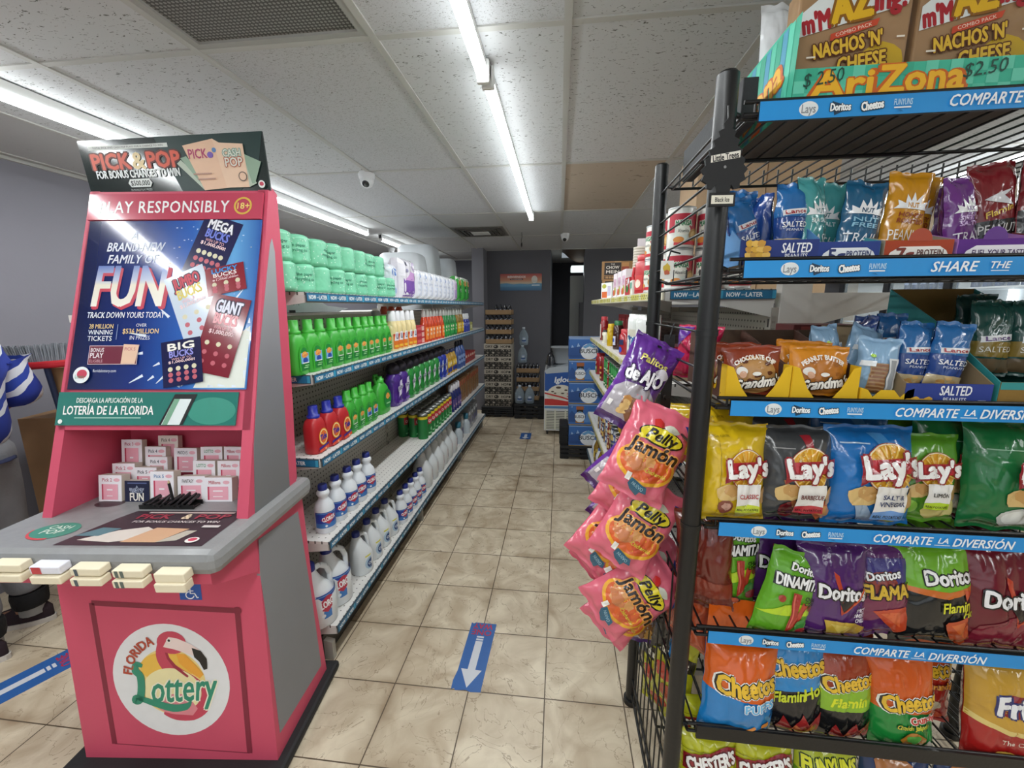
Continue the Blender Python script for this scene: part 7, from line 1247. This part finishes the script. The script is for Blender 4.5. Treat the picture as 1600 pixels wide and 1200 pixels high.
LB_ = bag('chip_bag', 'yellow chip bag seen through the side wires beside the hanging pink bags', .15, .18, .07, '#c8a81e', [('p', [(-.5, .5), (.5, .6), (.5, .95), (-.5, .85)], '#6a1a20'), ('t', "Lay's", .0, .74, .28, '#e8e2de', dict(bold=.06, w=.8, rot=.08))], 56, group='potato chip bags on the chip shelf'); at(LB_, .378, 1.26, ZK[3]+.02, -.9, -.02, -.05)
# top of the rack: nacho trays in a teal carton
ZS = ZK[6]+.008
t = thing('display_carton', 'teal checkered display carton reading AriZona on top of the rack', 'display tray', (0, 0, 0))
TEA = mat('#45b89a', 'card'); x0, x1, y0, y1 = .425, .86, .905, 1.22
MB().bb((x0, y0, ZS), (x1, y1, ZS+.003), mat('#5f564e', 'card')).build('tray_floor', t)
m = MB().bb((x0, y0-.0012, ZS), (x1, y0+.0012, ZS+.062), TEA); S = flat((x0, y0-.0014, ZS)); r = random.Random(6)
for i in range(22):
    for j in range(3):
        if (i+j) % 2: m.ops(S, [('r', .02*i, .0207*j, .02*i+.0198, .0207*j+.0207, r.choice(['#56c4a6', '#3aa88a', '#66ccb0']))])
m.ops(S, [('t', 'Ari', .083, .033, .043, '#c8621e', dict(bold=.12, w=.112)), ('t', 'Ari', .083, .033, .043, '#ecb42a', dict(bold=.05, w=.104)), ('t', 'Zona', .215, .036, .043, '#c8621e', dict(bold=.12, w=.145)), ('t', 'Zona', .215, .036, .043, '#ecb42a', dict(bold=.05, w=.137)), ('t', '$ 2.50', .05, .045, .022, '#20483e', dict(w=.07, rot=.12, shear=.2)), ('t', '$2.50', .315, .045, .022, '#20483e', dict(w=.07, rot=.1, shear=.2))], off=.0008); m.build('front_flap', t)
m = MB().prism([(y0, ZS), (y1, ZS), (y1, ZS+.155), (y0+.03, ZS+.155), (y0, ZS+.14)], 0, x0-.0012, x0+.0012, TEA); S = flat((x0-.0014, y1, ZS), (0, -1, 0))
for i in range(14): m.ops(S, [('p', [(.01+.022*i, .0), (.03+.022*i, .0), (.02+.022*i+.02, .15), (.02+.022*i, .15)], ['#56c4a6', '#3aa88a', '#4a9ab8'][i % 3])])
m.ops(S, [('p', [(.02, .03), (.09, .13), (.06, .03)], '#d8402e'), ('p', [(.05, .02), (.1, .1), (.09, .02)], '#e8b42a'), ('t', 'Zona', .19, .07, .055, '#c8621e', dict(bold=.12, w=.17, rot=.2)), ('t', 'Zona', .19, .07, .055, '#ecb42a', dict(bold=.05, w=.16, rot=.2)), ('p', [(.15, .0), (.21, .04), (.2, .0)], '#e0622a')], off=.0008); m.build('side_flap', t)
MB().bb((x1-.0012, y0, ZS), (x1+.0012, y1, ZS+.14), TEA).bb((x0, y1-.0012, ZS), (x1, y1+.0012, ZS+.155), TEA).build('back_flap', t)
def nacho(label, x, y, rz):
    t = thing('nacho_tray', label, 'nacho tray', (x, y, ZS+.004), rz, 'wrapped nacho trays'); W, H = .192, .205
    m = MB().bb((-W/2, 0, 0), (W/2, .045, H), mat('#a58462', 'film'), .004); m.build('tray_body', t)
    m = MB(); S = flat((-W/2, -.0006, 0)); k = W
    m.ops(S, [('p', blob(.78*k, .38*k, .2*k, .16*k, 3, k=.05), '#c8a428'), ('p', blob(.2*k, .1*k, .24*k, .12*k, 5, k=.1), '#c09030'), ('p', [(.0, .32*k), (.5*k, .1*k), (.5*k, .13*k), (.0, .36*k)], '#9a5a3a'), ('p', [(.02*k, .98*k), (.4*k, 1.06*k), (.36*k, 1.02*k)], '#d8a828'),
        ('p', [(.02*k, .62*k), (.95*k, .84*k), (.98*k, 1.04*k), (.3*k, 1.04*k), (.02*k, .82*k)], '#dfe6e6'), ('t', "m'M", .16*k, .745*k, .16*k, '#a8242e', dict(bold=.07, w=.24*k, rot=.2)), ('t', 'AZ', .46*k, .87*k, .24*k, '#e2b424', dict(bold=.08, w=.34*k, rot=.15, ol='#8a5a1a')), ('t', 'ing!', .79*k, .9*k, .17*k, '#a8242e', dict(bold=.07, w=.26*k, rot=.1)),
        ('p', [(.3*k, .63*k), (.72*k, .74*k), (.7*k, .68*k), (.3*k, .57*k)], '#c84a2e'), ('t', 'COMBO PACK', .5*k, .655*k, .03*k, '#f0e2d0', dict(w=.32*k, rot=.24)), ('t', "NACHOS 'N'", .46*k, .53*k, .12*k, '#e0b83a', dict(bold=.05, w=.6*k, rot=.16, ol='#5a2a14')), ('t', 'CHEESE', .6*k, .38*k, .12*k, '#e0b83a', dict(bold=.05, w=.42*k, rot=.12, ol='#5a2a14')), ('r', .1*k, .43*k, .18*k, .445*k, '#efe8da'), ('r', .88*k, .56*k, .95*k, .575*k, '#efe8da')]); m.build('print', t); return t
nacho('wrapped nachos and cheese tray in the teal carton, left one', .527, .925, .0); nacho('wrapped nachos and cheese tray in the teal carton, right one', .733, .93, -.0)
PZ = bag('pretzel_bag', 'white and yellow snack bag behind the teal carton on top of the rack', .12, .2, .07, '#dfe2e4', [('p', blob(0, .5, .3, .3, 4), '#c8a428'), ('p', blob(.1, 1.2, .2, .2, 6), '#b8442a')], 61, 'snack bag'); at(PZ, .50, 1.13, ZS+.005, .1, -.02, 0); PZ.scale = (.9, 1, 1.5)
t = rbox('black_display_box', 'long black display box standing along the left side of the rack top shelf', .372, .96, ZK[6]-.06+.064, (.03, .40, .085), '#2a2b2e')
# ---- hung on the rack
t = thing('air_freshener_sign', 'black tree-shaped cardboard air freshener sign hung on the rack post', 'sign', (.300, .862, 1.775), .05)
half = [(0, .118), (.008, .108), (.006, .1), (.016, .095), (.013, .086), (.024, .08), (.02, .07), (.03, .063), (.027, .054), (.036, .048), (.034, .038), (.042, .03), (.036, .022), (.04, .012), (.03, .006), (.03, -.002), (.02, -.004), (.014, .004), (.012, -.012)]
m = MB().prism(half+[(-x, z) for x, z in half[::-1]], 1, -.003, .003, mat('#1d1e20', 'card')).bb((-.024, -.003, -.034), (.024, .003, -.01), mat('#1d1e20', 'card')); m.ops(flat((0, -.0032, 0)), [('p', [(-.026, .042), (.026, .05), (.026, .062), (-.026, .054)], '#e6e2d8'), ('t', 'Little Trees', 0, .052, .0105, '#16161a', dict(bold=.04, w=.046, rot=.15)), ('r', -.02, -.03, .02, -.015, '#e0dccc'), ('t', 'Black Ice', 0, -.0225, .008, '#16161a', dict(bold=.02, w=.026)), ('e', .0, .034, .0025, .0025, '#8a8a8a')]); m.build('tree_card', t)
m = MB().tube([(0, -.001, .115), (0, .004, .14)], .0015, '#333333', 5); m.build('hanger', t)
t = thing('price_card', 'small white picture card clipped on the wire side of the rack', 'card', (.272, 1.12, 1.625), .1); m = MB().bb((-.016, -.001, 0), (.016, .001, .045), mat('#e8e6de', 'paper'), 0); m.ops(flat((-.016, -.0012, 0)), [('p', blob(.015, .026, .009, .012, 3), '#d8b84a'), ('p', blob(.015, .016, .008, .006, 4), '#c86a4a')]); m.build('card_face', t)
MB().tube([(0, .001, .045), (.01, .01, .07), (.038, .02, .065)], .0022, IRON).build('wire_hook', t)
t = thing('clip_strip', 'black hanging strip on the rack side carrying the pink snack bags', 'clip strip', (.30, 1.16, 0)); MB().bb((-.014, -.002, .62), (.014, .002, 1.48), '#1c1c1e').tube([(0, 0, 1.47), (.01, .0, 1.51)], .003, IRON).build('strip', t)
for k in range(7): MB().tube([(0, 0, .7+.12*k), (-.012, -.03, .71+.12*k), (-.016, -.05, .722+.12*k)], .0022, IRON).build('hook', t)
PB = [('p', ell(.06, .98, .37, .14, 0, 360, 20), '#1c1a14'), ('p', ell(.06, .985, .345, .12, 0, 360, 20), '#e2d02a'), ('p', [(-.24, .98), (-.3, .84), (-.1, .9)], '#e2d02a'), ('t', 'Pelly', .08, .985, .15, '#1c1a14', dict(bold=.06, w=.5, shear=.2)), ('p', blob(-.06, 1.16, .09, .06, 4), '#c8302e'), ('p', blob(.16, 1.14, .12, .05, 6), '#c8c8b8'), ('p', ell(.02, .52, .46, .3, 0, 360, 24), '#e8a82a'), ('p', ell(.02, .53, .41, .255, 0, 360, 24), '#d8602a'), ('p', blob(-.1, .56, .26, .16, 7), '#d89a5a'), ('p', blob(-.14, .5, .18, .1, 9), '#c87a4a'), ('p', blob(.18, .44, .14, .1, 8), '#d0502a'),
      ('t', 'Jamón', .02, .76, .19, '#241814', dict(bold=.06, w=.78, shear=.15, ol='#e8a050')), ('t', 'Chicharrón', .2, .46, .06, '#d8c83a', dict(bold=.03, w=.34)), ('p', [(-.1, .28), (.18, .22), (.2, .12), (.1, .13), (.08, .06), (-.04, .1), (-.12, .18)], '#1f5a76'), ('t', 'NUEVO', .04, .19, .05, '#a8d0dc', dict(w=.2, rot=-.2)), ('r', -.2, .22, -.12, .34, '#efece6'), ('p', [(.3, 1.28), (.5, 1.28), (.5, 1.08)], '#22387e')]
PK = bag('snack_bag', 'x', .172, .245, .06, '#d8667a', PB, 71, 'snack bag', 'pink snack bags hanging on the rack side', seal=.05, pl=.7)
HP = [(0.232, 1.03, 1.19, -0.02, -0.25, 0.42, 'pink snack bag hung at the side of the rack, topmost with its yellow logo showing'), (0.222, 1.1, 1.09, 0.08, -0.2, 0.55, 'pink snack bag second from the top, mostly behind the topmost pink bag'), (0.215, 1.035, 0.985, -0.05, -0.25, 0.52, 'pink snack bag in the middle of the hanging bunch with large lettering'), (0.165, 1.1, 0.925, 0.1, -0.2, 0.68, 'pink snack bag sticking out farthest into the aisle from the bunch'), (0.185, 1.15, 0.85, 0.15, -0.15, 0.85, 'pink snack bag low in the bunch with its corner over the aisle'), (0.222, 1.09, 0.845, 0.05, -0.2, 1.0, 'pink snack bag third from the bottom, turned sideways with a blue corner label'), (0.215, 1.035, 0.775, -0.05, -0.22, 0.98, 'pink snack bag second from the bottom of the hanging bunch'), (0.222, 1.1, 0.695, 0.02, -0.2, 0.8, 'lowest pink snack bag of the bunch, its tip pointing at the floor')]
def hang(o, cx, cy, cz, rz, tl, ro, H):
    M = Matrix.Rotation(rz, 3, 'Z') @ Matrix.Rotation(tl, 3, 'X') @ Matrix.Rotation(ro, 3, 'Y'); o.rotation_euler = M.to_euler(); o.location = Vector((cx, cy, cz)) - M @ Vector((0, 0, H/2))
for i, h in enumerate(HP):
    o = PK if i == 0 else PK.copy()
    if i: COL.objects.link(o)
    o['label'] = h[6]; hang(o, *h[:6], .245)
PR_ = [('r', -.5, .0, .5, .16, '#4a2a6a'), ('p', [(-.44, .16), (.44, .16), (.42, .75), (.2, .92), (-.3, .86), (-.44, .7)], '#a8a2a8'), ('p', blob(.1, .42, .28, .22, 5), '#8a5a3a')]+[('p', blob(.02+.22*math.cos(i*2.1), .4+.17*math.sin(i*1.9), .09, .07, i), ['#d8a860', '#c48a48', '#e2bc78'][i % 3]) for i in range(9)]+[('t', 'Palitos', .05, 1.42, .13, '#d8cc6a', dict(bold=.05, w=.56)), ('t', 'de AJO', .0, 1.08, .26, '#f2f0f4', dict(bold=.06, w=.78, rot=.05, ol='#2a1a40')), ('p', blob(.3, 1.26, .14, .1, 6), '#dcd8e2'), ('e', .0, 1.74, .05, .03, '#1c1428'), ('r', -.4, .3, -.32, .42, '#efece8')]
PP = bag('snack_bag', 'x', .135, .255, .06, '#5c2c86', PR_, 72, 'snack bag', 'purple snack bags hanging on the rack side', seal=.05, pl=.7)
for i, h in enumerate([(.212, 1.10, 1.355, .05, -.2, .48, 'purple snack bag with clear window, topmost on the hanging strip'), (.21, 1.24, 1.08, .1, -.2, .8, 'purple snack bag sticking out from behind the topmost pink bag'), (.225, 1.24, .97, .1, -.2, .75, 'purple snack bag showing a brown corner behind the middle pink bags'), (.292, 1.24, .58, -.1, -.1, .15, 'lowest purple snack bag, beside the side wires under the pink bunch')]):
    o = PP if i == 0 else PP.copy()
    if i: COL.objects.link(o)
    o['label'] = h[6]; hang(o, *h[:6], .255)
